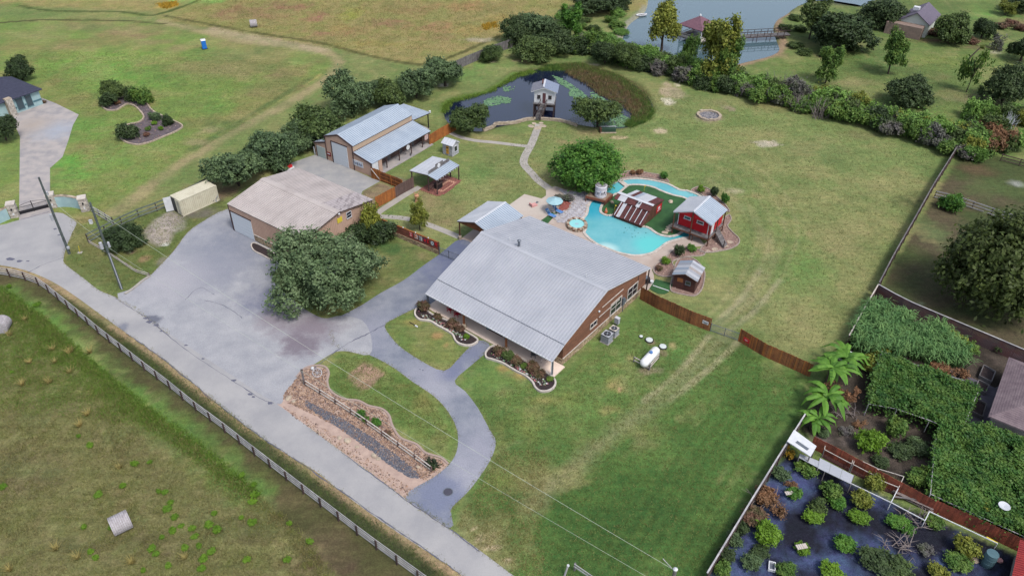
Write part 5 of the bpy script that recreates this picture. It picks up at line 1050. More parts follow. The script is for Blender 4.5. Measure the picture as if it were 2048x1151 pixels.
MB().lathe([(.3, .305), (.1, .31), (.02, .33)], 14).build('bubbling_jet', MT['lightblue'], sp_); MB().lathe([(.1, .3), (.12, .48), (.03, .52)], 8, (0, 1.15, 0)).build('spout', MT['white'], sp_)

# rocks: loose stone scatter
def rocks(name, poly, n_, s0, s1, m, seed, z=.03, parent=None, org=None):
    rg = np.random.default_rng(seed); pts = rand_in([(p[0], p[1]) for p in poly], n_, seed); n_ = len(pts)
    if n_ == 0: return
    oc = np.array([[1, 0, 0], [0, 1, 0], [-1, 0, 0], [0, -1, 0], [0, 0, 1]], float)
    s_ = rg.uniform(s0, s1, n_) * (1 + (rg.random(n_) > .93) * .7); a = rg.random(n_) * 6.283
    V = oc[None] * (s_[:, None, None] * rg.uniform(.7, 1.3, (n_, 5, 3))); V[:, :, 2] *= .75
    V[:, :4, 2] -= .02
    c_, q_ = np.cos(a)[:, None], np.sin(a)[:, None]; X = V[:, :, 0] * c_ - V[:, :, 1] * q_; Y = V[:, :, 0] * q_ + V[:, :, 1] * c_
    o = org or (0, 0, 0); V = np.stack([X + pts[:, :1] - o[0], Y + pts[:, 1:] - o[1], V[:, :, 2] + z], 2)
    T = V[:, [[0, 1, 4], [1, 2, 4], [2, 3, 4], [3, 0, 4]]].reshape(-1, 3, 3)
    return obj(name, quads(name, T, m, np.repeat(rg.random(n_), 4), 3), parent, kind='stuff')
MT['bed_edge'] = mat('mortared_bed_edge', S(178, 166, 158), S(150, 138, 132), sc=3, grain=.2)
def bed(lab, px, soil, rk=None, nr=0, s0=.05, s1=.12, edge=MT['bed_edge'], ew=.13, eh=.14, z=.03, sm=4, name='planting_bed', seed=5, cat='planting bed', closed=True, stones=None):
    P = smooth(GP(px), sm); c_ = sum(P, Vector((0, 0, 0))) / len(P); t = thing(name, c_, lab, cat)
    MB().prism(rel(P, c_), 0, z).build('soil', soil, t, fix=False)
    if rk: rocks('gravel', P, nr, s0, s1, rk, seed, z, t, c_)
    if edge:
        if stones:
            for q, a in perim(P, stones): obj('edging_stone', MB().box(-stones * .47, stones * .47, -ew / 2, ew / 2, 0, eh * R.uniform(.8, 1.2)).mesh('edging_stone', edge) if 0 else EST[R.randrange(4)], t, (q.x - c_.x, q.y - c_.y, 0), a + R.uniform(-.08, .08), (stones / .4, ew / .2, eh / .14))
        else: ribbon(rel(P, c_), ew, eh, True, h=eh).build('edging', edge, t)
    return t
EST = [MB().box(-.18 - .01 * k, .18 + .01 * (k % 2), -.1 + .01 * k, .1, 0, .14 + .01 * k).mesh('edging_stone', MT['boulder']) for k in range(4)]
RS = mat('rock_bed_soil', S(150, 126, 118), S(128, 104, 98), sc=2, grain=.3, gsc=9, bmp=.4)
bed('gravel bed with a stone kerb along the north bank of the lazy river', [(1241, 358), (1243, 348), (1255, 343), (1275, 343), (1300, 347), (1318, 350), (1330, 356), (1338, 364), (1325, 362), (1300, 357), (1275, 354.5), (1255, 355.5)], RS, MT['redrock'], 700, seed=11)
bed('small gravel bed at the turn of the river behind the red cabin', [(1382, 382), (1392, 375), (1405, 374), (1420, 380), (1432, 392), (1442, 402), (1452, 412), (1458, 424), (1430, 412), (1402, 389)], RS, MT['redrock'], 350, seed=12)
bed('curving rock bed around the stair of the red cabin', [(1458, 430), (1462, 440), (1455, 452), (1465, 465), (1478, 478), (1476, 489), (1460, 498), (1440, 502), (1420, 505), (1400, 503), (1405, 493), (1420, 480), (1432, 462), (1445, 440)], RS, MT['redrock'], 700, seed=13)
bed('rock bed with shrubs between the pool deck and the brown shed', [(1340, 506), (1352, 499), (1372, 495), (1398, 500), (1410, 507), (1400, 512), (1370, 514), (1345, 524), (1352, 540), (1345, 552), (1325, 553), (1311, 548), (1307, 540), (1312, 529), (1332, 516)], RS, MT['redrock'], 900, seed=14)
bed('ring of red gravel around the brown shed', [(1341, 580), (1343, 560), (1356, 520), (1385, 517), (1408, 540), (1407, 568), (1400, 584), (1388, 592), (1370, 590), (1352, 586)], RS, MT['redrock'], 600, seed=15)
bed('round bed of red gravel beside the light blue umbrella', [(1120, 400), (1132, 396), (1142, 402), (1141, 412), (1135, 420), (1124, 425), (1116, 419), (1119, 410)], mat('red_gravel_soil', S(140, 80, 74), grain=.3), tonemat('red_gravel', [S(150, 76, 70), S(178, 104, 92), S(120, 66, 64), S(190, 140, 126)]), 260, .04, .08, seed=16)
bed('black mulch bed with pale kerb below the left half of the porch', [(831, 622), (838, 616), (851, 620), (866, 631), (900, 645), (932, 665), (955, 680), (948, 689), (935, 692), (920, 689), (911, 682), (905, 670), (890, 660), (875, 652), (860, 643), (840, 640), (831, 632)], MT['soil'], edge=MT['coping'], ew=.2, eh=.25, z=.12)
bed('black mulch bed with pale kerb below the right half of the porch', [(972, 706), (984, 694), (1000, 698), (1030, 712), (1065, 730), (1095, 748), (1110, 762), (1108, 775), (1095, 783), (1080, 783), (1070, 775), (1065, 765), (1050, 752), (1030, 742), (1005, 727), (985, 720), (973, 716)], MT['soil'], edge=MT['coping'], ew=.2, eh=.25, z=.12)
bed('dark mulch bed at the stone foot of the tan workshop', [(503, 491), (510, 487), (530, 496), (545, 505), (552, 514), (545, 521), (525, 511), (508, 502)], MT['soil'], edge=MT['coping'], ew=.16, eh=.2, z=.1)
bed('winding shrub bed edged with white stones on the neighbour lawn', [(205, 213), (215, 206), (230, 198), (260, 196), (290, 205), (305, 222), (330, 235), (364, 251), (355, 262), (330, 273), (300, 285), (275, 290), (250, 284), (240, 272), (241, 258), (255, 250), (278, 245), (288, 235), (280, 222), (268, 212), (255, 209), (243, 215), (232, 221), (215, 221)],
    mat('bark_mulch_grey', S(86, 76, 84), S(112, 102, 108), sc=1.5, grain=.3), MT['redrock'], 200, stones=.55, ew=.26, eh=.2, seed=17, edge=MT['boulder'])
# the long rock bed by the road
sheet('gravel_bed', ROCKBED, mat('pink_sand', S(190, 168, 156), S(170, 148, 138), sc=1.2, grain=.15, gsc=12, bmp=.3), .006)
up = GP([(566, 800), (570, 784), (593, 756), (609, 739), (628, 735), (648, 737), (654, 746), (651, 763), (659, 784), (686, 800), (716, 804), (736, 814), (760, 820), (775, 832), (781, 851), (797, 877), (830, 891), (848, 908), (880, 919), (890, 930), (862, 948), (838, 938), (790, 905), (740, 868), (690, 838), (640, 812), (600, 796)])
rocks('cobbles', up, 5200, .05, .12, MT['cobble'], 21)
mid = GP([(575, 805), (600, 796), (640, 812), (690, 838), (740, 868), (790, 905), (838, 938), (862, 950), (850, 960), (815, 945), (770, 915), (720, 882), (670, 850), (620, 825)]); rocks('cobbles', mid, 2600, .05, .11, MT['cobble'], 22)
rocks('blue_pebbles', GP([(610, 800), (640, 815), (690, 840), (740, 872), (790, 908), (832, 940), (838, 955), (820, 955), (780, 930), (730, 892), (680, 856), (640, 832), (612, 812)]), 4200, .05, .10, MT['blue_pebble'], 23, .05)
rocks('sandy_stones', GP([(566, 812), (620, 838), (700, 890), (780, 948), (830, 980), (815, 990), (740, 940), (660, 885), (580, 828)]), 520, .03, .09, MT['cobble'], 24)
ribbon(smooth(GP([(593, 754), (609, 737), (628, 731), (649, 733), (658, 745), (655, 763), (662, 782), (687, 797), (717, 801), (737, 811), (763, 817), (778, 830), (785, 851), (801, 875), (833, 888), (851, 905), (882, 915), (897, 928)]), 5, False), .22, .1, h=.1).build('bed_kerb', mat('sand_mortar_edge', S(168, 150, 142), grain=.2), kind='structure')
def boulder(px, py, s_, lab, sq=.6, seed=1, m=None, name='boulder', group=None, z=0):
    r = random.Random(seed); mb = MB().lathe([(.05, -.1), (.8, -.05), (1.0, .25), (.75, .7), (.3, .9), (.02, .92)], 8); mb.v = [(x * r.uniform(.8, 1.15), y * r.uniform(.8, 1.15), z_ * r.uniform(.85, 1.1)) for x, y, z_ in mb.v]
    o = mb.build(name, m or MT['boulder']); o.location = G(px, py, z); o.scale = (s_, s_ * .8, s_ * sq); o.rotation_euler = (0, 0, r.uniform(0, 6)); return tag(o, lab, 'boulder', group)
for i, (a, b_, s_, lab) in enumerate(((578, 796, .45, 'flat grey boulder at the top end of the roadside rock bed'), (587, 803, .28, 'smaller boulder beside the flat grey one at the rock bed end'), (695, 881, .42, 'pale boulder halfway along the blue pebble strip'), (679, 875, .28, 'low tan boulder just uphill of the pale boulder'), (714, 893, .26, 'rust-tinted stone below the pale boulder on the sand'), (748, 911, .38, 'pale grey boulder on the sand near the lower pebbles'), (757, 917, .28, 'tan stone touching the grey boulder near the lower pebbles'), (836, 934, .26, 'orange-brown stone near the lower end of the rail fence'),
                                   (1317, 456, 0, ''), (1340, 377, 0, ''))):
    if s_: boulder(a, b_, s_, lab, seed=i)
boulder(1341, 403.5, .5, 'rounded pale boulder on the island turf between shack and red cabin', seed=31, z=.05); boulder(1330, 465, .55, 'long flat pale stone on the turf below the red cabin deck', .3, 32, z=.05); boulder(1224, 405, .4, 'grey boulder in the shade of the timber deck on the island', .7, 33, z=.05)
for i, (a, b_) in enumerate(((1336, 455), (1341, 452), (1346, 449), (1340, 460), (1335, 460))): boulder(a, b_, .42, 'one of the flat stepping rocks piled at the left foot of the red cabin', .35, 40 + i, group='stepping rocks under the red cabin', z=.05 + .04 * i)
for i, (a, b_, s_) in enumerate(((1312, 399.5, 0), (1450, 492, .55), (1460, 484, .6), (1430, 498, .6), (1417, 502, .45), (1441, 499, .4))):
    if s_: boulder(a, b_, s_, 'flat pale stepping stone at the foot of the red cabin stair', .12, 60 + i, name='stepping_stone', group='stepping stones by the red cabin')
# flagstone slab pieces by the spa
for i, (a, b_, s_) in enumerate(((1113, 434, .9), (1124, 432, .8), (1120, 439, .7), (1130, 437, .5))): boulder(a, b_, s_, 'large pale flagstone slab between the blue chairs and the spa', .07, 80 + i, name='flagstone', group='flagstone slabs by the spa')
# turf pieces
sheet('putting_strip', [(1082, 441), (1096, 431), (1107, 421), (1111, 424), (1116, 427), (1108, 433), (1102, 440), (1095, 448)], MT['turf'], .034, n=1)
gt = thing('croquet_turf', G(1325, 575), 'small green turf court with white line beside the brown shed', 'turf court'); gtz = G(1325, 575)
MB().prism(rel(GP([(1311, 558), (1345, 567), (1343, 575), (1337, 584), (1330, 588), (1318, 588), (1307, 583), (1299, 577)]), gtz), 0, .045).build('turf', MT['turf'], gt, fix=False)
a = G(1305.5, 571) - gtz; b_ = G(1338, 582) - gtz; MB().beam((a.x, a.y, .06), (b_.x, b_.y, .06), .12, .04).build('white_line', MT['white'], gt)
# fire pit
fp = thing('fire_pit', G(1418, 232), 'ring of pale stones with grey ash in the open lawn', 'fire pit'); MB().lathe([(2.0, 0), (1.9, .05), (.01, .08)], 20).build('ash', MT['ash'], fp)
for k in range(20): t = k / 20 * 6.283; o = obj('ring_stone', EST[k % 4], fp, (2.05 * math.cos(t), 2.05 * math.sin(t), 0), t + 1.57, (1.7, 2.2, 2.2 * R.uniform(.7, 1.2)))
rocks('charcoal', [(q[0], q[1]) for q in [(G(1418, 232).x + 1.7 * math.cos(t), G(1418, 232).y + 1.7 * math.sin(t)) for t in np.arange(0, 6.28, .5)]], 90, .06, .2, MT['blue_pebble'], 33, .06, fp, G(1418, 232))
# retaining wall of the pond
rw = thing('pond_wall', G(1075, 243), 'low dry-stone retaining wall along the near bank of the pond', 'wall'); rz_ = G(1075, 243)
for pts in ([(968, 262), (985, 256), (992, 250), (1005, 249), (1030, 247), (1052, 241), (1068, 240)], [(1084, 240), (1100, 241), (1120, 243), (1140, 248), (1152, 252)]):
    for lay in range(2):
        for q, a in perim_open(smooth(GP(pts), 5, False), .62) if 'perim_open' in globals() else [(p_, math.atan2((b2 - a2).y, (b2 - a2).x)) for a2, b2 in zip(smooth(GP(pts), 6, False)[:-1], smooth(GP(pts), 6, False)[1:]) for p_ in (a2.lerp(b2, .25), a2.lerp(b2, .75))]:
            obj('stone', EST[R.randrange(4)], rw, (q.x - rz_.x, q.y - rz_.y + R.uniform(-.04, .04), lay * .24 - .02), a + R.uniform(-.1, .1), (1.25 + R.uniform(-.2, .3), 2.0, 1.7))
for i, (a, b_, s_) in enumerate(((1062, 252, .7), (1075, 256, .8), (1086, 252, .7), (1068, 247, .5), (1082, 246, .5))): boulder(a, b_, s_, 'flat landing stone at the foot of the stilt cabin stair', .12, 100 + i, name='landing_stone', group='landing stones of the stilt cabin')

# ------------------------------------------------------------------ fences
def along(pts, step):
    P = [Vector((p[0], p[1], 0)) for p in pts]; tot = sum((P[i + 1] - P[i]).length for i in range(len(P) - 1)); n_ = max(1, round(tot / step)); st = tot / n_; o = []; i = 0; acc = 0
    for k in range(n_ + 1):
        s_ = min(k * st, tot - 1e-6)
        while i < len(P) - 2 and acc + (P[i + 1] - P[i]).length < s_: acc += (P[i + 1] - P[i]).length; i += 1
        d = P[i + 1] - P[i]; o.append((P[i] + d * (s_ - acc) / d.length, math.atan2(d.y, d.x)))
    return o
def rail_fence(lab, px, step, h, nrail, mr_, mp_, rw_=.14, rt=.05, pw=.13, z0=.28, off=.09, name='rail_fence'):
    A = along(GP(px), step); o = A[0][0]; t = thing(name, o, lab, 'fence'); pm = MB().box(-pw / 2, pw / 2, -pw / 2, pw / 2, -.15, h + .02).mesh('post', mp_)
    for q, a in A: obj('post', pm, t, (q.x - o.x, q.y - o.y, 0), a)
    for (q, a), (q2, _) in zip(A[:-1], A[1:]):
        d = q2 - q; L_ = d.length; rz = math.atan2(d.y, d.x)
        for k in range(nrail):
            z = z0 + (h - .06 - z0) * k / (nrail - 1) if nrail > 1 else h - .1
            me_ = MB().box(-.04, L_ + .04, -rt / 2, rt / 2, -rw_ / 2, rw_ / 2).mesh('rail', mr_); obj('rail', me_, t, (q.x - o.x - off * math.sin(rz) * -1, q.y - o.y - off * math.cos(rz), z + R.uniform(-.015, .015)), rz)
    return t
rail_fence('long four-rail pale ranch fence on dark posts along the near side of the road', [(-12, 549), (9, 552), (36.5, 557.6), (62, 564), (80.8, 573), (98.5, 586), (118.6, 602.5), (159, 635.6), (200.7, 670.8), (241, 702), (289, 740), (337.5, 776.3), (388, 818), (443, 858.5), (531.4, 928.5), (594.7, 976.9), (660.9, 1028), (735.4, 1085.4), (812.6, 1141.7), (880, 1190)],
           2.5, 1.35, 4, MT['rail'], MT['postdark'], off=-.1, rw_=.1)
rail_fence('three-rail greenish pasture fence running behind the cream container', [(178, 485), (215, 466), (262, 441), (300, 427), (332, 416), (380, 391), (432, 364)], 2.6, 1.45, 3, MT['railgreen'], MT['postdark'], rw_=.2, off=.1)
rail_fence('low two-rail cedar fence from the pasture corner across the verge', [(180, 486), (214, 505), (248, 528), (282, 550), (299, 552)], 2.4, .55, 2, MT['coping'], MT['cedar_grey'], rw_=.1, z0=.2)
rail_fence('short stub of rail fence beside the teal gate wall', [(185, 424), (206, 436), (228, 450)], 1.9, 1.3, 3, MT['rail'], MT['postdark'])
rail_fence('pale double-rail cedar fence down the middle of the roadside rock bed', [(611, 770), (640, 788), (690, 819), (740, 853), (790, 889), (830, 918), (863, 943)], 2.3, .8, 2, MT['coping'], MT['cedar_grey'], rw_=.09, rt=.09, z0=.25, off=0)
gp_ = thing('gate_post', G(609, 768), 'tall slim grey post at the top of the roadside cedar fence', 'post'); MB().box(-.09, .09, -.09, .09, -.1, 2.1).build('shaft', MT['greywood'], gp_); MB().box(-.12, .12, -.12, .12, 2.1, 2.18).build('cap', MT['postdark'], gp_)
rail_fence('grey rail fence crossing the right-hand yard toward the big dark tree', [(1868, 396), (1905, 405), (1950, 420), (2000, 437), (2060, 456)], 2.5, 1.3, 3, MT['rail'], MT['postdark'])
rail_fence('dark rail fence under the trees at the right edge', [(2000, 322), (2030, 330), (2075, 342)], 2.5, 1.3, 3, MT['cedar_grey'], MT['postdark'])
def picket(lab, px, h, mt, mp_=None, step=.15, w_=.138, rails=True, side=1, base=0.0, joined=False, name='board_fence', cap=None, hvar=.02, bay=2.4):
    mp_ = mp_ or MT['postdark']; P = GP(px); A = along(P, step); o = A[0][0].copy(); t = thing(name, o, lab, 'fence')
    pm = MB().raw([(-w_ / 2, -.01, base), (w_ / 2, -.01, base), (w_ / 2, .012, base), (-w_ / 2, .012, base), (-w_ / 2, -.01, h), (w_ / 2, -.01, h), (w_ / 2, .012, h), (-w_ / 2, .012, h)], [(0, 1, 5, 4), (1, 2, 6, 5), (2, 3, 7, 6), (3, 0, 4, 7), (4, 5, 6, 7), (0, 3, 2, 1)])
    mtf = mt if callable(mt) else (lambda f: mt); cache = {}
    if joined:
        mb = MB(); br_ = len(A) // max(1, int(len(A) * step / bay))
        for i, (q, a) in enumerate(A[:-1]):
            c_, s_ = math.cos(a), math.sin(a); mb.raw([(q.x - o.x + c_ * x - s_ * y, q.y - o.y + s_ * x + c_ * y, z * (1 + hvar * R.uniform(-1, 1))) for x, y, z in pm.v], pm.f)
            if (i + 1) % br_ == 0 or i == len(A) - 2: mb.build('pickets', mtf(i / len(A)), t, 'stuff'); mb = MB()
    else:
        for i, (q, a) in enumerate(A[:-1]):
            mm = mtf(i / len(A)); me_ = cache.setdefault(mm.name, pm.mesh('picket', mm)); obj('picket', me_, t, (q.x - o.x, q.y - o.y, 0), a, (1, 1, 1 + hvar * R.uniform(-1, 1)))
    B = along(P, bay); pm2 = MB().box(-.05, .05, -.05, .05, -.1, h - .02).mesh('post', mp_)
    for q, a in B: obj('post', pm2, t, (q.x - o.x - math.sin(a) * .07 * side, q.y - o.y + math.cos(a) * .07 * side, 0), a)
    if rails:
        for (q, a), (q2, _) in zip(B[:-1], B[1:]):
            for z in (.35 + base, h * .55, h - .2): MB().beam((q.x - o.x - math.sin(a) * .04 * side, q.y - o.y + math.cos(a) * .04 * side, z), (q2.x - o.x - math.sin(a) * .04 * side, q2.y - o.y + math.cos(a) * .04 * side, z), .05, .09).build('rail', mp_, t)
    if cap:
        for (q, a), (q2, _) in zip(B[:-1], B[1:]): MB().beam((q.x - o.x, q.y - o.y, h + .03), (q2.x - o.x, q2.y - o.y, h + .03), .14, .05).build('cap_board', cap, t)
    return t
picket('bright cedar board fence between the barn and the pond tree', [(860, 290), (885, 275), (914, 259)], 1.95, MT['cedar_new'], MT['cedar_new'])
picket('cedar fence of orange and grey boards beside the pale path', [(753, 416), (790, 396), (828, 375)], 1.9, lambda f: MT['cedar_new'] if f < .5 else MT['cedar_grey'], MT['cedar_grey'])
picket('dark cedar fence with pale backing rails meeting the barn gate', [(761, 362), (787, 372), (806, 380)], 1.8, MT['cedar'], MT['cedar_new'], side=-1)
g_ = picket('new cedar gate with a diagonal brace beside the barn corner', [(744, 356), (761, 362)], 1.9, MT['cedar_new'], MT['cedar_new'], name='cedar_gate'); g_['category'] = 'gate'
a = G(744, 356); b_ = G(761, 362) - a; MB().beam((b_.x, b_.y - .1, .2), (0, -.1, 1.75), .12, .04, (0, 1, 0)).build('brace', MT['coping'], g_)
picket('stained cedar fence running from the house corner to the wire gate', [(1280, 598), (1312, 616), (1345, 631), (1380, 647), (1418, 661.6)], 1.95, MT['cedar'], MT['cedar'])
picket('cedar fence from the wire gate down to the banana plants', [(1477, 682), (1500, 696), (1528, 712.5), (1570, 731), (1618, 753)], 1.9, lambda f: MT['cedar'] if R.random() < .75 else MT['cedar_new'], MT['cedar'])
picket('grey weathered board fence behind the pond', [(900, 146), (927.5, 133), (960, 119), (990, 107), (1018.7, 97), (1045, 88)], 1.95, MT['greywood'], MT['postdark'], step=.3, w_=.28)
picket('red-brown board fence between the vine garden and the weed-cloth garden', [(1622, 895), (1680, 925), (1758, 968), (1850, 1018), (1930, 1052), (2034, 1101)], 1.7, mat('red_brown_boards', S(160, 86, 66), S(126, 68, 56), sc=1.5, grain=.25, gsc=8, rnd=.32), MT['plank'], step=.145, side=1, cap=None)
picket('long dark board fence dividing the pool lawn from the right-hand yard', [(1905, 316), (1860, 388), (1817, 465), (1780, 530), (1750, 588)], 1.9, MT['cedar_grey'], MT['postdark'], joined=True, cap=MT['greywood'])
picket('board fence with pale cap between the lawn and the cane thicket', [(1748, 592), (1720, 640), (1690, 694)], 1.85, MT['cedar_grey'], MT['postdark'], joined=True, cap=MT['coping'])
picket('grey capped fence along the bottom right garden and the lawn', [(1603, 850), (1560, 918), (1500, 1015), (1450, 1098), (1408, 1168)], 1.7, MT['greywood'], MT['postdark'], joined=True, cap=MT['rail'])
picket('tall brown board fence with pale cap above the cane thicket', [(1748, 592), (1800, 622), (1860, 648), (1930, 678), (2000, 708), (2110, 756)], 1.9, mat('grey_brown_boards', S(104, 86, 90), S(122, 82, 80), sc=.6, lo=.45, hi=.65, grain=.25, rnd=.1), MT['postdark'], joined=True, cap=MT['rail'])
# the low wall with mosaic letters
sw = thing('letter_wall', G(754.7, 457), 'red-brown plank wall over a stone base carrying coloured mosaic letters', 'wall', 0); s0 = G(754.7, 457); s1 = G(877.8, 508.5); d = s1 - s0; sw.rotation_euler = (0, 0, math.atan2(d.y, d.x)); LS = d.length; swf = Frame(sw)
for k in range(6): 
    for j in range(4): MB().box(j * LS / 4 + .01, (j + 1) * LS / 4 - .01, -.02, .03, .72 + k * .2, .9 + k * .2).build('plank', mat('brick_red_planks', S(146, 88, 74), S(118, 72, 64), sc=1.5, grain=.2, rnd=.12) if 'brick_red_planks' not in bpy.data.materials else bpy.data.materials['brick_red_planks'], sw)
MB().box(0, LS, .05, .12, 0, 1.9).build('backing', MT['plank'], sw); MB().box(0, LS, -.06, .14, 1.92, 1.98).build('cap_board', MT['cedar_new'], sw); stonewall(sw, 'v', -.02, -1, 0, LS, 0, .7, seed=77); MB().box(LS - .05, LS + .1, -.05, .15, 0, 2.0).build('end_post', MT['plank'], sw)
for k in range(5): MB().lathe([(.08, 0), (.09, .1), (.02, .16)], 8, (.5 + k * LS / 5, .02, 1.98)).build('cap_lamp', MT['white'], sw)
FONT = {'X': ['10001', '01010', '00100', '01010', '10001'], 'R': ['1110', '1001', '1110', '1010', '1001'], 'E': ['1111', '1000', '1110', '1000', '1111'], 'O': ['0110', '1001', '1001', '1001', '0110'], 'L': ['1000', '1000', '1000', '1000', '1111'], 'I': ['111', '010', '010', '010', '111'], 'F': ['1111', '1000', '1110', '1000', '1000'], '*': ['00100', '01110', '11111', '01110', '01010']}
for ch, px, bgc, fgc in (('I', 822, MT['chairred'], MT['pink']), ('R', 832, MT['white'], MT['orange']), ('E', 841, MT['white'], MT['steel']), ('*', 850, mat('navy_tile', S(50, 56, 92)), MT['cabinred']), ('I', 856, MT['black'], MT['cabinred']), ('O', 865, MT['stucco_dark'], MT['white']), ('L', 871, MT['cabinred'], MT['darkplank'])):
    x, z = swf.onv(px, 472 + (px - 822) * .46, -.05); x = max(.3, min(LS - .3, x)); t = thing('wall_letter', (swf.world((x, -.03, 1.25))), 'x', 'letter', sw.rotation_euler[2])
    bpy.data.objects.remove(t); MB().box(x - .28, x + .28, -.055, -.02, 1.1, 1.75).build('letter_tile', bgc, sw)
    g = FONT[ch]; mb = MB(); cw = .44 / len(g[0])
    for r_ in range(5):
        for c_ in range(len(g[0])):
            if g[r_][c_] == '1': mb.box(x - .22 + c_ * cw, x - .22 + (c_ + 1) * cw - .004, -.085, -.05, 1.63 - r_ * .11, 1.74 - r_ * .11 - .004)
    mb.build('letter', fgc, sw)
# signs hung on the board fences
def fsign(name, lab, px, py, z, w_, h, m, ang, marks=None):
    q = G(px, py, z); t = thing(name, q, lab, 'sign', ang); MB().box(-w_ / 2, w_ / 2, -.03, 0, -h / 2, h / 2).build('plate', m, t)
    for (x0, x1, z0, z1, mm) in marks or []: MB().box(x0, x1, -.045, -.03, z0, z1).build('print', mm, t)
a = G(1418, 661.6) - G(1345, 631); fa = math.atan2(a.y, a.x)
q = G(1411, 658.5); fsign('fence_notice', 'small white notice on the end of the cedar fence by the wire gate', 1411, 644.5, 1.3, .75, .45, MT['white'], fa, [(-.3, .3, .05, .11, MT['steel']), (-.3, .2, -.05, 0, MT['steel']), (-.1, .3, -.16, -.1, MT['steel'])])
a = G(1500, 696) - G(1477, 682); fsign('star_sign', 'red sign with pale star on the cedar fence right of the wire gate', 1493, 680, 1.45, .8, .55, MT['cabinred'], math.atan2(a.y, a.x), [(-.12, .12, -.1, .1, MT['pink']), (-.25, .25, -.03, .05, MT['pink'])])
# wire gates
def wiregate(lab, a, b_, h, n_=2):
    A = G(*a); B = G(*b_); d = B - A; t = thing('wire_gate', A, lab, 'gate', math.atan2(d.y, d.x)); L_ = d.length / n_
    for k in range(n_ + 1): MB().tube([(k * L_, 0, 0), (k * L_, 0, h)], .045, 6).build('post', MT['steel'], t)
    for k in range(n_):
        x0, x1 = k * L_ + .07, (k + 1) * L_ - .07
        for z in (.15, h - .1): MB().tube([(x0, 0, z), (x1, 0, z)], .03, 5).build('frame_bar', MT['steel'], t)
        mb = MB(); x = x0
        while x < x1: mb.box(x - .006, x + .006, -.006, .006, .15, h - .1); x += .16
        z = .3
        while z < h - .1: mb.box(x0, x1, -.005, .005, z - .006, z + .006); z += .16
        mb.build('wire_mesh', MT['steel'], t, 'stuff')
wiregate('grey wire double gate between the two cedar fences', (1420, 662), (1476, 681), 1.25); wiregate('thin dark wire gate across the drive beside the letter wall', (879, 509), (917, 524), 1.3)
# neighbour's iron gate, walls, piers
def gatewall(lab, pts, name='gate_wall'):
    P = smooth(GP(pts), 6, False); o = P[0]; t = thing(name, o, lab, 'wall'); ribbon(rel(P, o), .3, 1.75, h=1.75).build('wall', MT['stucco'], t)
    for q, a in [(P[i], math.atan2((P[i + 1] - P[i]).y, (P[i + 1] - P[i]).x)) for i in range(0, len(P) - 1)]: obj('coping_stone', EST[R.randrange(4)], t, (q.x - o.x, q.y - o.y, 1.74), a, (1.9, 2.0, 1.0))
    return t
gatewall('curved pale blue stucco wall right of the iron gate', [(114, 414), (130, 412.5), (148, 414), (166, 418)]); gw1 = gatewall('curved pale blue stucco wall left of the iron gate at the picture edge', [(-20, 456), (0, 446), (20, 437)])
for (a, b_, lab) in ((31, 432, 'stone gate pier left of the iron gate'), (108, 413, 'stone gate pier right of the iron gate'), (172, 420, 'stone end pier of the stucco gate wall')):
    t = thing('gate_pier', G(a, b_), lab, 'pier', .4); MB().box(-.5, .5, -.5, .5, 0, 2.1).build('core', MT['boulder'], t); MB().box(-.6, .6, -.6, .6, 2.1, 2.25).build('cap', MT['coping'], t)
    for ax, sg_ in (('v', -1), ('u', 1), ('u', -1)): stonewall(t, ax, .5 * sg_, sg_, -.5, .5, 0, 2.1, seed=a, sz=.4).data.materials[0] = MT['palestone']
    MB().lathe([(.08, 0), (.12, .1), (.1, .28), (.02, .34)], 8, (0, -.66, 1.3)).build('lantern', MT['black'], t); MB().box(-.1, .1, -.62, -.5, .5, .8).build('intercom', MT['white'], t)
A = G(37, 430); B = G(101, 414); d = B - A; ig = thing('iron_gate', A, 'black arched wrought-iron gate across the neighbour driveway', 'gate', math.atan2(d.y, d.x)); LG = d.length
for z in (.12, 1.15): MB().beam((0, 0, z), (LG, 0, z), .05).build('rail', MT['black'], ig)
for k in range(2): MB().tube([(k * LG / 2 + LG / 2 * i / 8, 0, 1.2 + .45 * math.sin((i / 8 if k == 0 else 1 - i / 8) * 1.57)) for i in range(9)], .03, 5).build('arch', MT['black'], ig)
MB().box(LG / 2 - .06, LG / 2 + .06, -.04, .04, 0, 1.75).build('centre_post', MT['black'], ig)
mb = MB()
for k in range(34): mb.box(LG * k / 34 - .012, LG * k / 34 + .012, -.012, .012, .12, 1.2)
mb.build('bars', MT['black'], ig, 'stuff'); MB().box(.1, LG - .1, -.02, .02, .05, .55).build('kick_panel', MT['black'], ig)
ms_ = thing('gate_plaque', G(14, 436), 'dark square plaque on the left stucco gate wall', 'plaque', .55)
MB().box(-.3, .3, -.28, -.2, .7, 1.25).build('plate', MT['shingle'], ms_); MB().box(-.36, .36, -.24, -.18, .64, 1.31).build('plaque_frame', MT['coping'], ms_)

# ------------------------------------------------------------------ yard things
def proj(P):
    y, z = P[1], P[2] - H; cp, sp = math.cos(PITCH), math.sin(PITCH); dz = y * cp - z * sp; up = y * sp + z * cp
    return 1024 + F * (P[0] * math.cos(ROLL) + up * math.sin(ROLL)) / dz, 575.5 - F * (-P[0] * math.sin(ROLL) + up * math.cos(ROLL)) / dz
def height(base, top_py):
    for k in range(1, 400):
        if proj((base.x, base.y, base.z + k * .05))[1] <= top_py: return k * .05
    return 20
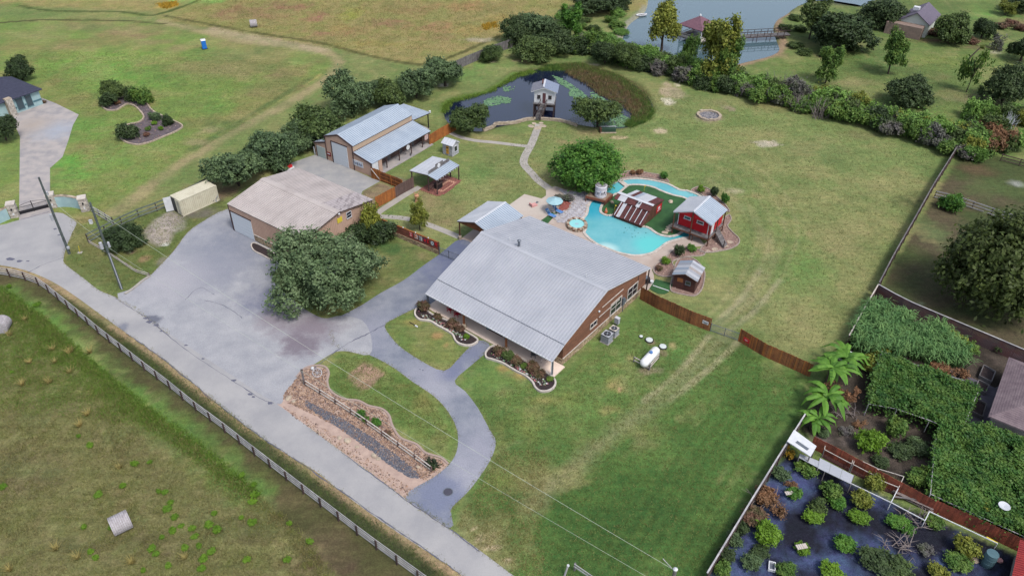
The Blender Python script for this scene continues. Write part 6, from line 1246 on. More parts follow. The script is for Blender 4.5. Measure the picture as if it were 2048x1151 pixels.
# hay bales
def bale(px, py, ang, lab, r_=.8, w_=1.5):
    t = thing('hay_bale', G(px, py, 0), lab, 'hay bale', ang, 'round hay bales in the fields'); N = 22
    o = MB().vprism([(r_ * math.cos(k / N * 6.283) * (1.04 if math.sin(k / N * 6.283) < -.5 else 1), r_ * .96 + r_ * math.sin(k / N * 6.283) * .96) for k in range(N)], 0, -w_ / 2, w_ / 2).build('roll', MT['hay'], t)
    for s_ in (-1, 1):
        mb = MB()
        for q in (.25, .45, .65, .85): mb.tube([(s_ * (w_ / 2 + .005), r_ * q * math.cos(a), r_ * .96 + r_ * q * math.sin(a)) for a in np.arange(0, 6.4, .4)], .02, 4)
        mb.build('spiral', MT['hay'], t)
    mb = MB()
    for k in range(9): x = -w_ / 2 + .1 + k * w_ / 9; mb.tube([(x, r_ * 1.005 * math.cos(a), r_ * .96 + r_ * .97 * math.sin(a)) for a in np.arange(-.4, 3.7, .3)], .012, 4, False)
    mb.build('net_wrap', MT['deadwood'], t)
bale(246, 1056, math.radians(38), 'large pale round hay bale lying in the rough field at the lower left', .9, 1.6)
bale(8, 660, math.radians(100), 'pale round hay bale cut by the left picture edge', .9, 1.6)
bale(508, 54, math.radians(20), 'small far round hay bale at the edge of the reddish meadow', .85, 1.5)
# shipping container
ct = thing('shipping_container', (-47.919, 96.223, 0), 'cream shipping container with an open door beside the pasture fence', 'container', .881)
MB().box(.05, 6.01, .05, 2.39, .1, 2.55).build('body', MT['cream'], ct)
for k in range(20):
    for y in (0, 2.39): MB().box(.2 + k * .29, .34 + k * .29, y, y + .05, .2, 2.45).build('corrugation', MT['cream'], ct)
for k in range(19): MB().box(.2 + k * .3, .36 + k * .3, .1, 2.34, 2.55, 2.575).build('roof_rib', MT['cream'], ct)
for x in (0, 5.92):
    for y in (-.02, 2.34): MB().box(x, x + .14, y, y + .12, 0, 2.6).build('corner_post', MT['cream'], ct)
for y in (-.02, 2.38): MB().box(.14, 5.92, y, y + .08, 2.5, 2.6).build('top_rail', MT['cream'], ct); MB().box(.14, 5.92, y, y + .08, 0, .15).build('bottom_rail', MT['cream'], ct)
MB().box(-.02, .0, 1.25, 2.34, .15, 2.45).build('dark_opening', MT['black'], ct)
d = MB().box(-.06, 0, .1, 1.2, .15, 2.45).build('door', MT['cream'], ct); MB().tube([(-.09, .5, .2), (-.09, .5, 2.4)], .025, 5).build('lock_rod', MT['steel'], d)
MB().beam((-.03, 2.36, 1.3), (-1.0, 2.75, 1.3), .05, 2.3).build('door', MT['white'], ct)
for k in range(5): MB().box(5.6 + R.uniform(-.1, .9), 6.3 + R.uniform(0, .5), -.6 + R.uniform(-.2, .2), -.1, .0, .4 + .12 * k).build('junk_box', MT['steel'], ct) if False else None
jp = thing('scrap_pile', G(431, 402), 'heap of grey scrap metal leaning at the far end of the container', 'scrap')
for k in range(14):
    a = Vector((R.uniform(-.9, .9), R.uniform(-.6, .6), R.uniform(0, .3))); MB().beam(a, a + Vector((R.uniform(-1, 1), R.uniform(-.6, .6), R.uniform(.1, .9))), R.uniform(.04, .35), .03).build('scrap_piece', R.choice([MT['steel'], MT['greywood'], MT['black'], MT['galv']]), jp)
# poles and wires
def pole(px, py, tx, ty, lab, boxes):
    b_ = G(px, py); hh = height(b_, ty); t = thing('utility_pole', b_, lab, 'utility pole'); MB().tube([(0, 0, -.2), (0, 0, hh)], [.19, .12], 10).build('shaft', mat('pole_wood', S(92, 104, 104), S(74, 82, 84), sc=2, grain=.2) if 'pole_wood' not in bpy.data.materials else bpy.data.materials['pole_wood'], t)
    for (dx, dy, z, w_, h_) in boxes: MB().lathe([(w_, 0), (w_, h_), (w_ * .3, h_ + .08)], 9, (dx, dy, z)).build('transformer', MT['galv'], t); MB().beam((0, 0, z + h_ * .5), (dx, dy, z + h_ * .5), .08).build('bracket', MT['steel'], t)
    return t, b_, hh
t1, b1, h1 = pole(139, 507, 80, 355, 'tall bare utility pole at the edge of the turning circle', [(.35, -.1, 9.2, .12, .5), (-.32, -.1, 5.4, .2, .9), (.22, -.1, .9, .2, .3)])
t2, b2, h2 = pole(243, 577, 180, 405, 'utility pole with two grey transformers on the verge beside the lot', [(-.42, -.2, 6.3, .2, .9), (.5, -.1, 6.5, .14, .7)])
MB().tube([(.12, -.14, 0), (.12, -.14, 5.6)], .06, 6).build('conduit', MT['galv'], t2)
t3 = thing('utility_pole', (12.37, 33.5, 0), 'pale capped pole top rising at the bottom edge of the picture', 'utility pole'); MB().tube([(0, 0, -.2), (0, 0, 9.4)], [.2, .14], 10).build('shaft', MT['greywood'], t3); MB().lathe([(.16, 0), (.18, .1), (.06, .2)], 12, (0, 0, 9.4)).build('cap', MT['white'], t3)
MB().tube([(0, 0, 9.2), (-.5, .4, 9.5), (-.9, .6, 9.9)], .03, 5).build('wire_lead', MT['rail'], t3)
def wire(a, b_, sag, lab, rad=.028, m=None):
    P = [a.lerp(b_, k / 24) - Vector((0, 0, sag * 4 * (k / 24) * (1 - k / 24))) for k in range(25)]; o = P[0]
    t = MB().tube([p - o for p in P], rad, 4).build('overhead_wire', m or mat('pale_cable', S(186, 196, 186), grain=0)); t.location = o; tag(t, lab, 'wire')
cb = mat('pale_cable', S(190, 200, 188), grain=0)
wire(b2 + Vector((0, 0, h2 - .6)), Vector((12.37, 33.5, 9.3)), .9, 'upper overhead wire crossing the front lawn diagonally', .015, cb); wire(b2 + Vector((0, 0, 6.6)), Vector((12.37, 33.5, 6.7)), .9, 'lower overhead wire crossing the front lawn diagonally', .012, cb)
wire(b1 + Vector((0, 0, 9.4)), b2 + Vector((0, 0, 7.2)), .5, 'overhead wire between the two utility poles', .014, cb)
# guard, markers
for (a, b_, lab) in ((160, 505, 'thin yellow marker post by the turning circle'),): t = thing('marker_post', G(a, b_), lab, 'post'); MB().beam((0, 0, 0), (.15, 0, 1.1), .06).build('shaft', MT['yellow'], t); MB().box(-.3, .3, -.25, .25, 0, .05).build('base', MT['concrete'], t)
t = thing('pedestal', G(183, 447), 'small white utility pedestal near the stub fence', 'utility box'); MB().box(-.2, .2, -.15, .15, 0, .55).build('case', MT['white'], t); MB().box(-.22, .22, -.17, .17, .55, .62).build('lid', MT['galv'], t)
# portable toilet
t = thing('portable_toilet', G(409.5, 97.5), 'bright blue portable toilet with pale roof standing in the far green field', 'toilet', .5); t.scale = (.8, .8, .85); MB().box(-.55, .55, -.55, .55, .12, 2.15).build('cabin', MT['blue'], t); MB().vprism([(-.6, 2.15), (.6, 2.15), (.35, 2.4), (-.35, 2.4)], 0, -.6, .6).build('roof', MT['galv_pale'], t); MB().box(-.4, .4, -.59, -.55, .2, 2.0).build('door', MT['blue'], t); MB().box(-.7, .7, -.7, .7, 0, .12).build('skid', MT['black'], t)
# propane tank with corral
t = thing('propane_tank', G(1298, 724), 'long white propane tank with blue dome on the lawn', 'tank', 0); q0 = G(1283, 735); q1 = G(1311, 705); t.rotation_euler = (0, 0, math.atan2((q1 - q0).y, (q1 - q0).x)); r_ = .52; Lp = 2.9
pr = [(-Lp / 2 - .3, .02), (-Lp / 2 - .25, .25), (-Lp / 2 - .1, .43), (-Lp / 2 + .1, r_)] + [(Lp / 2 - .1, r_), (Lp / 2 + .1, .43), (Lp / 2 + .25, .25), (Lp / 2 + .3, .02)]
mb = MB().tube([(x, 0, .85) for x, _ in pr], [r for _, r in pr], 20); smooth_shade(mb.build('shell', mat('glossy_white', S(232, 236, 240), grain=.02, rough=.35), t)); MB().lathe([(.2, 0), (.2, .16), (.14, .24), (.02, .27)], 14, (.15, 0, 1.34)).build('dome', mat('blue_dome', S(84, 128, 190), grain=.05), t)
for x in (-1.0, 1.0): MB().box(x - .12, x + .12, -.4, .4, 0, .45).build('foot', MT['concrete'], t)
for x in (-.95, .95): MB().tube([(x, .525 * math.cos(a), .85 + .525 * math.sin(a)) for a in np.arange(0, 6.5, .45)], .014, 4).build('weld_seam', MT['galv_pale'], t)
def rf2(lab, pts): return rail_fence(lab, pts, 1.6, .85, 2, MT['coping'], MT['greywood'], rw_=.1, rt=.08, pw=.1, z0=.35, off=.0)
rf2('low two-rail corral in front of the propane tank', [(1267, 724), (1283, 732), (1298, 740)]); rf2('low two-rail corral along the right side of the propane tank', [(1299, 739), (1308, 729), (1317, 718)])
# septic lids and manhole
for a, b_, r_, lab in ((1282, 673.5, .22, 'smallest white septic lid, nearest the house'), (1298.5, 680.5, .42, 'middle round white septic lid in the gravel patch'), (1325.5, 693.5, .42, 'right-hand round white septic lid in the gravel patch')):
    t = thing('septic_lid', G(a, b_), lab, 'lid'); MB().lathe([(r_ * 1.25, 0), (r_ * 1.2, .1), (r_, .12)], 20).build('collar', MT['black'], t); MB().lathe([(r_, .12), (r_ * .96, .17), (r_ * .4, .19), (.02, .19)], 20).build('lid', MT['lidgreen'], t)
t = thing('manhole', G(896, 983), 'dark round manhole cover in the driveway mouth', 'manhole'); MB().lathe([(.44, 0), (.42, .03), (.02, .035)], 22).build('cover', mat('cast_iron', S(74, 74, 88), grain=.2), t); MB().lathe([(.52, 0), (.5, .02), (.45, .02)], 22).build('rim', MT['steel'], t)
# air conditioners
def ac(px, py, s_, lab, top):
    t = thing('air_conditioner', G(px, py), lab, 'air conditioner', -.668); w_ = .45 * s_; h = 1.0 * s_; MB().box(-w_, w_, -w_, w_, .08, h).build('cabinet', MT['steel'], t); MB().box(-w_ * 1.15, w_ * 1.15, -w_ * 1.15, w_ * 1.15, 0, .08).build('pad', MT['concrete'], t)
    for k in range(7):
        MB().box(-w_ - .015, w_ + .015, -w_ - .015, w_ + .015, .15 + k * h * .11, .19 + k * h * .11).build('louvre', MT['galv'], t)
    MB().box(-w_ * 1.03, w_ * 1.03, -w_ * 1.03, w_ * 1.03, h, h + .05).build('top_plate', top, t); MB().lathe([(w_ * .85, h + .05), (w_ * .82, h + .06), (.02, h + .06)], 18).build('fan_opening', MT['black'], t)
    for k in range(4): a = k * 1.57 + .4; MB().beam((0, 0, h + .075), (w_ * .75 * math.cos(a), w_ * .75 * math.sin(a), h + .075), .12, .02).build('fan_blade', MT['steel'], t)
    MB().lathe([(.09, h + .07), (.02, h + .11)], 8).build('fan_hub', MT['white'], t)
ac(1213, 682, 1.15, 'larger blue-grey air conditioner unit, nearer the porch', MT['galv']); ac(1227, 669, 1.0, 'smaller air conditioner with cream top ring', MT['coping'])
t = thing('utility_cabinet', G(1233, 652), 'small pale green electrical cabinet above the air conditioners', 'utility box', -.668); MB().box(-.28, .28, -.2, .2, .5, 1.3).build('case', MT['galv'], t); MB().box(-.3, .3, -.22, .22, 1.3, 1.36).build('lid', MT['galv_pale'], t); MB().box(-.05, .05, -.05, .05, 0, .5).build('leg', MT['steel'], t)
# porch furniture
def adirondack(P, rz, m, lab, group=None):
    t = thing('armchair', P, lab, 'chair', rz, group)
    for x in (-.26, .26):
        for y in (-.3, .3): MB().box(x - .03, x + .03, y - .03, y + .03, 0, .36 if y < 0 else .55).build('leg', m, t)
        MB().box(x - .07, x + .07, -.38, .36, .55, .59).build('armrest', m, t)
    for k in range(5): MB().box(-.27, .27, -.34 + k * .12, -.24 + k * .12, .36 - k * .025, .385 - k * .025).build('seat_slat', m, t)
    for k in range(5): x = -.24 + k * .12; MB().beam((x, .28, .3), (x, .55, 1.0 + (.08 if k == 2 else 0)), .1, .02, (1, 0, 0)).build('back_slat', m, t)
    return t
def onporch(px, py): return G(px, py, porch_z)
adirondack(onporch(901, 622), -.668, MT['chairred'], 'left one of the two red porch armchairs', 'red porch armchairs'); adirondack(onporch(915, 631), -.5, MT['chairred'], 'right one of the two red porch armchairs', 'red porch armchairs')
adirondack(onporch(1068, 712), -.3, MT['greywood'], 'weathered grey-brown armchair at the right end of the porch'); 
t = thing('spoke_table', onporch(1086, 721), 'pale round spoked iron table and seat at the right end of the porch', 'table'); MB().lathe([(.35, .68), (.35, .72), (.3, .72)], 16).build('rim', MT['coping'], t)
for k in range(6): MB().beam((0, 0, .7), (.34 * math.cos(k * 1.047), .34 * math.sin(k * 1.047), .7), .04, .02).build('spoke', MT['coping'], t); 
for k in range(3): MB().beam((0, 0, .68), (.4 * math.cos(k * 2.1), .4 * math.sin(k * 2.1), 0), .04).build('leg', MT['coping'], t)
t = thing('door_mat', onporch(992, 662), 'long brown mat on the porch before the front door', 'mat', -.668); MB().box(-1.2, 1.2, -.3, .3, 0, .03).build('mat', MT['darkplank'], t); MB().box(-1.25, 1.25, -.35, .35, 0, .015).build('border', MT['postdark'], t)
for i, (a, b_, lab) in enumerate(((976, 657, 'teal planter left of the door mat'), (1012, 678, 'teal planter right of the door mat'))): t = thing('planter', onporch(a, b_), lab, 'planter'); MB().lathe([(.16, 0), (.24, .4), (.26, .45), (.2, .45)], 12).build('pot', MT['stucco_dark'], t); MB().lathe([(.2, .45), (.02, .5)], 10).build('soil', MT['soil'], t)
t = thing('garden_tool', G(827, 649), 'small dark and white garden tool lying on the lawn left of the porch', 'garden tool', -.7); MB().beam((-.7, 0, .05), (.3, 0, .08), .07).build('handle', MT['black'], t); MB().box(.3, .7, -.08, .08, 0, .12).build('head', MT['white'], t)
# poolside things
um = thing('umbrella', G(1108, 424), 'open light blue umbrella beside the round red gravel bed', 'umbrella'); N = 8; rr = 1.25
MB().tube([(0, 0, 0), (0, 0, 2.35)], .03, 7).build('pole', MT['white'], um); MB().lathe([(.3, 0), (.28, .1), (.05, .14)], 12).build('base', MT['concrete'], um)
for k in range(N):
    a, b_ = k / N * 6.283, (k + 1) / N * 6.283; MB().raw([(0, 0, 2.4), (rr * math.cos(a), rr * math.sin(a), 1.95), (rr * math.cos((a + b_) / 2) * .97, rr * math.sin((a + b_) / 2) * .97, 1.92), (rr * math.cos(b_), rr * math.sin(b_), 1.95), (0, 0, 2.36), (rr * math.cos(a), rr * math.sin(a), 1.91), (rr * math.cos((a + b_) / 2) * .97, rr * math.sin((a + b_) / 2) * .97, 1.88), (rr * math.cos(b_), rr * math.sin(b_), 1.91)], [(0, 1, 2, 3), (4, 7, 6, 5), (1, 5, 6, 2), (2, 6, 7, 3)]).build('canopy_panel', MT['lightblue'], um)
    MB().beam((0, 0, 2.33), (rr * .98 * math.cos(a), rr * .98 * math.sin(a), 1.9), .02).build('rib', MT['white'], um)
MB().lathe([(.03, 2.4), (.04, 2.46), (.01, 2.52)], 7).build('finial', MT['white'], um)
def lounger(px, py, rz, lab, m, group):
    t = thing('lounge_chair', G(px, py, .01), lab, 'lounge chair', rz, group)
    MB().box(-.3, .3, -.9, .25, .28, .33).build('seat', m, t); MB().beam((0, .25, .3), (0, .85, .95), .6, .05, (1, 0, 0)).build('backrest', m, t); MB().beam((0, .5, .64), (0, .62, .78), .35, .1, (1, 0, 0)).build('headrest', MT['lightblue'], t)
    for x in (-.3, .3):
        for y in (-.8, .2): MB().box(x - .025, x + .025, y - .025, y + .025, 0, .28).build('leg', MT['white'], t)
        MB().box(x - .03, x + .03, -.95, .3, .25, .29).build('side_rail', MT['white'], t)
lounger(1101, 432, .85, 'left one of the two blue lounge chairs under the light blue umbrella', MT['chairblue'], 'blue lounge chairs by the umbrella'); lounger(1115, 424, .85, 'right one of the two blue lounge chairs, beside the red gravel', MT['chairblue'], 'blue lounge chairs by the umbrella')
t = thing('side_table', G(1106, 423.5), 'small pale side table between the blue lounge chairs', 'table'); MB().lathe([(.28, .42), (.28, .46)], 12).build('top', MT['coping'], t); MB().lathe([(.05, 0), (.05, .42)], 8).build('leg', MT['white'], t)
t = thing('pool_float', G(1067, 411), 'faded pink seat float with dark tail lying on the deck', 'pool float', .6); MB().box(-.45, .5, -.38, .38, 0, .2).build('seat', MT['pink'], t); MB().box(-.55, -.4, -.38, .38, .1, .5).build('backrest', MT['pink'], t); MB().tube([(.5, .1, .1), (.8, .3, .3), (1.0, .15, .15)], .09, 6).build('tail', MT['steel'], t); MB().lathe([(.1, 0), (.1, .12)], 8, (-.3, .3, .2)).build('cup_holder', MT['black'], t)
t = thing('garden_gnome', G(1211.5, 426, .07), 'small orange figure on the tip of the putting island', 'figurine'); MB().lathe([(.18, 0), (.24, .2), (.2, .42), (.12, .5), (.15, .6), (.1, .75), (.01, .95)], 10).build('body', MT['orange'], t); MB().box(-.1, .1, -.2, -.1, .5, .62).build('face', MT['pink'], t)
for a, b_, ty, lab in ((1229, 425, 410, 'thin yellow putting flag pole near the orange figure'), (1288, 381, 371, 'thin pale putting flag pole at the back of the island')): t = thing('flag_pole', G(a, b_, .07), lab, 'flag pole'); hh = height(G(a, b_, .07), ty); MB().tube([(0, 0, 0), (0, 0, hh)], .03, 6).build('pole', MT['yellow'], t); MB().box(0, .22, -.01, .01, hh - .2, hh).build('flag', MT['yellow'], t)
t = thing('pump_box', G(1217, 263), 'green-topped low pump box with pale frame by the pond', 'box', .05); MB().box(-1.3, 1.2, -.5, .5, 0, .7).build('case', mat('dark_green_panel', S(46, 74, 60), grain=.1), t); MB().box(-1.5, 1.35, .4, .55, .65, .8).build('top_bar', MT['galv'], t); MB().box(-1.6, -1.3, -.6, .5, 0, .75).build('side', MT['plank'], t); MB().box(-1.5, 1.3, -.75, -.55, 0, .15).build('sill', MT['boulder'], t)
t = thing('wagon_wheel', G(635, 748), 'white cattle skull and grey wagon wheel in the rock bed', 'ornament', .4); MB().tube([(.5 * math.cos(a), .5 * math.sin(a), .25 + .2 * math.sin(a)) for a in np.arange(0, 6.5, .4)], .05, 6).build('rim', MT['rail'], t)
for k in range(8): a = k * .785; MB().beam((0, 0, .25), (.5 * math.cos(a), .5 * math.sin(a), .25 + .2 * math.sin(a)), .04).build('spoke', MT['rail'], t)
MB().lathe([(.12, 0), (.2, .15), (.16, .35), (.02, .45)], 8, (-.35, .9, .05)).build('skull', MT['white'], t)
t = thing('deer_stump', G(834, 404), 'pale orange carved stump standing beyond the young yellow tree', 'stump'); MB().lathe([(.35, 0), (.25, .4), (.3, .8), (.38, 1.15), (.15, 1.4)], 9).build('trunk', mat('carved_wood', S(206, 168, 138), S(176, 120, 86), sc=4, grain=.2), t)
for s_ in (-1, 1): MB().beam((s_ * .15, 0, 1.2), (s_ * .35, 0, 1.75), .1).build('prong', bpy.data.materials['carved_wood'], t)
t = thing('trailer', G(566, 338), 'small flat trailer with blue-white load half hidden under the oaks behind the workshop', 'trailer', -.6); MB().box(-1.8, 1.8, -.9, .9, .4, .6).build('bed', MT['white'], t); MB().box(-1.2, .4, -.7, .6, .6, .9).build('load', MT['chairblue'], t); MB().box(.5, 1.6, -.6, .7, .6, 1.0).build('red_load', MT['cabinred'], t)
for x in (-.5, .5):
    for y in (-1, 1): MB().lathe([(.28, -.1), (.3, 0), (.28, .1)], 14).build('wheel', MT['black'], t, loc=(x, y, .3)).rotation_euler = (math.pi / 2, 0, 0)
t = thing('corral_post', G(1128, 1151), 'pale pole of a small corral at the bottom picture edge', 'post'); MB().tube([(0, 0, -.2), (.3, .2, 1.3)], .09, 7).build('pole', MT['rail'], t); MB().lathe([(.13, 1.25), (.1, 1.35)], 8, (.3, .2, 0)).build('cap', MT['galv_pale'], t)
rail_fence('two-rail pale corral fence cut by the bottom picture edge', [(1149, 1140), (1190, 1168), (1230, 1195)], 2.4, 1.1, 2, MT['rail'], MT['greywood'], rw_=.14, z0=.7)
t = thing('pool_ladder', G(1284, 541), 'grey metal pool ladder rail by the back corner of the house', 'rail', -.66)
for x in (-.5, .5): MB().tube([(x, 0, 0), (x, 0, .9), (x, -.5, .9), (x, -.6, .4)], .04, 6).build('rail', MT['steel'], t)
for z in (.3, .6): MB().box(-.5, .5, -.03, .03, z, z + .05).build('rung', MT['steel'], t)
# grill / clutter behind the house corner
t = thing('patio_grill', G(1291, 567), 'dark grill and white pots at the back corner of the house', 'grill'); MB().box(-.5, .5, -.3, .3, .3, .9).build('body', MT['black'], t); MB().lathe([(.35, .9), (.33, 1.1), (.05, 1.2)], 12).build('lid', MT['steel'], t); MB().lathe([(.2, 0), (.25, .4)], 10, (.8, .1, 0)).build('pot', MT['white'], t)
for x in (-.4, .4): MB().box(x - .04, x + .04, -.04, .04, 0, .3).build('leg', MT['steel'], t)

# ---- garden sheds, frames and drums at the lower right
t = thing('garden_canopy', G(1604, 886, 2.1), 'white flat canopy roof at the corner of the weed-cloth garden', 'canopy', 0); q = [G(*p, 2.1) - G(1604, 886, 2.1) for p in ((1588, 859), (1633, 892), (1621, 913), (1574, 882))]; t.location.z = 0
MB().raw([(p.x, p.y, 2.05) for p in q] + [(p.x, p.y, 2.15) for p in q], [(3, 2, 1, 0), (4, 5, 6, 7), (0, 1, 5, 4), (1, 2, 6, 5), (2, 3, 7, 6), (3, 0, 4, 7)]).build('roof_sheet', MT['white'], t)
for p in q: MB().box(p.x * .92 - .05, p.x * .92 + .05, p.y * .92 - .05, p.y * .92 + .05, 0, 2.05).build('post', MT['greywood'], t)
a, b_ = q[3].lerp(q[2], .3).lerp(q[0].lerp(q[1], .3), .35), q[3].lerp(q[2], .8).lerp(q[0].lerp(q[1], .8), .35); MB().beam((a.x, a.y, 2.17), (b_.x, b_.y, 2.17), .35, .03).build('skylight', MT['steel'], t)
def leanto(pts, z, m, name, lab):
    c0 = G(*pts[0], z); t = thing(name, (c0.x, c0.y, 0), lab, 'lean-to'); q = [G(*p, z) - c0 for p in pts]
    n_ = 3
    for k in range(n_):
        s0_, s1_ = k / n_, (k + .98) / n_; r = [q[0].lerp(q[1], s0_), q[0].lerp(q[1], s1_), q[3].lerp(q[2], s1_), q[3].lerp(q[2], s0_)]
        MB().raw([(p.x, p.y, z - .04) for p in r] + [(p.x, p.y, z) for p in r], [(3, 2, 1, 0), (4, 5, 6, 7), (0, 1, 5, 4), (1, 2, 6, 5), (2, 3, 7, 6), (3, 0, 4, 7)]).build('roof_sheet', m, t)
    for p in q: MB().box(p.x - .04, p.x + .04, p.y - .04, p.y + .04, 0, z - .05).build('post', MT['greywood'], t)
    return t
leanto([(1600, 906), (1640, 922), (1650, 942), (1598, 914)], 1.3, MT['galv'], 'sheet_roof', 'ragged grey sheet roof just right of the white canopy'); leanto([(1640, 915), (1708, 950), (1702, 967), (1636, 935)], 1.35, MT['galv'], 'sheet_roof', 'pale grey flat lean-to roof along the red-brown fence')
for (pts, lab) in (([(1645, 903), (1700, 930), (1697, 943), (1643, 914)], 'dark red coop section nearest the white canopy'), ([(1703, 931), (1748, 952), (1744, 967), (1700, 944)], 'second dark red coop section along the fence'), ([(1750, 953), (1800, 968), (1790, 990), (1745, 972)], 'last open-roofed coop section along the fence')):
    c0 = G(*pts[0]); t = thing('coop', (c0.x, c0.y, 0), lab, 'coop', 0, 'coop sections along the red-brown fence'); q = [G(*p) - c0 for p in pts]; MB().prism(q, 0, .08).build('floor', MT['darkplank'], t)
    for i in range(4):
        p, r = q[i], q[(i + 1) % 4]; MB().beam((p.x, p.y, 1.2), (r.x, r.y, 1.2), .06).build('top_bar', MT['coping'], t); MB().box(p.x - .04, p.x + .04, p.y - .04, p.y + .04, 0, 1.2).build('post', MT['greywood'], t)
        mb = MB(); n_ = max(2, int((r - p).length / .2))
        for k in range(n_): s_ = p.lerp(r, k / n_); mb.box(s_.x - .01, s_.x + .01, s_.y - .01, s_.y + .01, 0, 1.18)
        mb.build('mesh_wire', MT['darkplank'], t, 'stuff')
t = thing('pipe_frame', G(1702, 967), 'white pipe frame stepping along the lower edge of the coops', 'frame'); o = G(1702, 967)
pf_ = [G(a, b_, 1.1) - Vector((o.x, o.y, 0)) for a, b_ in ((1702, 966), (1782, 1004), (1802, 965))]; pf2 = [G(a, b_, 1.1) - Vector((o.x, o.y, 0)) for a, b_ in ((1782, 1004), (1850, 1040), (1859, 1022), (1995, 1086))]
for P in (pf_, pf2):
    for a, b_ in zip(P[:-1], P[1:]): MB().beam(a, b_, .07).build('pipe', MT['white'], t); MB().beam((b_.x, b_.y, 0), (b_.x, b_.y, 1.1), .06).build('upright', MT['white'], t)
t = thing('yellow_board', G(1985, 1080, 1.0), 'yellow painted board on the white frame by the red-brown fence', 'board', 0); a = G(1973, 1073, 1.1) - G(1985, 1080, 1.0); b_ = G(1995, 1085, 1.1) - G(1985, 1080, 1.0); MB().beam(a, b_, .14, .06).build('board', MT['yellow'], t); MB().beam(a + Vector((0, 0, -.1)), b_ + Vector((0, 0, -.1)), .06).build('batten', MT['plank'], t)
t = thing('lumber_pile', G(1820, 1003), 'pile of old pale boards behind the white pipe frame', 'lumber', -.45)
for k in range(9): MB().beam((-1.6 + R.uniform(-.3, .3), R.uniform(-.5, .5), .1 + k * .05), (1.6 + R.uniform(-.4, .4), R.uniform(-.6, .6), .15 + k * .06), .16, .04).build('board', R.choice([MT['greywood'], MT['deadwood'], MT['plank']]), t)
t = thing('water_barrel', G(1972, 1128), 'tall blue-grey rain barrel standing near the red roof corner', 'barrel'); MB().lathe([(.48, 0), (.52, .3), (.52, 1.3), (.48, 1.6), (.5, 1.65)], 22).build('drum', mat('blue_grey_plastic', S(86, 118, 128), S(76, 106, 118), sc=2, grain=.05), t); MB().lathe([(.47, 1.6), (.02, 1.62)], 20).build('water', mat('rain_water', S(110, 144, 160), grain=0, rough=.1), t)
for z in (.5, 1.05): MB().lathe([(.52, z), (.545, z + .04), (.52, z + .08)], 22).build('hoop', bpy.data.materials['blue_grey_plastic'], t)
boulder(1948, 1119, .45, 'pale lump of rock left of the rain barrel', .9, 91); boulder(1998, 1120, .35, 'reddish bucket-sized stone right of the rain barrel', .8, 92, MT['pink'])
t = thing('satellite_dish', G(2008, 1012, 2.1), 'pale oval satellite dish lying over the vine canopy', 'dish'); MB().lathe([(.02, 0), (.3, .02), (.52, .1), (.5, .13), (.02, .03)], 20).build('reflector', MT['galv_pale'], t); MB().beam((0, 0, 0), (0, 0, -1.9), .06).build('mast', MT['steel'], t)
t = thing('wash_tub', G(1543, 1134, 0), 'white rectangular tub on the weed cloth', 'tub', -.3)
for x0, x1, y0, y1, z1 in ((-.3, -.22, -.45, .45, .3), (.22, .3, -.45, .45, .3), (-.22, .22, -.45, -.37, .3), (-.22, .22, .37, .45, .3), (-.22, .22, -.37, .37, .06)): MB().box(x0, x1, y0, y1, 0, z1).build('side' if z1 > .1 else 'bottom', MT['white'] if z1 > .1 else MT['steel'], t)
t = thing('aerial', G(2035, 1058, 0), 'thin white aerial with cross bars above the lower right vines', 'aerial'); MB().beam((0, 0, 0), (0, 0, 3.6), .05).build('mast', MT['white'], t)
for z in (3.2, 3.5): MB().beam((-.4, -.1, z), (.4, .1, z), .04).build('cross_bar', MT['white'], t)
# shed roof in the banana corner
leanto([(1683, 694), (1720, 710), (1710, 730), (1674, 716)], 1.9, MT['galv_pale'], 'sheet_roof', 'pale tin roof of a hut among the banana plants')
# raised beds by the shingled house
for i, (pts, lab) in enumerate((([(1965, 735), (1988, 748), (1980, 768), (1956, 756)], 'upper dark timber frame beside the shingled house'), ([(1955, 765), (1975, 775), (1968, 790), (1948, 780)], 'middle dark timber frame beside the shingled house'), ([(1945, 800), (1970, 812), (1962, 838), (1936, 825)], 'lower dark timber frame beside the shingled house'))):
    c0 = G(*pts[0]); t = thing('raised_bed', (c0.x, c0.y, 0), lab, 'raised bed'); q = [G(*p) - c0 for p in pts]; MB().prism(q, 0, .3).build('soil', MT['soil'], t)
    for k in range(4): MB().beam((q[k].x, q[k].y, .25), (q[(k + 1) % 4].x, q[(k + 1) % 4].y, .25), .1, .5).build('side_board', MT['greywood'], t)
sheet('garden_path', [(1895, 735), (1990, 775), (2012, 765), (2022, 700), (2048, 712), (2020, 760), (1978, 845), (1962, 858), (1936, 842), (1962, 790), (1900, 752)], mat('dark_path', S(104, 100, 112), S(84, 82, 94), sc=1, grain=.2), .02, n=1)

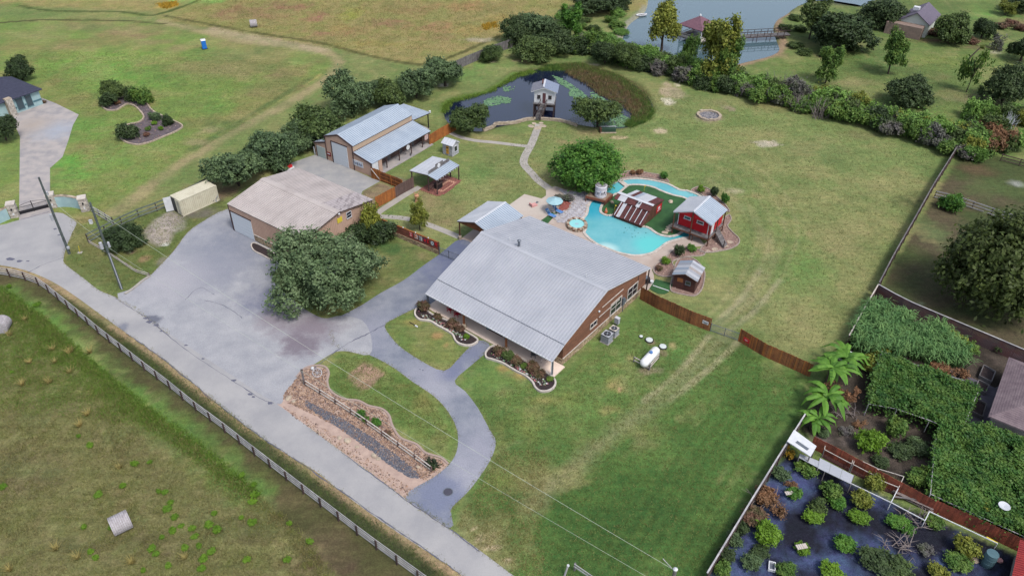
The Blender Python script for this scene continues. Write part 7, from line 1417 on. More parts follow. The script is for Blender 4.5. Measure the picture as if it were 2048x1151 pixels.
# ------------------------------------------------------------------ vegetation
def crown_mesh(name, seed, lobes, nleaf, ls, squash=.8, up=.3, cl=.55, core=.55, ncl=None, stretch=1.0):
    """leaf-sized faces gathered in clumps on several lobes; lobes: (x,y,z,r) in metres"""
    rg = np.random.default_rng(seed); L_ = np.array(lobes, float); wgt = L_[:, 3] ** 2; ncl = ncl or max(20, int(nleaf / 26))
    li = rg.choice(len(L_), ncl, p=wgt / wgt.sum()); d = rg.normal(size=(ncl, 3)); d /= np.linalg.norm(d, axis=1)[:, None]; d[:, 2] = np.where(d[:, 2] < -.75, -d[:, 2], d[:, 2])
    rad = (core + (1 - core) * rg.random(ncl) ** .6) * rg.uniform(.85, 1.12, ncl)
    cc = L_[li, :3] + d * (L_[li, 3] * rad)[:, None] * np.array([1, 1, squash]); ct_ = rg.random(ncl)
    k = rg.integers(0, ncl, nleaf); r_ = cl * (.5 + rg.random(ncl))[k]
    o = rg.normal(size=(nleaf, 3)) * (r_ * .5)[:, None]; o[:, 2] *= stretch; P = cc[k] + o
    nrm = d[k] * .7 + rg.normal(size=(nleaf, 3)) * .6 + np.array([0, 0, up]); nrm /= np.linalg.norm(nrm, axis=1)[:, None]
    t = np.cross(nrm, rg.normal(size=(nleaf, 3))); t /= np.linalg.norm(t, axis=1)[:, None]; b_ = np.cross(nrm, t)
    s_ = ls * rg.uniform(.6, 1.3, nleaf)[:, None]; a = t * s_ * .55; c_ = b_ * s_
    V = np.stack([P - c_, P + a, P + c_, P - a], 1)
    tone = np.clip(.55 * ct_[k] + .45 * rg.random(nleaf) + .10 * np.clip(o[:, 2] / (r_ + .01), -1, 1), 0, 1)
    return quads(name, V, None, tone)
def trunk_mesh(name, seed, h, r, limbs, spread):
    rr = random.Random(seed); mb = MB(); x = y = 0; pts = []
    for k in range(5): pts.append((x, y, -.2 + (h + .2) * k / 4)); x += rr.uniform(-.12, .12) * h * .2; y += rr.uniform(-.12, .12) * h * .2
    mb.tube(pts, [r * (1.2 - .14 * k) for k in range(5)], 8)
    for k in range(limbs):
        a = k / limbs * 6.283 + rr.uniform(-.4, .4); z = h * rr.uniform(.45, .9); p = Vector(pts[2 + (z > h * .7)]); p.z = z; q = p + Vector((math.cos(a) * spread * rr.uniform(.5, .9), math.sin(a) * spread * rr.uniform(.5, .9), h * rr.uniform(.35, .8)))
        m_ = p.lerp(q, .5) + Vector((0, 0, h * .08)); mb.tube([p, m_, q], [r * .5, r * .33, r * .12], 6)
        for j in range(2): e = q + Vector((rr.uniform(-1, 1), rr.uniform(-1, 1), rr.uniform(.2, .8))) * spread * .3; mb.tube([m_, e], [r * .2, r * .06], 5)
    return mb.mesh(name, MT['bark'])
def lobes_of(seed, n_, R_, hz, sp_=.62, rmin=.42, rmax=.62, zr=.35):
    rr = random.Random(seed); o = [(0, 0, hz, R_ * .72)]
    for k in range(n_): a = k / n_ * 6.283 + rr.uniform(-.5, .5); o.append((math.cos(a) * R_ * sp_ * rr.uniform(.75, 1.15), math.sin(a) * R_ * sp_ * rr.uniform(.75, 1.15), hz + R_ * rr.uniform(-zr, zr), R_ * rr.uniform(rmin, rmax)))
    return o
PR = {}
def proto(k, crowns, trunks, ht, rad): PR[k] = (crowns, trunks, ht, rad)
# nominal crown radius 4 m
proto('oak', [crown_mesh('oak_crown', 100 + i, lobes_of(i, 8, 4, 3.2, .6, .36, .56, .4), 13500, .22, cl=.48) for i in range(3)], [trunk_mesh('trunk', i, 2.6, .3, 6, 2.4) for i in range(2)], 7.2, 4)
proto('big', [crown_mesh('big_crown', 120, lobes_of(20, 13, 4, 3.1, .72, .3, .48, .5), 34000, .13, cl=.34, core=.6, ncl=1300)], [trunk_mesh('trunk', 5, 2.8, .3, 8, 3.0)], 7.0, 4)
proto('round', [crown_mesh('round_crown', 130, [(0, 0, 3.4, 3.3), (1.0, .6, 2.7, 2.9), (-1.0, .3, 2.8, 2.9), (.2, -1.0, 2.6, 2.9), (0, .9, 3.0, 3.0)], 24000, .16, up=.6, cl=.42, ncl=900, stretch=1.7)], [trunk_mesh('trunk', 6, 1.6, .3, 6, 2.4)], 6.4, 4)
proto('loose', [crown_mesh('loose_crown', 140 + i, lobes_of(40 + i, 9, 3.2, 4.9, .7, .3, .46, 1.05), 8500, .24, cl=.5, core=.35, squash=1.1) for i in range(2)], [trunk_mesh('trunk', 8 + i, 4.6, .2, 7, 2.2) for i in range(2)], 9.4, 4)
proto('willow', [crown_mesh('willow_crown', 150, [(0, 0, 7.2, 2.4), (-2.4, 0, 4.6, 1.5), (1.4, .4, 6.6, 1.8), (2.2, .3, 4.8, 1.2), (-1.8, .3, 3.8, 1.1), (-.2, 0, 8.4, 1.6)], 8500, .24, cl=.5, core=.3, squash=1.2, stretch=1.7)], [trunk_mesh('trunk', 11, 5.0, .22, 6, 2.4)], 10, 4)
proto('shrub', [crown_mesh('shrub_crown', 160 + i, lobes_of(60 + i, 5, 1.0, .75, .55, .4, .6, .3), 2600, .12, cl=.22, up=.5) for i in range(3)], [trunk_mesh('stem', 20 + i, .6, .06, 5, .6) for i in range(2)], 1.6, 1)
proto('scrub', [crown_mesh('scrub_crown', 170 + i, lobes_of(70 + i, 6, 2.0, 1.6, .65, .34, .55, .45), 4600, .2, cl=.45, core=.4, squash=1.0) for i in range(3)], [trunk_mesh('stem', 24 + i, 1.6, .1, 7, 1.4) for i in range(2)], 3.7, 2)
proto('sparse', [crown_mesh('sparse_crown', 180 + i, lobes_of(80 + i, 6, 1.0, 1.0, .7, .25, .45, .8), 800, .13, cl=.3, core=.2, squash=1.1) for i in range(2)], [trunk_mesh('stem', 30, 1.2, .04, 7, .7)], 2.1, 1)
LM = {
 'oak': leafmat('live_oak_leaves', S(38, 58, 42), S(104, 130, 92), S(120, 146, 100)), 'oak2': leafmat('olive_leaves', S(44, 62, 36), S(92, 116, 66), S(108, 130, 72)), 'dark': leafmat('dark_leaves', S(30, 46, 32), S(72, 94, 58), S(84, 106, 64)),
 'bigl': leafmat('feathery_oak_leaves', S(38, 60, 40), S(110, 138, 94), S(138, 162, 120)), 'green': leafmat('bright_green_leaves', S(36, 78, 34), S(86, 142, 54), S(110, 156, 62)), 'mid': leafmat('mid_green_leaves', S(56, 88, 44), S(100, 140, 62), S(126, 154, 72)),
 'yellow': leafmat('yellow_green_leaves', S(86, 100, 42), S(158, 162, 68), S(130, 146, 66)), 'brush': leafmat('brushy_green_leaves', S(56, 98, 46), S(136, 176, 88), S(122, 164, 76)), 'grey': leafmat('grey_brush_leaves', S(84, 84, 86), S(134, 130, 134), S(104, 114, 88)),
 'lime': leafmat('lime_weed_leaves', S(74, 112, 30), S(124, 166, 46), S(110, 150, 50)), 'red': leafmat('reddish_leaves', S(100, 66, 62), S(146, 112, 96), S(92, 96, 64)), 'brown': leafmat('dry_brown_leaves', S(108, 80, 62), S(166, 124, 92), S(140, 108, 80)),
 'vine': leafmat('vine_leaves', S(38, 80, 36), S(84, 132, 60), S(106, 138, 62)), 'meadow': leafmat('meadow_grass_blades', S(112, 116, 62), S(158, 150, 90), S(134, 142, 76)), 'reed': leafmat('marsh_reed_blades', S(104, 86, 62), S(166, 138, 106), S(116, 126, 72)), 'cane': leafmat('cane_leaves', S(60, 106, 56), S(118, 164, 104), S(134, 174, 108)), 'banana': leafmat('banana_leaf', S(58, 112, 40), S(112, 164, 66), S(118, 168, 64), .35), 'straw': leafmat('straw_leaves', S(150, 140, 84), S(190, 178, 116), S(170, 156, 96)),
 'olive': leafmat('dark_olive_leaves', S(40, 54, 28), S(96, 112, 56), S(84, 102, 50)), 'field': leafmat('field_grass_blades', S(76, 84, 44), S(158, 148, 102), S(122, 132, 68)), 'fgreen': leafmat('green_field_blades', S(70, 104, 36), S(132, 162, 68), S(112, 146, 56)),
 'gold': leafmat('gold_flowers', S(196, 150, 40), S(226, 186, 70), S(176, 150, 60))}
def plant(kind, base, w_m, h_m, lab, cat='tree', lm='oak', group=None, name=None, seed=0, z=0, lean=0, notrunk=False):
    cr, tr, ht, rad = PR[kind]; r = random.Random(seed * 7 + 3); P = base if isinstance(base, Vector) else G(*base, z)
    t = thing(name or ('tree' if cat == 'tree' else cat.replace(' ', '_')), P, lab, cat, r.uniform(0, 6.28), group)
    sx = w_m / 2 / rad; sz = h_m / ht; me_ = cr[seed % len(cr)]
    if not me_.materials: me_.materials.append(LM[lm])
    c = obj('crown', me_, t, (0, 0, 0), 0, (sx, sx, sz)); c.material_slots[0].link = 'OBJECT'; c.material_slots[0].material = LM[lm]
    if not notrunk: obj('trunk' if cat == 'tree' else 'stem', tr[seed % len(tr)], t, (0, 0, 0), 0, (sx, sx, sz))
    if lean: t.rotation_euler = (lean, 0, t.rotation_euler[2])
    return t
def ptree(kind, bx, by, wpx, top, lab, lm='oak', cat='tree', seed=0, group=None, name=None, lean=0):
    b_ = G(bx, by); w_m = wpx * mpp(b_ + Vector((0, 0, 3))); h = height(b_, top + wpx * .06); return plant(kind, b_, w_m, h, lab, cat, lm, group, name, seed, lean=lean)
T = [('oak', 478, 372, 108, 290, 'leftmost live oak of the row, beside the container', 'oak'), ('oak', 545, 330, 104, 246, 'second live oak of the row, behind the workshop', 'oak'), ('oak', 598, 302, 70, 240, 'smaller live oak between the second oak and the barn', 'oak'), ('oak', 0, 0, 0, 0, '', ''),
     ('oak', 636, 284, 112, 194, 'silvery live oak touching the barn\'s left end', 'oak2'), ('oak', 704, 225, 92, 134, 'dark live oak behind the barn roof', 'oak'), ('oak', 741, 205, 62, 150, 'narrow dark oak between two larger ones behind the barn', 'oak'), ('oak', 778, 214, 66, 144, 'grey-green oak in the middle of the row behind the barn', 'oak2'), ('oak', 833, 196, 78, 122, 'dark oak left of the last round one in the row', 'oak'),
     ('oak', 891, 172, 76, 104, 'round oak at the end of the row near the pond', 'oak'), ('oak', 983, 122, 48, 80, 'small round oak before the grey pond fence', 'oak2'),
     ('oak', 938, 262, 76, 200, 'young oak at the left end of the pond beside the bright fence', 'oak2'), ('oak', 1195, 252, 90, 182, 'broad olive bush-like tree growing over the right bank of the pond', 'oak2'),
     ('oak', 1068, 118, 82, 60, 'olive tree in front of the dark clump above the pond', 'oak2'), ('oak', 1032, 88, 62, 28, 'dark tree at the left end of the clump above the pond', 'dark'), ('oak', 1075, 78, 70, 14, 'tall dark tree at the back of the clump above the pond', 'oak'), ('oak', 1112, 105, 82, 36, 'wide dark tree on the right of the clump above the pond', 'dark'), ('loose', 1140, 78, 58, 4, 'bright green tree rising above the dark clump', 'green'),
     ('oak', 1183, 26, 90, -20, 'dark tree cut by the top edge left of the lake', 'dark'), ('oak', 1225, 16, 70, -20, 'second dark tree cut by the top edge left of the lake', 'dark'),
     ('oak', 1209, 128, 56, 72, 'round tree with visible trunk left of the hedge', 'dark'), ('oak', 1253, 137, 54, 82, 'round olive tree with visible trunk at the start of the hedge', 'oak2'),
     ('willow', 1322, 106, 88, 2, 'tall leaning willow with drooping lobes at the lake edge', 'yellow'), ('loose', 1432, 165, 96, 28, 'tall yellow-green tree between the gazebo and the footbridge', 'yellow'), ('loose', 1448, 168, 66, 60, 'greener tree growing into the tall yellow-green one', 'mid'),
     ('scrub', 1378, 118, 32, 66, 'round olive bush beside the gazebo', 'mid'),
     ('oak', 1672, 98, 126, 4, 'very large dark oak right of the footbridge', 'dark'), ('loose', 1618, 78, 72, -10, 'olive tree leaning against the very large dark oak', 'oak2'), ('oak', 1760, 50, 96, -20, 'dark oak left of the far purple-roofed house', 'dark'), ('loose', 1651, 166, 58, 88, 'bright rounded tree on the far lawn below the large oak', 'mid'), ('loose', 1776, 148, 60, 48, 'upright mid-green tree in the middle of the far lawn', 'mid'),
     ('oak', 1812, 208, 96, 138, 'dark round tree standing just behind the hedge', 'dark'), ('oak', 2003, 206, 84, 122, 'dark round tree near the right edge of the far lawn', 'dark'), ('oak', 2040, 122, 56, 64, 'dark round tree cut by the right edge', 'dark'), ('oak', 1896, 86, 72, 8, 'grey-green tree right of the far purple-roofed house', 'oak2'), ('oak', 1962, 76, 46, 28, 'small dark tree beyond the mulch beds', 'dark'),
     ('sparse', 1992, 100, 30, 72, 'small bare trellised shrub on the far lawn', 'grey'), ('sparse', 1932, 185, 44, 98, 'thin sparse leaning young tree on the far lawn', 'mid'), ('oak', 2032, 22, 60, -14, 'dark bush in the upper right corner', 'dark'), ('loose', 2010, 30, 46, 0, 'yellowish bush beside the upper right corner', 'yellow'),
     ('oak', 252, 492, 78, 440, 'dark rounded bush-like tree below the pasture fence', 'dark'), ('oak', 46, 160, 52, 108, 'dark round tree behind the stucco house', 'dark'), ('oak', 14, 282, 54, 226, 'dark tree in front of the stucco house at the left edge', 'dark'),
     ('oak', 232, 200, 48, 148, 'blue-grey tree at the top of the shrub bed', 'oak2'), ('scrub', 220, 210, 34, 180, 'dark shrub at the left lobe of the shrub bed', 'dark'), ('scrub', 266, 200, 26, 168, 'dark green shrub between the grey and the bright one', 'dark'), ('scrub', 288, 206, 38, 170, 'bright green shrub in the shrub bed', 'mid'), ('scrub', 258, 276, 40, 242, 'dark spiky shrub in the lower left of the shrub bed', 'dark'), ('scrub', 336, 250, 22, 226, 'dark upright shrub at the right tip of the shrub bed', 'dark'), ('scrub', 312, 240, 22, 222, 'mid-size shrub above the yellow ones', 'oak'),
     ('loose', 840, 459, 44, 396, 'slender yellow-green young tree beside the curving path', 'yellow'), ('scrub', 742, 468, 42, 396, 'yellowing vine-covered bush at the workshop\'s back corner', 'yellow'), ('scrub', 760, 480, 60, 440, 'dark bush mass between the workshop and the letter wall', 'dark'), ('scrub', 725, 478, 56, 438, 'dark shrub against the workshop gable wall', 'dark'), ('scrub', 700, 492, 50, 455, 'grey-green shrub under the workshop gable', 'oak'),
     ('scrub', 1899, 418, 46, 386, 'light green bush growing through the grey rail fence', 'green'), ('oak', 2140, 470, 90, 390, 'tree right of the big dark one, mostly out of the picture', 'dark')]
for i, (k, bx, by, w_, top, lab, lm) in enumerate(T):
    if lab: ptree(k, bx, by, w_, top, lab, lm, 'tree' if k != 'scrub' else 'shrub', i)
def big(bx, by, wpx, top, lab, k, lm):
    b_ = G(bx, by); plant(k, b_, wpx * mpp(b_ + Vector((0, 0, 3))), height(b_, top), lab, 'tree', lm, None, None, 3)
big(664, 580, 214, 462, 'huge feathery live oak spreading over the lot beside the tan workshop', 'big', 'bigl')
big(1170, 367, 150, 284, 'large dense bright green tree shading the head of the pool', 'round', 'green')
big(1968, 608, 236, 424, 'huge dark olive tree in the right-hand yard', 'round', 'olive')
# dead limbs caught in the feathery oak
t = thing('dead_branches', G(655, 540, 5.6), 'pale dead branches lying in the crown of the feathery oak', 'branches'); mb = MB()
for k in range(16): a = Vector((R.uniform(-1, 1), R.uniform(-.7, .7), R.uniform(-.2, .2))); mb.tube([a, a + Vector((R.uniform(-.6, .6), R.uniform(-.4, .4), .3)), a + Vector((R.uniform(-1.2, 1.2), R.uniform(-1, 1), .5))], [.06, .04, .015], 5)
mb.build('twigs', MT['galv_pale'], t)
# hedge between the lawn and the lake
HL = smooth(GP([(1150, 100), (1210, 112), (1275, 130), (1335, 146), (1400, 168), (1470, 185), (1540, 200), (1600, 215), (1660, 228), (1720, 242), (1780, 262), (1840, 280), (1890, 292), (1930, 310)]), 3, False)
rr = random.Random(9); j = 0
HLAB = {'brush': 'bright green brush bush in the hedge between lawn and lake', 'dark': 'dark bush low in the hedge between lawn and lake', 'mid': 'mid-green bush in the hedge between lawn and lake', 'grey': 'grey half-dead brush in the hedge between lawn and lake', 'oak2': 'olive bush in the hedge between lawn and lake', 'yellow': 'yellowish bush in the hedge near the dark fence corner'}
for q, a in along(HL, 2.1):
    for row in range(3):
        lm = rr.choice(['brush', 'brush', 'brush', 'mid', 'oak2', 'grey'] if row else ['dark', 'mid', 'grey', 'mid']); 
        if row == 2 and q.x > 55: lm = rr.choice(['yellow', 'brush', 'mid'])
        P = q + Vector((-math.sin(a), math.cos(a), 0)) * (row * 2.0 - .8 + rr.uniform(-.5, .5)) + Vector((rr.uniform(-.7, .7), rr.uniform(-.7, .7), 0))
        pq = proj(P)
        if 1290 < pq[0] < 1450 and row == 2 and rr.random() < .4: continue
        w_ = rr.uniform(3.2, 5.0); plant('scrub', P, w_, rr.uniform(2.3, 4.3) * (1.15 if row == 1 else 1), HLAB[lm].split(' in the hedge')[0].replace(' low', '') + ' in the ' + ('front', 'middle', 'back')[row] + ' of the hedge, ' + next(s for x, s in ((1225, 'above the pond'), (1300, 'left of the willow'), (1360, 'under the willow'), (1420, 'below the gazebo'), (1490, 'under the tall yellow-green tree'), (1560, 'below the footbridge'), (1640, 'left below the large oak'), (1700, 'right below the large oak'), (1770, 'left of the dark round tree'), (1840, 'below the dark round tree'), (9999, 'by the dark fence corner')) if pq[0] < x), 'bush', lm, 'brush of the hedge between lawn and lake', 'hedge_bush', j); j += 1
# dead grey sticks standing in the hedge
def sticks(px, py, n_, h, lab, seed, spread=1.2, tilt=1.0, m=None):
    r = random.Random(seed); t = thing('dead_brush', G(px, py), lab, 'brush', 0, 'dead brush in the hedge'); mb = MB()
    for k in range(n_): a = Vector((r.uniform(-1, 1) * spread, r.uniform(-1, 1) * spread * .6, 0)); e = a + Vector((r.uniform(-1, 1) * tilt, r.uniform(-1, 1) * tilt, h * r.uniform(.5, 1))); m_ = a.lerp(e, .5) + Vector((r.uniform(-.2, .2), 0, .2)); mb.tube([a, m_, e], [.05, .035, .012], 4); mb.tube([m_, m_ + (e - a) * .35 + Vector((r.uniform(-.7, .7), r.uniform(-.5, .5), 0))], [.025, .008], 4)
    mb.build('twigs', m or MT['deadwood'], t)
for i, (a, b_, n_, h, lab) in enumerate(((1165, 92, 26, 3.2, 'fan of pale dead stalks behind the dark clump'), (1320, 150, 24, 2.6, 'low grey twig mass left of the tall yellow-green tree'), (1460, 182, 30, 3.8, 'grey dead brush right of the tall yellow-green tree'), (1478, 190, 24, 3.5, 'pale stalks leaning out of the hedge middle'), (1548, 186, 22, 5.0, 'tall thin bare stalks above the hedge'), (1575, 200, 26, 4.0, 'bleached tangle in the hedge below the large oak'),
                                         (1600, 222, 34, 3.6, 'dense grey fallen brush at the hedge foot'), (1640, 236, 26, 4.4, 'bare branching snag at the lawn side of the hedge'), (1700, 240, 16, 4.6, 'few long bare branches reaching over the hedge'), (1780, 256, 14, 4.2, 'long bare limbs before the dark round tree'), (2010, 262, 30, 3.6, 'whitish bare bush near the right end of the hedge'))):
    sticks(a, b_, n_, h, lab, i, 1.5, 1.6 if i != 10 else .9, MT['galv_pale'] if i == 10 else None)
# thicket at the corner of the right-hand yard
for i in range(26):
    q = G(rr.uniform(1905, 2060), rr.uniform(232, 322)); pq = proj(q)
    if pq[1] > 300 and pq[0] > 1990: continue
    lm = rr.choice(['yellow', 'oak2', 'brush', 'dark', 'mid', 'brown']); plant('scrub', q, rr.uniform(3, 4.6), rr.uniform(2.6, 4.2), {'yellow': 'yellow-green', 'oak2': 'olive', 'brush': 'bright green', 'dark': 'dark', 'mid': 'mid-green', 'brown': 'brownish'}[lm] + ' bush in the thicket beyond the end of the dark fence', 'bush', lm, 'thicket beyond the dark fence', 'thicket_bush', i)
# wild brush between the clump and the lake
for i in range(26):
    q = G(rr.uniform(1120, 1250), rr.uniform(30, 95)); lm = rr.choice(['oak2', 'brush', 'mid', 'brush']); plant('scrub', q, rr.uniform(2.6, 4.4), rr.uniform(.8, 1.8), 'low ' + {'oak2': 'olive', 'brush': 'brushy green', 'mid': 'mid-green'}[lm] + ' scrub on the slope above the lake bank', 'bush', lm, 'scrub above the lake bank', 'scrub_bush', i)
for i, (a, b_) in enumerate(((1590, 40), (1600, 62), (1590, 95), (1610, 108), (1650, 112), (1700, 100), (1570, 60), (1870, 70), (1895, 78), (1920, 82), (1940, 86), (1850, 66), (2020, 50), (2040, 60), (2000, 56))): q = G(a, b_); plant('scrub', q, 3.2, 1.4, ('dark reddish' if a > 1840 else 'low olive') + ' shrub ' + ('in the mulch bed before the far house' if 1840 < a < 1960 else 'near the upper right corner' if a > 1960 else 'on the far bank by the footbridge'), 'shrub', 'red' if a > 1840 else 'oak2', 'shrubs of the far bank' if a < 1840 else 'shrubs of the far beds', 'shrub', i)
# leaning palm-like plant and hollow ring
t = thing('leaning_palm', G(1928, 132), 'leaning yellow-green palm-like tree on the far lawn', 'tree'); MB().tube([(0, 0, 0), (.8, .3, 1.8), (2.2, .6, 3.6)], [.22, .18, .12], 8).build('trunk', MT['bark'], t)
for k in range(12): a = Vector((2.2, .6, 3.6)); e = a + Vector((R.uniform(.3, 2.4), R.uniform(-1, 1), R.uniform(-.6, 1.4))); MB().raw([a, a.lerp(e, .5) + Vector((0, .35, .2)), e, a.lerp(e, .5) + Vector((0, -.35, .2))], [(0, 1, 2, 3)]).build('frond', LM['yellow'], t)
# reeds, lily pads on the pond
def tufts(name, pts, n_blade, h, w_, lm, seed, sp_=.18, z=0, lean=.5, org=None):
    rg = np.random.default_rng(seed); n_ = len(pts) * n_blade; b_ = np.repeat(pts, n_blade, 0) + rg.normal(size=(n_, 2)) * sp_; hh = h * rg.uniform(.5, 1.2, n_); d = rg.normal(size=(n_, 2)) * lean * hh[:, None]; a = rg.random(n_) * 6.283
    wv = np.stack([np.cos(a), np.sin(a)], 1) * w_; z0 = np.full(n_, z - .05); A = np.column_stack([b_ - wv, z0]); B = np.column_stack([b_ + wv, z0]); Cc = np.column_stack([b_ + d, z + hh])
    return obj(name, quads(name, np.stack([A, B, Cc], 1), LM[lm], np.repeat(rg.random(len(pts)), n_blade) * .6 + rg.random(n_) * .4, 3), kind='stuff')
def inpx(px, n_, seed): return rand_in([tuple(p[:2]) for p in GP(px)], n_, seed)
tufts('pond_reeds', inpx([(1120, 132), (1160, 128), (1200, 138), (1250, 158), (1285, 180), (1302, 210), (1296, 238), (1270, 245), (1262, 225), (1240, 205), (1200, 190), (1170, 165), (1140, 150)], 2600, 1), 5, .6, .045, 'reed', 2, .25, -.1)
tufts('marsh_grass', inpx([(1075, 140), (1100, 130), (1160, 126), (1235, 150), (1290, 190), (1308, 222), (1298, 240), (1262, 256), (1250, 248), (1290, 215), (1240, 165), (1170, 140)], 2600, 2), 5, .55, .05, 'mid', 3, .25, -.1)
tufts('marsh_grass', inpx([(880, 225), (885, 205), (915, 190), (960, 185), (1000, 166), (1030, 146), (1060, 138), (1075, 143), (1040, 152), (1012, 166), (985, 182), (950, 193), (905, 204), (892, 225)], 1300, 3), 4, .24, .05, 'fgreen', 4, .25, -.1)
lp = MB(); lilym = leafmat('lily_pads', S(96, 140, 104), S(146, 184, 146), S(122, 166, 120))
LP = np.vstack([inpx([(968, 200), (985, 192), (1005, 190), (1022, 196), (1020, 204), (995, 208), (970, 212)], 330, 5), inpx([(1105, 150), (1125, 156), (1150, 172), (1172, 188), (1178, 196), (1160, 198), (1138, 190), (1140, 178), (1118, 165)], 480, 6), inpx([(1190, 222), (1230, 220), (1258, 235), (1250, 252), (1215, 255), (1190, 250), (1180, 238)], 700, 7), inpx([(1005, 170), (1030, 168), (1028, 180), (1008, 182)], 40, 8), inpx([(1180, 180), (1200, 190), (1225, 210), (1210, 222), (1185, 205)], 260, 9)])
rg = np.random.default_rng(5); k6 = np.arange(6) * 1.047; s_ = rg.uniform(.10, .26, len(LP)); V = np.stack([LP[:, :1] + s_[:, None] * np.cos(k6), LP[:, 1:] + s_[:, None] * np.sin(k6), np.full((len(LP), 6), -.13) + rg.random((len(LP), 1)) * .012], 2)
obj('lily_pads', quads('lily_pads', V, lilym, rg.random(len(LP)), 6), kind='stuff')
# lawn tufts and ragged edges of the paving
LM['lawn'] = leafmat('lawn_blades', S(58, 88, 38), S(132, 146, 82), S(146, 146, 92)); LM['dry'] = leafmat('dry_lawn_blades', S(128, 122, 74), S(168, 158, 112), S(150, 148, 96))
for k, (px, n_, lm) in enumerate((([(745, 440), (1000, 300), (1060, 262), (1320, 180), (1500, 210), (1880, 300), (1740, 590), (1600, 730), (1460, 660), (1470, 500), (1340, 345), (1240, 335), (1060, 380), (930, 460)], 16000, 'lawn'), ([(1240, 320), (1320, 190), (1880, 300), (1740, 590), (1600, 730), (1470, 560), (1470, 440)], 2600, 'dry'), ([(1115, 765), (1300, 620), (1420, 670), (1600, 760), (1400, 1150), (1030, 1150), (915, 1040), (1000, 900), (950, 800), (1040, 760)], 15000, 'lawn'),
                                 ([(910, 1050), (1000, 900), (1100, 900), (1080, 1060), (1100, 1150), (1030, 1150)], 3000, 'dry'), ([(680, 710), (740, 716), (860, 800), (905, 870), (880, 905), (790, 830), (700, 795), (665, 770)], 2200, 'lawn'), ([(40, 100), (480, 110), (660, 140), (430, 280), (200, 420), (115, 400), (170, 230), (60, 130)], 12000, 'lawn'), ([(140, 440), (330, 425), (400, 440), (300, 540), (230, 585), (140, 520)], 3000, 'lawn'), ([(1560, 130), (1700, 110), (2040, 110), (2040, 250), (1900, 270), (1700, 200)], 5000, 'lawn'))):
    tufts('lawn_tufts', inpx(px, n_, 300 + k), 3, .10, .035, lm, 320 + k, .10, .03, .9)
ep = []
for px in (ROAD[7:16], ROAD[19:29], ROAD[28:40], DRIVE[13:24], DRIVE[27:37], DRIVE[38:50], LOT[0:9]):
    P = along(GP(px), .22); ep += [(q.x + NR.normal() * .10, q.y + NR.normal() * .10) for q, _ in P]
tufts('edge_tufts', np.array(ep), 4, .10, .035, 'dry', 340, .10, .02, 1.0); tufts('edge_tufts', np.array(ep[::2]), 4, .12, .03, 'lawn', 341, .12, .02, 1.0)
# rough field: grass tussocks, bright weeds
FLD = [(-60, 600), (0, 585), (90, 640), (180, 730), (280, 812), (380, 880), (440, 935), (520, 992), (600, 1066), (650, 1130), (700, 1200), (-60, 1200)]
tufts('field_grass', inpx(FLD, 22000, 31), 4, .24, .035, 'field', 32, .22, .05, .7); tufts('field_grass', inpx(FLD, 9000, 33), 4, .26, .03, 'field', 34, .25, .05, .8)
tufts('field_grass', inpx([(-40, 600), (0, 590), (90, 650), (200, 745), (330, 850), (250, 850), (150, 830), (60, 830), (-40, 800)], 7000, 46), 4, .24, .04, 'fgreen', 47, .25, .05, .7)
tufts('field_grass', inpx([(0, 570), (90, 635), (200, 735), (300, 815), (400, 885), (520, 985), (500, 1000), (380, 915), (260, 835), (150, 760), (40, 680), (-20, 640)], 7000, 35), 4, .22, .04, 'fgreen', 36, .2, .05, .6)
tufts('verge_grass', inpx([(120, 590), (260, 685), (440, 812), (560, 905), (700, 1008), (900, 1150), (860, 1160), (680, 1030), (540, 930), (420, 835), (250, 705), (110, 605)], 5000, 37), 4, .16, .03, 'oak2', 38, .2, 0, .7)
tufts('meadow_grass', inpx([(340, 45), (600, 88), (740, 112), (820, 126), (1000, 80), (1060, 30), (1200, -10), (400, -10)], 6500, 39), 4, .22, .05, 'meadow', 40, .4, 0, .6)
tufts('meadow_grass', inpx([(400, 20), (600, 80), (740, 100), (900, 100), (1040, 30), (900, -10), (420, -10)], 1500, 41), 4, .26, .05, 'reed', 42, .5, 0, .6); tufts('gold_flowers', np.vstack([inpx([(315, 8), (350, 4), (356, 12), (330, 18)], 260, 43), inpx([(965, 50), (990, 44), (995, 54), (970, 60)], 160, 44)]), 4, .45, .09, 'gold', 45, .3)
STRAW = [(105, 700), (140, 705), (110, 725), (60, 725), (100, 765), (45, 770), (140, 745), (240, 935), (112, 1098), (155, 1115), (265, 1125), (160, 852), (50, 640), (20, 670), (180, 705), (370, 1115), (20, 1140), (175, 830)]
sm_ = []
for k in range(3):
    rg = np.random.default_rng(900 + k); n_ = 70; hh = rg.uniform(.3, .8, n_); a = rg.random(n_) * 6.283; b_ = rg.normal(size=(n_, 2)) * .08; d = np.stack([np.cos(a), np.sin(a)], 1) * (hh * rg.uniform(.5, 1.2, n_))[:, None]; wv = np.stack([-np.sin(a), np.cos(a)], 1) * .025
    sm_.append(quads('blades', np.stack([np.column_stack([b_ - wv, np.zeros(n_)]), np.column_stack([b_ + wv, np.zeros(n_)]), np.column_stack([b_ + d, hh])], 1), LM['straw'], rg.random(n_), 3))
for i, (a, b_) in enumerate(STRAW): t = thing('straw_tussock', G(a, b_, .1), 'pale straw grass tussock in the rough field', 'grass tussock', i, 'straw tussocks in the rough field'); obj('blades', sm_[i % 3], t, scale=R.uniform(.8, 1.25))
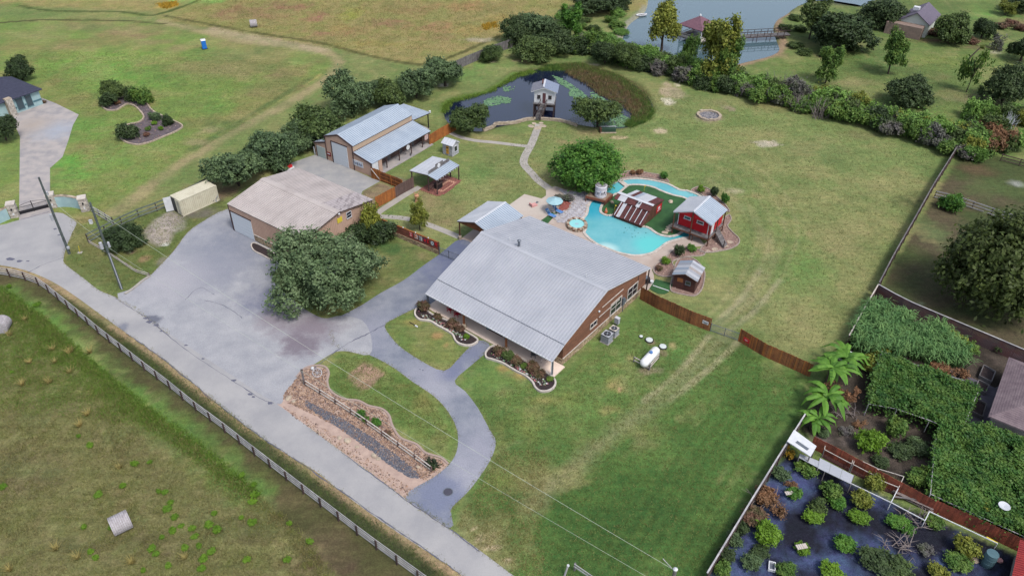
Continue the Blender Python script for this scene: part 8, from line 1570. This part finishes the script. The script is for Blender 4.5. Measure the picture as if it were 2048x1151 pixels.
WEED = [(158, 874), (180, 892), (197, 990), (247, 972), (170, 1056), (182, 1104), (193, 1118), (305, 1098), (313, 1108), (337, 1134), (363, 1052), (385, 1057), (370, 1098), (398, 1093), (418, 1050), (434, 1062), (424, 1105), (407, 1118), (484, 1036), (502, 1047), (494, 1120), (330, 985), (318, 985), (342, 1006), (335, 1018), (485, 952), (300, 925), (20, 575), (75, 610), (508, 970), (515, 992), (505, 1005), (508, 1046), (580, 1048), (620, 1085), (575, 1120), (287, 1143), (390, 1073), (350, 1035), (405, 1138), (270, 930), (222, 1057), (430, 1028), (25, 745), (5, 975), (325, 1075), (345, 1062), (510, 990)]
for i, (a, b_) in enumerate(WEED): plant('shrub', G(a, b_, .08), R.uniform(.45, .9), R.uniform(.3, .55), 'small lime-green weed clump ' + ('left' if a < 215 else 'right' if a > 275 else 'directly') + (' and above' if b_ < 1020 else ' and below' if b_ > 1070 else ' level with') + ' the large hay bale' + (', far up the field' if b_ < 900 else ', near the fence' if a > 440 else ''), 'weed', 'lime', 'lime-green weeds in the rough field', 'weed', i, notrunk=True)
# planting beds
SH = [(848, 620, 1.7, 1.2, 'red', 'brown feathery bush at the left end of the porch bed'), (875, 637, 1.1, .7, 'red', 'low reddish shrub in the left porch bed, first from the brown bush'), (905, 652, 1.6, .9, 'red', 'wide purple-brown shrub in the middle of the left porch bed'), (920, 661, 1.2, .8, 'red', 'purple-brown shrub right of the wide one in the left porch bed'), (934, 676, .8, .6, 'lime', 'small bright plant at the right end of the left porch bed'),
      (1000, 708, 1.6, 1.0, 'red', 'brownish shrub at the left end of the right porch bed'), (1018, 718, 1.5, 1.0, 'oak2', 'olive shrub second in the right porch bed'), (1034, 727, 1.4, 1.0, 'red', 'pinkish shrub third in the right porch bed'), (1050, 735, 1.0, .7, 'mid', 'green clump in the middle of the right porch bed'), (1064, 741, 1.6, 1.1, 'red', 'large reddish shrub fourth in the right porch bed'), (1078, 752, 1.3, .9, 'red', 'reddish shrub fifth in the right porch bed'), (1100, 760, .8, .6, 'mid', 'small green plant below the porch downspout'),
      (1357, 511, 1.6, 1.6, 'dark', 'blue-green shrub in the rock bed beside the pool deck'), (1382, 501, 1.3, .9, 'green', 'bright fern-like plant right of the blue-green shrub'), (1331, 526, 1.3, .9, 'lime', 'yellow-green plant at the left end of the rock bed'), (1318, 540, 1.0, .6, 'red', 'low brown tuft in the rock bed near the turf court'), (1328, 357, 1.4, 1.2, 'green', 'bright bush at the right end of the north gravel bed'), (1401, 384, 1.2, 1.2, 'lime', 'yellow-green bush behind the red cabin, left one'), (1428, 392, 1.3, 1.8, 'dark', 'dark upright shrub behind the red cabin'), (1448, 406, 1.2, 1.7, 'green', 'bright upright shrub behind the red cabin, right one'),
      (722, 831, 1.0, .8, 'green', 'upper green yucca in the roadside rock bed'), (731, 841, .8, .6, 'mid', 'middle small green yucca in the roadside rock bed'), (753, 849, 1.0, .8, 'green', 'right green yucca in the roadside rock bed'), (774, 868, 1.0, .3, 'red', 'low dark creeping plant in the rock bed'), (1278, 347, 1.2, .8, 'brown', 'tangle of brown driftwood-like brush in the north gravel bed'), (1266, 348, 1.0, .7, 'brown', 'second tangle of brown brush in the north gravel bed'),
      (309, 249, 1.0, .7, 'lime', 'bright yellow ball shrub in the shrub bed, upper one'), (323, 260, .9, .7, 'lime', 'bright yellow ball shrub in the shrub bed, lower one'), (297, 260, 1.0, .7, 'mid', 'green ball shrub left of the yellow ones'), (236, 208, 1.2, .8, 'brown', 'brownish low shrub in the upper shrub bed'), (293, 272, 1.2, .6, 'red', 'low dark shrub at the bottom of the shrub bed'), (88, 206, .9, .5, 'red', 'small reddish plant at the corner of the stucco house'),
      (1112, 405, 2.2, .7, 'grey', 'grey trailing cactus mass left of the red gravel bed'), (1138, 400, 1.8, .8, 'grey', 'grey twiggy mass at the top of the red gravel bed'), (1120, 398, 1.6, .7, 'grey', 'grey stone-like plant between the trailing masses')]
for i, (a, b_, w_, h_, lm, lab) in enumerate(SH): plant('shrub', G(a, b_, .05), w_, h_, lab, 'shrub', lm, None, 'shrub', i)
# flowers in the black beds
fm_ = tonemat('bed_flowers', [S(60, 110, 60), S(210, 210, 215), S(90, 130, 70), S(190, 110, 130), S(70, 100, 60)]); PB = np.vstack([inpx([(838, 624), (860, 634), (900, 655), (935, 680), (925, 684), (905, 668), (875, 650), (845, 636)], 130, 61), inpx([(980, 706), (1010, 718), (1060, 742), (1098, 768), (1085, 776), (1045, 745), (990, 716)], 150, 62)])
rg = np.random.default_rng(6); s_ = rg.uniform(.05, .12, len(PB)); V = np.stack([PB[:, :1] + s_[:, None] * np.cos(k6), PB[:, 1:] + s_[:, None] * np.sin(k6), np.full((len(PB), 6), .17) + rg.random((len(PB), 6)) * .08], 2); obj('bed_flowers', quads('bed_flowers', V, fm_, rg.random(len(PB)), 6), kind='stuff')
# agave at the end of the rail fence
t = thing('agave', G(866, 932), 'dark green spiky agave clump at the lower end of the roadside fence', 'plant'); 
for k in range(46): a = R.uniform(0, 6.28); e = R.uniform(.15, 1.2); r_ = R.uniform(.6, 1.1); c_ = Vector((R.uniform(-.5, .5), R.uniform(-.5, .5), .05)); d = Vector((math.cos(a) * math.cos(e), math.sin(a) * math.cos(e), math.sin(e))) * r_; s_ = Vector((-math.sin(a), math.cos(a), 0)) * .07; MB().raw([c_ - s_, c_ + s_, c_ + d * .6 + s_ * .9, c_ + d, c_ + d * .6 - s_ * .9], [(0, 1, 2, 3, 4)]).build('leaf', LM['dark'], t)
# banana plants: every leaf an object
def banana(px, py, n_, h, lab, seed, sc_=1.0):
    r = random.Random(seed); t = thing('banana_plant', G(px, py), lab, 'banana plant'); 
    for s_ in range(3):
        bx, by = r.uniform(-.5, .5), r.uniform(-.5, .5); hh = h * r.uniform(.7, 1); MB().tube([(bx, by, 0), (bx * 1.1, by * 1.1, hh)], [.14, .08], 8).build('stem', MT['bark'], t)
        for k in range(n_):
            a = k * 2.4 + r.uniform(-.3, .3); Lf = r.uniform(1.8, 2.9) * sc_; up = r.uniform(.8, 1.7); P = []
            for j in range(7): q = j / 6; P.append(Vector((bx + math.cos(a) * Lf * q, by + math.sin(a) * Lf * q, hh + up * Lf * (q - q * q * r.uniform(.9, 1.1)) * .9 - q * q * .3)))
            sd = Vector((-math.sin(a), math.cos(a), 0)); wd_ = [.03, .2, .3, .33, .3, .2, .02]; v = []; f = []
            for j in range(7): w1 = wd_[j] * sc_; v += [P[j] + sd * w1 - Vector((0, 0, w1 * .45)), P[j], P[j] - sd * w1 - Vector((0, 0, w1 * .45))]
            for j in range(6): f += [(3 * j, 3 * j + 1, 3 * j + 4, 3 * j + 3), (3 * j + 1, 3 * j + 2, 3 * j + 5, 3 * j + 4)]
            me_ = MB().raw(v, f).mesh('leaf', LM['banana'], fix=False); at = me_.attributes.new('tone', 'FLOAT', 'FACE'); at.data.foreach_set('value', [r.uniform(.2, 1)] * len(f)); obj('leaf', me_, t)
banana(1660, 775, 8, 2.7, 'tallest banana plant at the fence corner beside the tin hut roof', 1); banana(1678, 740, 7, 2.4, 'banana plant just below the pale tin hut roof', 2); banana(1642, 822, 7, 2.3, 'banana plant with long arching leaves above the fence gap', 3); banana(1622, 852, 6, 1.4, 'smallest banana plant leaning over the lawn fence', 4, .8)
# cane thicket: clumps of arching blades
cm = []
for k in range(4):
    rg = np.random.default_rng(700 + k); n_ = 90; hh = rg.uniform(1.4, 2.7, n_); a = rg.random(n_) * 6.283; b_ = rg.normal(size=(n_, 2)) * .4; dv = np.stack([np.cos(a), np.sin(a)], 1); wv = np.stack([-np.sin(a), np.cos(a)], 1) * .045; z0 = hh * .55
    m1 = np.column_stack([b_ + dv * .28, hh]); e1 = np.column_stack([b_ + dv * rg.uniform(.7, 1.2, n_)[:, None], hh - rg.uniform(-.1, .5, n_)]); s0_ = np.column_stack([b_, z0]); W3 = np.column_stack([wv, np.zeros(n_)])
    V = np.concatenate([np.stack([s0_ - W3, s0_ + W3, m1 + W3, m1 - W3], 1), np.stack([m1 - W3, m1 + W3, e1 + W3 * .15, e1 - W3 * .15], 1)]); g0 = np.column_stack([b_ * .7, np.zeros(n_)]); V = np.concatenate([V, np.stack([g0 - W3 * .5, g0 + W3 * .5, s0_ + W3 * .5, s0_ - W3 * .5], 1)])
    cm.append(quads('blades', V, LM['cane'], np.concatenate([np.tile(rg.random(n_), 2), rg.random(n_) * .4])))
cpt = [tuple(p[:2]) for p in GP([(1740, 612), (1765, 625), (1800, 645), (1850, 665), (1895, 690), (1925, 715), (1915, 738), (1880, 735), (1840, 722), (1800, 712), (1770, 720), (1735, 715), (1705, 700), (1715, 665)])]
for i, q in enumerate(rand_in(cpt, 96, 8)):
    t = thing('cane_clump', (q[0], q[1], 0), 'clump of tall arching cane leaves in the thicket below the brown fence', 'cane', R.uniform(0, 6), 'canes of the thicket below the brown fence'); obj('blades', cm[i % 4], t, scale=(1, 1, R.uniform(.75, 1.05)))
# vine canopies on frames
def vine(px, z, n_, lab, seed, yl=None):
    P = GP(px, z); c_ = sum(P, Vector((0, 0, 0))) / len(P); t = thing('vine_trellis', (c_.x, c_.y, 0), lab, 'vine trellis'); poly = [(p.x, p.y) for p in P]; pts = rand_in(poly, n_, seed); pts = pts[fbm(pts, 2.6, seed + 9) + NR.random(len(pts)) * .25 > .42]; rg = np.random.default_rng(seed); n_ = len(pts)
    d = sdist(pts, poly); zz = z + rg.normal(size=n_) * .10 + (fbm(pts, 1.8, seed) - .5) * 1.7; edge = d > -.4; zz = np.where(edge & (rg.random(n_) > .5), zz - rg.random(n_) * z * .95, zz)
    pts = pts + rg.normal(size=pts.shape) * .22; C3 = np.column_stack([pts[:, 0] - c_.x, pts[:, 1] - c_.y, zz]); nr = rg.normal(size=(n_, 3)) * .5 + [0, 0, 1]; nr /= np.linalg.norm(nr, axis=1)[:, None]; tt = np.cross(nr, rg.normal(size=(n_, 3))); tt /= np.linalg.norm(tt, axis=1)[:, None]; bb = np.cross(nr, tt); s_ = rg.uniform(.07, .15, n_)[:, None]
    o = obj('foliage', quads('foliage', np.stack([C3 - tt * s_, C3 + bb * s_, C3 + tt * s_, C3 - bb * s_], 1), LM['vine'], np.clip(rg.random(n_) * .6 + (fbm(pts, 2.2, seed + 3) - .3), 0, 1)), t)
    for p, q in zip(P, P[1:] + P[:1]):
        MB().beam((p.x - c_.x, p.y - c_.y, z - .15), (q.x - c_.x, q.y - c_.y, z - .15), .06).build('frame_bar', MT['rail'], t); MB().beam((p.x - c_.x, p.y - c_.y, 0), (p.x - c_.x, p.y - c_.y, z - .15), .07).build('frame_post', MT['rail'], t)
    MB().prism([((p.x - c_.x) * .93, (p.y - c_.y) * .93) for p in P], z - .42, z - .36).build('leaf_mat', LM['vine'], t)
vine([(1765, 700), (1800, 715), (1870, 740), (1950, 765), (1960, 775), (1945, 810), (1932, 842), (1900, 855), (1860, 838), (1795, 815), (1738, 805), (1745, 760)], 1.9, 30000, 'upper wide trellis slab of green vines beside the cane thicket', 71); vine([(1885, 840), (1975, 850), (2060, 885), (2120, 930), (2120, 1110), (2050, 1070), (1960, 1030), (1862, 985), (1866, 940), (1872, 880)], 1.9, 42000, 'lower trellis slab of green vines behind the red-brown fence', 72)
GB = [(1668, 790, 2.0, 1.6, 'brown', 'rusty brown dried bush beside the banana plants'), (1700, 800, 2.0, 1.5, 'brown', 'pale orange-brown bush left of the vine trellis'), (1735, 740, 2.2, 2.0, 'yellow', 'golden fuzzy tree below the cane thicket'), (1752, 715, 2.4, 1.6, 'yellow', 'yellow-green bush at the lower left of the cane thicket'), (1905, 690, 3.0, 2.0, 'yellow', 'yellow-flecked bush under the brown fence near the shingled roof'), (1930, 705, 2.6, 1.8, 'mid', 'green bush right of the yellow-flecked one'), (1880, 745, 2.4, 1.2, 'brown', 'brownish weeds between cane and trellis'), (1915, 755, 2.0, 1.2, 'brown', 'olive-brown weeds beside the timber frames'),
      (1735, 895, 3.0, 2.4, 'lime', 'bright yellow-green tree left of the dark gap in the trellises'), (1785, 870, 2.4, 2.2, 'mid', 'green leafy tree right of the bright yellow-green one'), (1835, 960, 2.6, 1.5, 'mid', 'green bush behind the red-brown fence'), (1800, 905, 2.6, .9, 'dark', 'low dark growth in the gap between the trellises'), (1760, 930, 1.8, .8, 'dark', 'dark low shrub near the red-brown fence'), (1830, 900, 2.4, 1.0, 'dark', 'dark weeds in the shade of the lower trellis'), (1835, 895, 2.0, .9, 'oak', 'greyish weeds at the trellis gap'), (1645, 870, 1.4, .6, 'oak', 'grey weeds on the bare soil near the red-brown fence'), (1690, 865, 1.6, .5, 'grey', 'dry grey weeds on bare soil'), (1720, 850, 1.4, .5, 'brown', 'brown dry weeds on bare soil above the bright tree'),
      (1970, 1040, 2.2, 2.0, 'yellow', 'golden wispy bush growing over the red-brown fence'), (1925, 1105, 2.2, 1.8, 'yellow', 'golden shrub left of the rain barrel'), (1995, 700, 1.6, 1.0, 'dark', 'dark shrub by the brown fence near the shingled roof'),
      (1573, 912, 1.2, 1.3, 'gold', 'orange-yellow leafy plant at the fence below the white canopy'), (1558, 955, 1.8, 1.2, 'oak', 'grey-green leafy plant along the lawn fence'), (1612, 942, 2.4, 1.2, 'mid', 'spreading green shrub under the grey sheet roof'), (1584, 990, 1.6, .9, 'green', 'bright mound with white cloth near the lawn fence'), (1580, 972, 1.2, .5, 'brown', 'brown dirt-coloured mound above the cloth mound'), (1530, 1000, 2.4, 1.4, 'brown', 'large tangle of brown dead brush by the lawn fence'), (1510, 1040, 2.6, 1.2, 'red', 'dark reddish dead brush by the lawn fence'), (1555, 1030, 1.6, 1.4, 'brown', 'dry pinkish shrub right of the dead brush'),
      (1660, 990, 2.2, 1.6, 'mid', 'tall green shrub in the upper middle of the weed cloth'), (1672, 1012, 1.8, 1.0, 'green', 'green shrub touching the tall one on the weed cloth'), (1625, 1040, 1.9, 1.0, 'lime', 'yellow-green mound in the middle of the weed cloth'), (1632, 1022, 1.8, 1.5, 'oak2', 'wispy olive shrub behind the yellow-green mound'), (1722, 1010, 2.2, 1.6, 'yellow', 'orange-tinted shrub near the white pipe frame'), (1715, 1040, 1.9, .9, 'lime', 'low yellow-green shrub under the orange-tinted one'), (1745, 975, 2.0, 1.9, 'yellow', 'tall yellow shrub growing through the pipe frame'),
      (1530, 1080, 2.6, 1.6, 'lime', 'broad yellow-green shrub near the lawn fence'), (1518, 1105, 1.8, .7, 'dark', 'dark mound with pale logs under the broad yellow-green shrub'), (1604, 1100, 1.5, .7, 'lime', 'yellow-green mound with pale board on top'), (1690, 1095, 2.1, 1.1, 'green', 'neat bright green mound in the lower weed cloth'), (1792, 1050, 2.0, .9, 'green', 'green mound below the pipe frame corner'), (1812, 1060, 1.5, .8, 'green', 'smaller green mound joined to the one below the pipe frame'), (1868, 1048, 1.9, 1.0, 'mid', 'green shrub at the fence right of the pipe frame corner'),
      (1755, 1125, 3.2, 1.2, 'dark', 'large dark green low shrub at the bottom centre of the garden'), (1790, 1140, 3.0, .9, 'oak2', 'olive shrub mixed with dead stems at the bottom'), (1910, 1125, 2.4, .9, 'mid', 'long low green shrub left of the rain barrel'), (1660, 1150, 2.2, 1.0, 'lime', 'yellow-green shrub cut by the bottom edge'), (1500, 1130, 1.8, 1.3, 'oak', 'grey-green shrub near the bottom of the lawn fence'), (1450, 1120, 1.8, 1.2, 'dark', 'dark leafy plants at the foot of the lawn fence, lower group'), (1465, 1085, 1.6, 1.1, 'oak', 'leafy plants at the foot of the lawn fence, upper group'), (1480, 1060, 1.6, 1.1, 'dark', 'dark leafy plant along the lawn fence above the upper group'), (1440, 1145, 1.6, 1.2, 'mid', 'leafy plant at the bottom tip of the garden'), (1875, 1150, 1.8, 1.2, 'yellow', 'yellowish shrub cut by the bottom edge'), (1570, 1145, 1.8, 1.0, 'mid', 'green shrub beside the white tub'), (1850, 1100, 1.6, .5, 'grey', 'dry grey twigs on the weed cloth')]
for i, (a, b_, w_, h_, lm, lab) in enumerate(GB): plant('sparse' if lm in ('grey', 'brown', 'gold') and w_ < 2.3 else 'shrub', G(a, b_), w_ * .95, h_, lab, 'shrub', lm, None, 'shrub', i)
for a, b_, w_ in ((1603, 1092, .5), (1578, 985, .4)):
    t = thing('garden_board', G(a, b_, .72), 'pale board lying on a shrub mound' if a > 1590 else 'white-green cloth lying on a shrub mound', 'board' if a > 1590 else 'cloth', .2); MB().box(-w_, w_, -w_ * .5, w_ * .5, 0, .04).build('sheet', MT['coping'], t)
    for k in range(4): MB().box(-w_ + k * .2, -w_ + k * .2 + .03, -w_ * .5, w_ * .5, .04, .05).build('batten', MT['greywood'], t)
# dead twigs on the weed cloth
for i, (a, b_, lab) in enumerate(((1535, 1005, 'pale dead branch tangle by the lawn fence'), (1795, 1100, 'dead grey vines over the lower garden shrubs'), (1830, 1045, 'bleached twigs beside the green mounds'), (1685, 825, 'pale bare twigs below the dried bush'))): sticks(a, b_, 22, .8, lab, 50 + i, 1.3, 1.4)
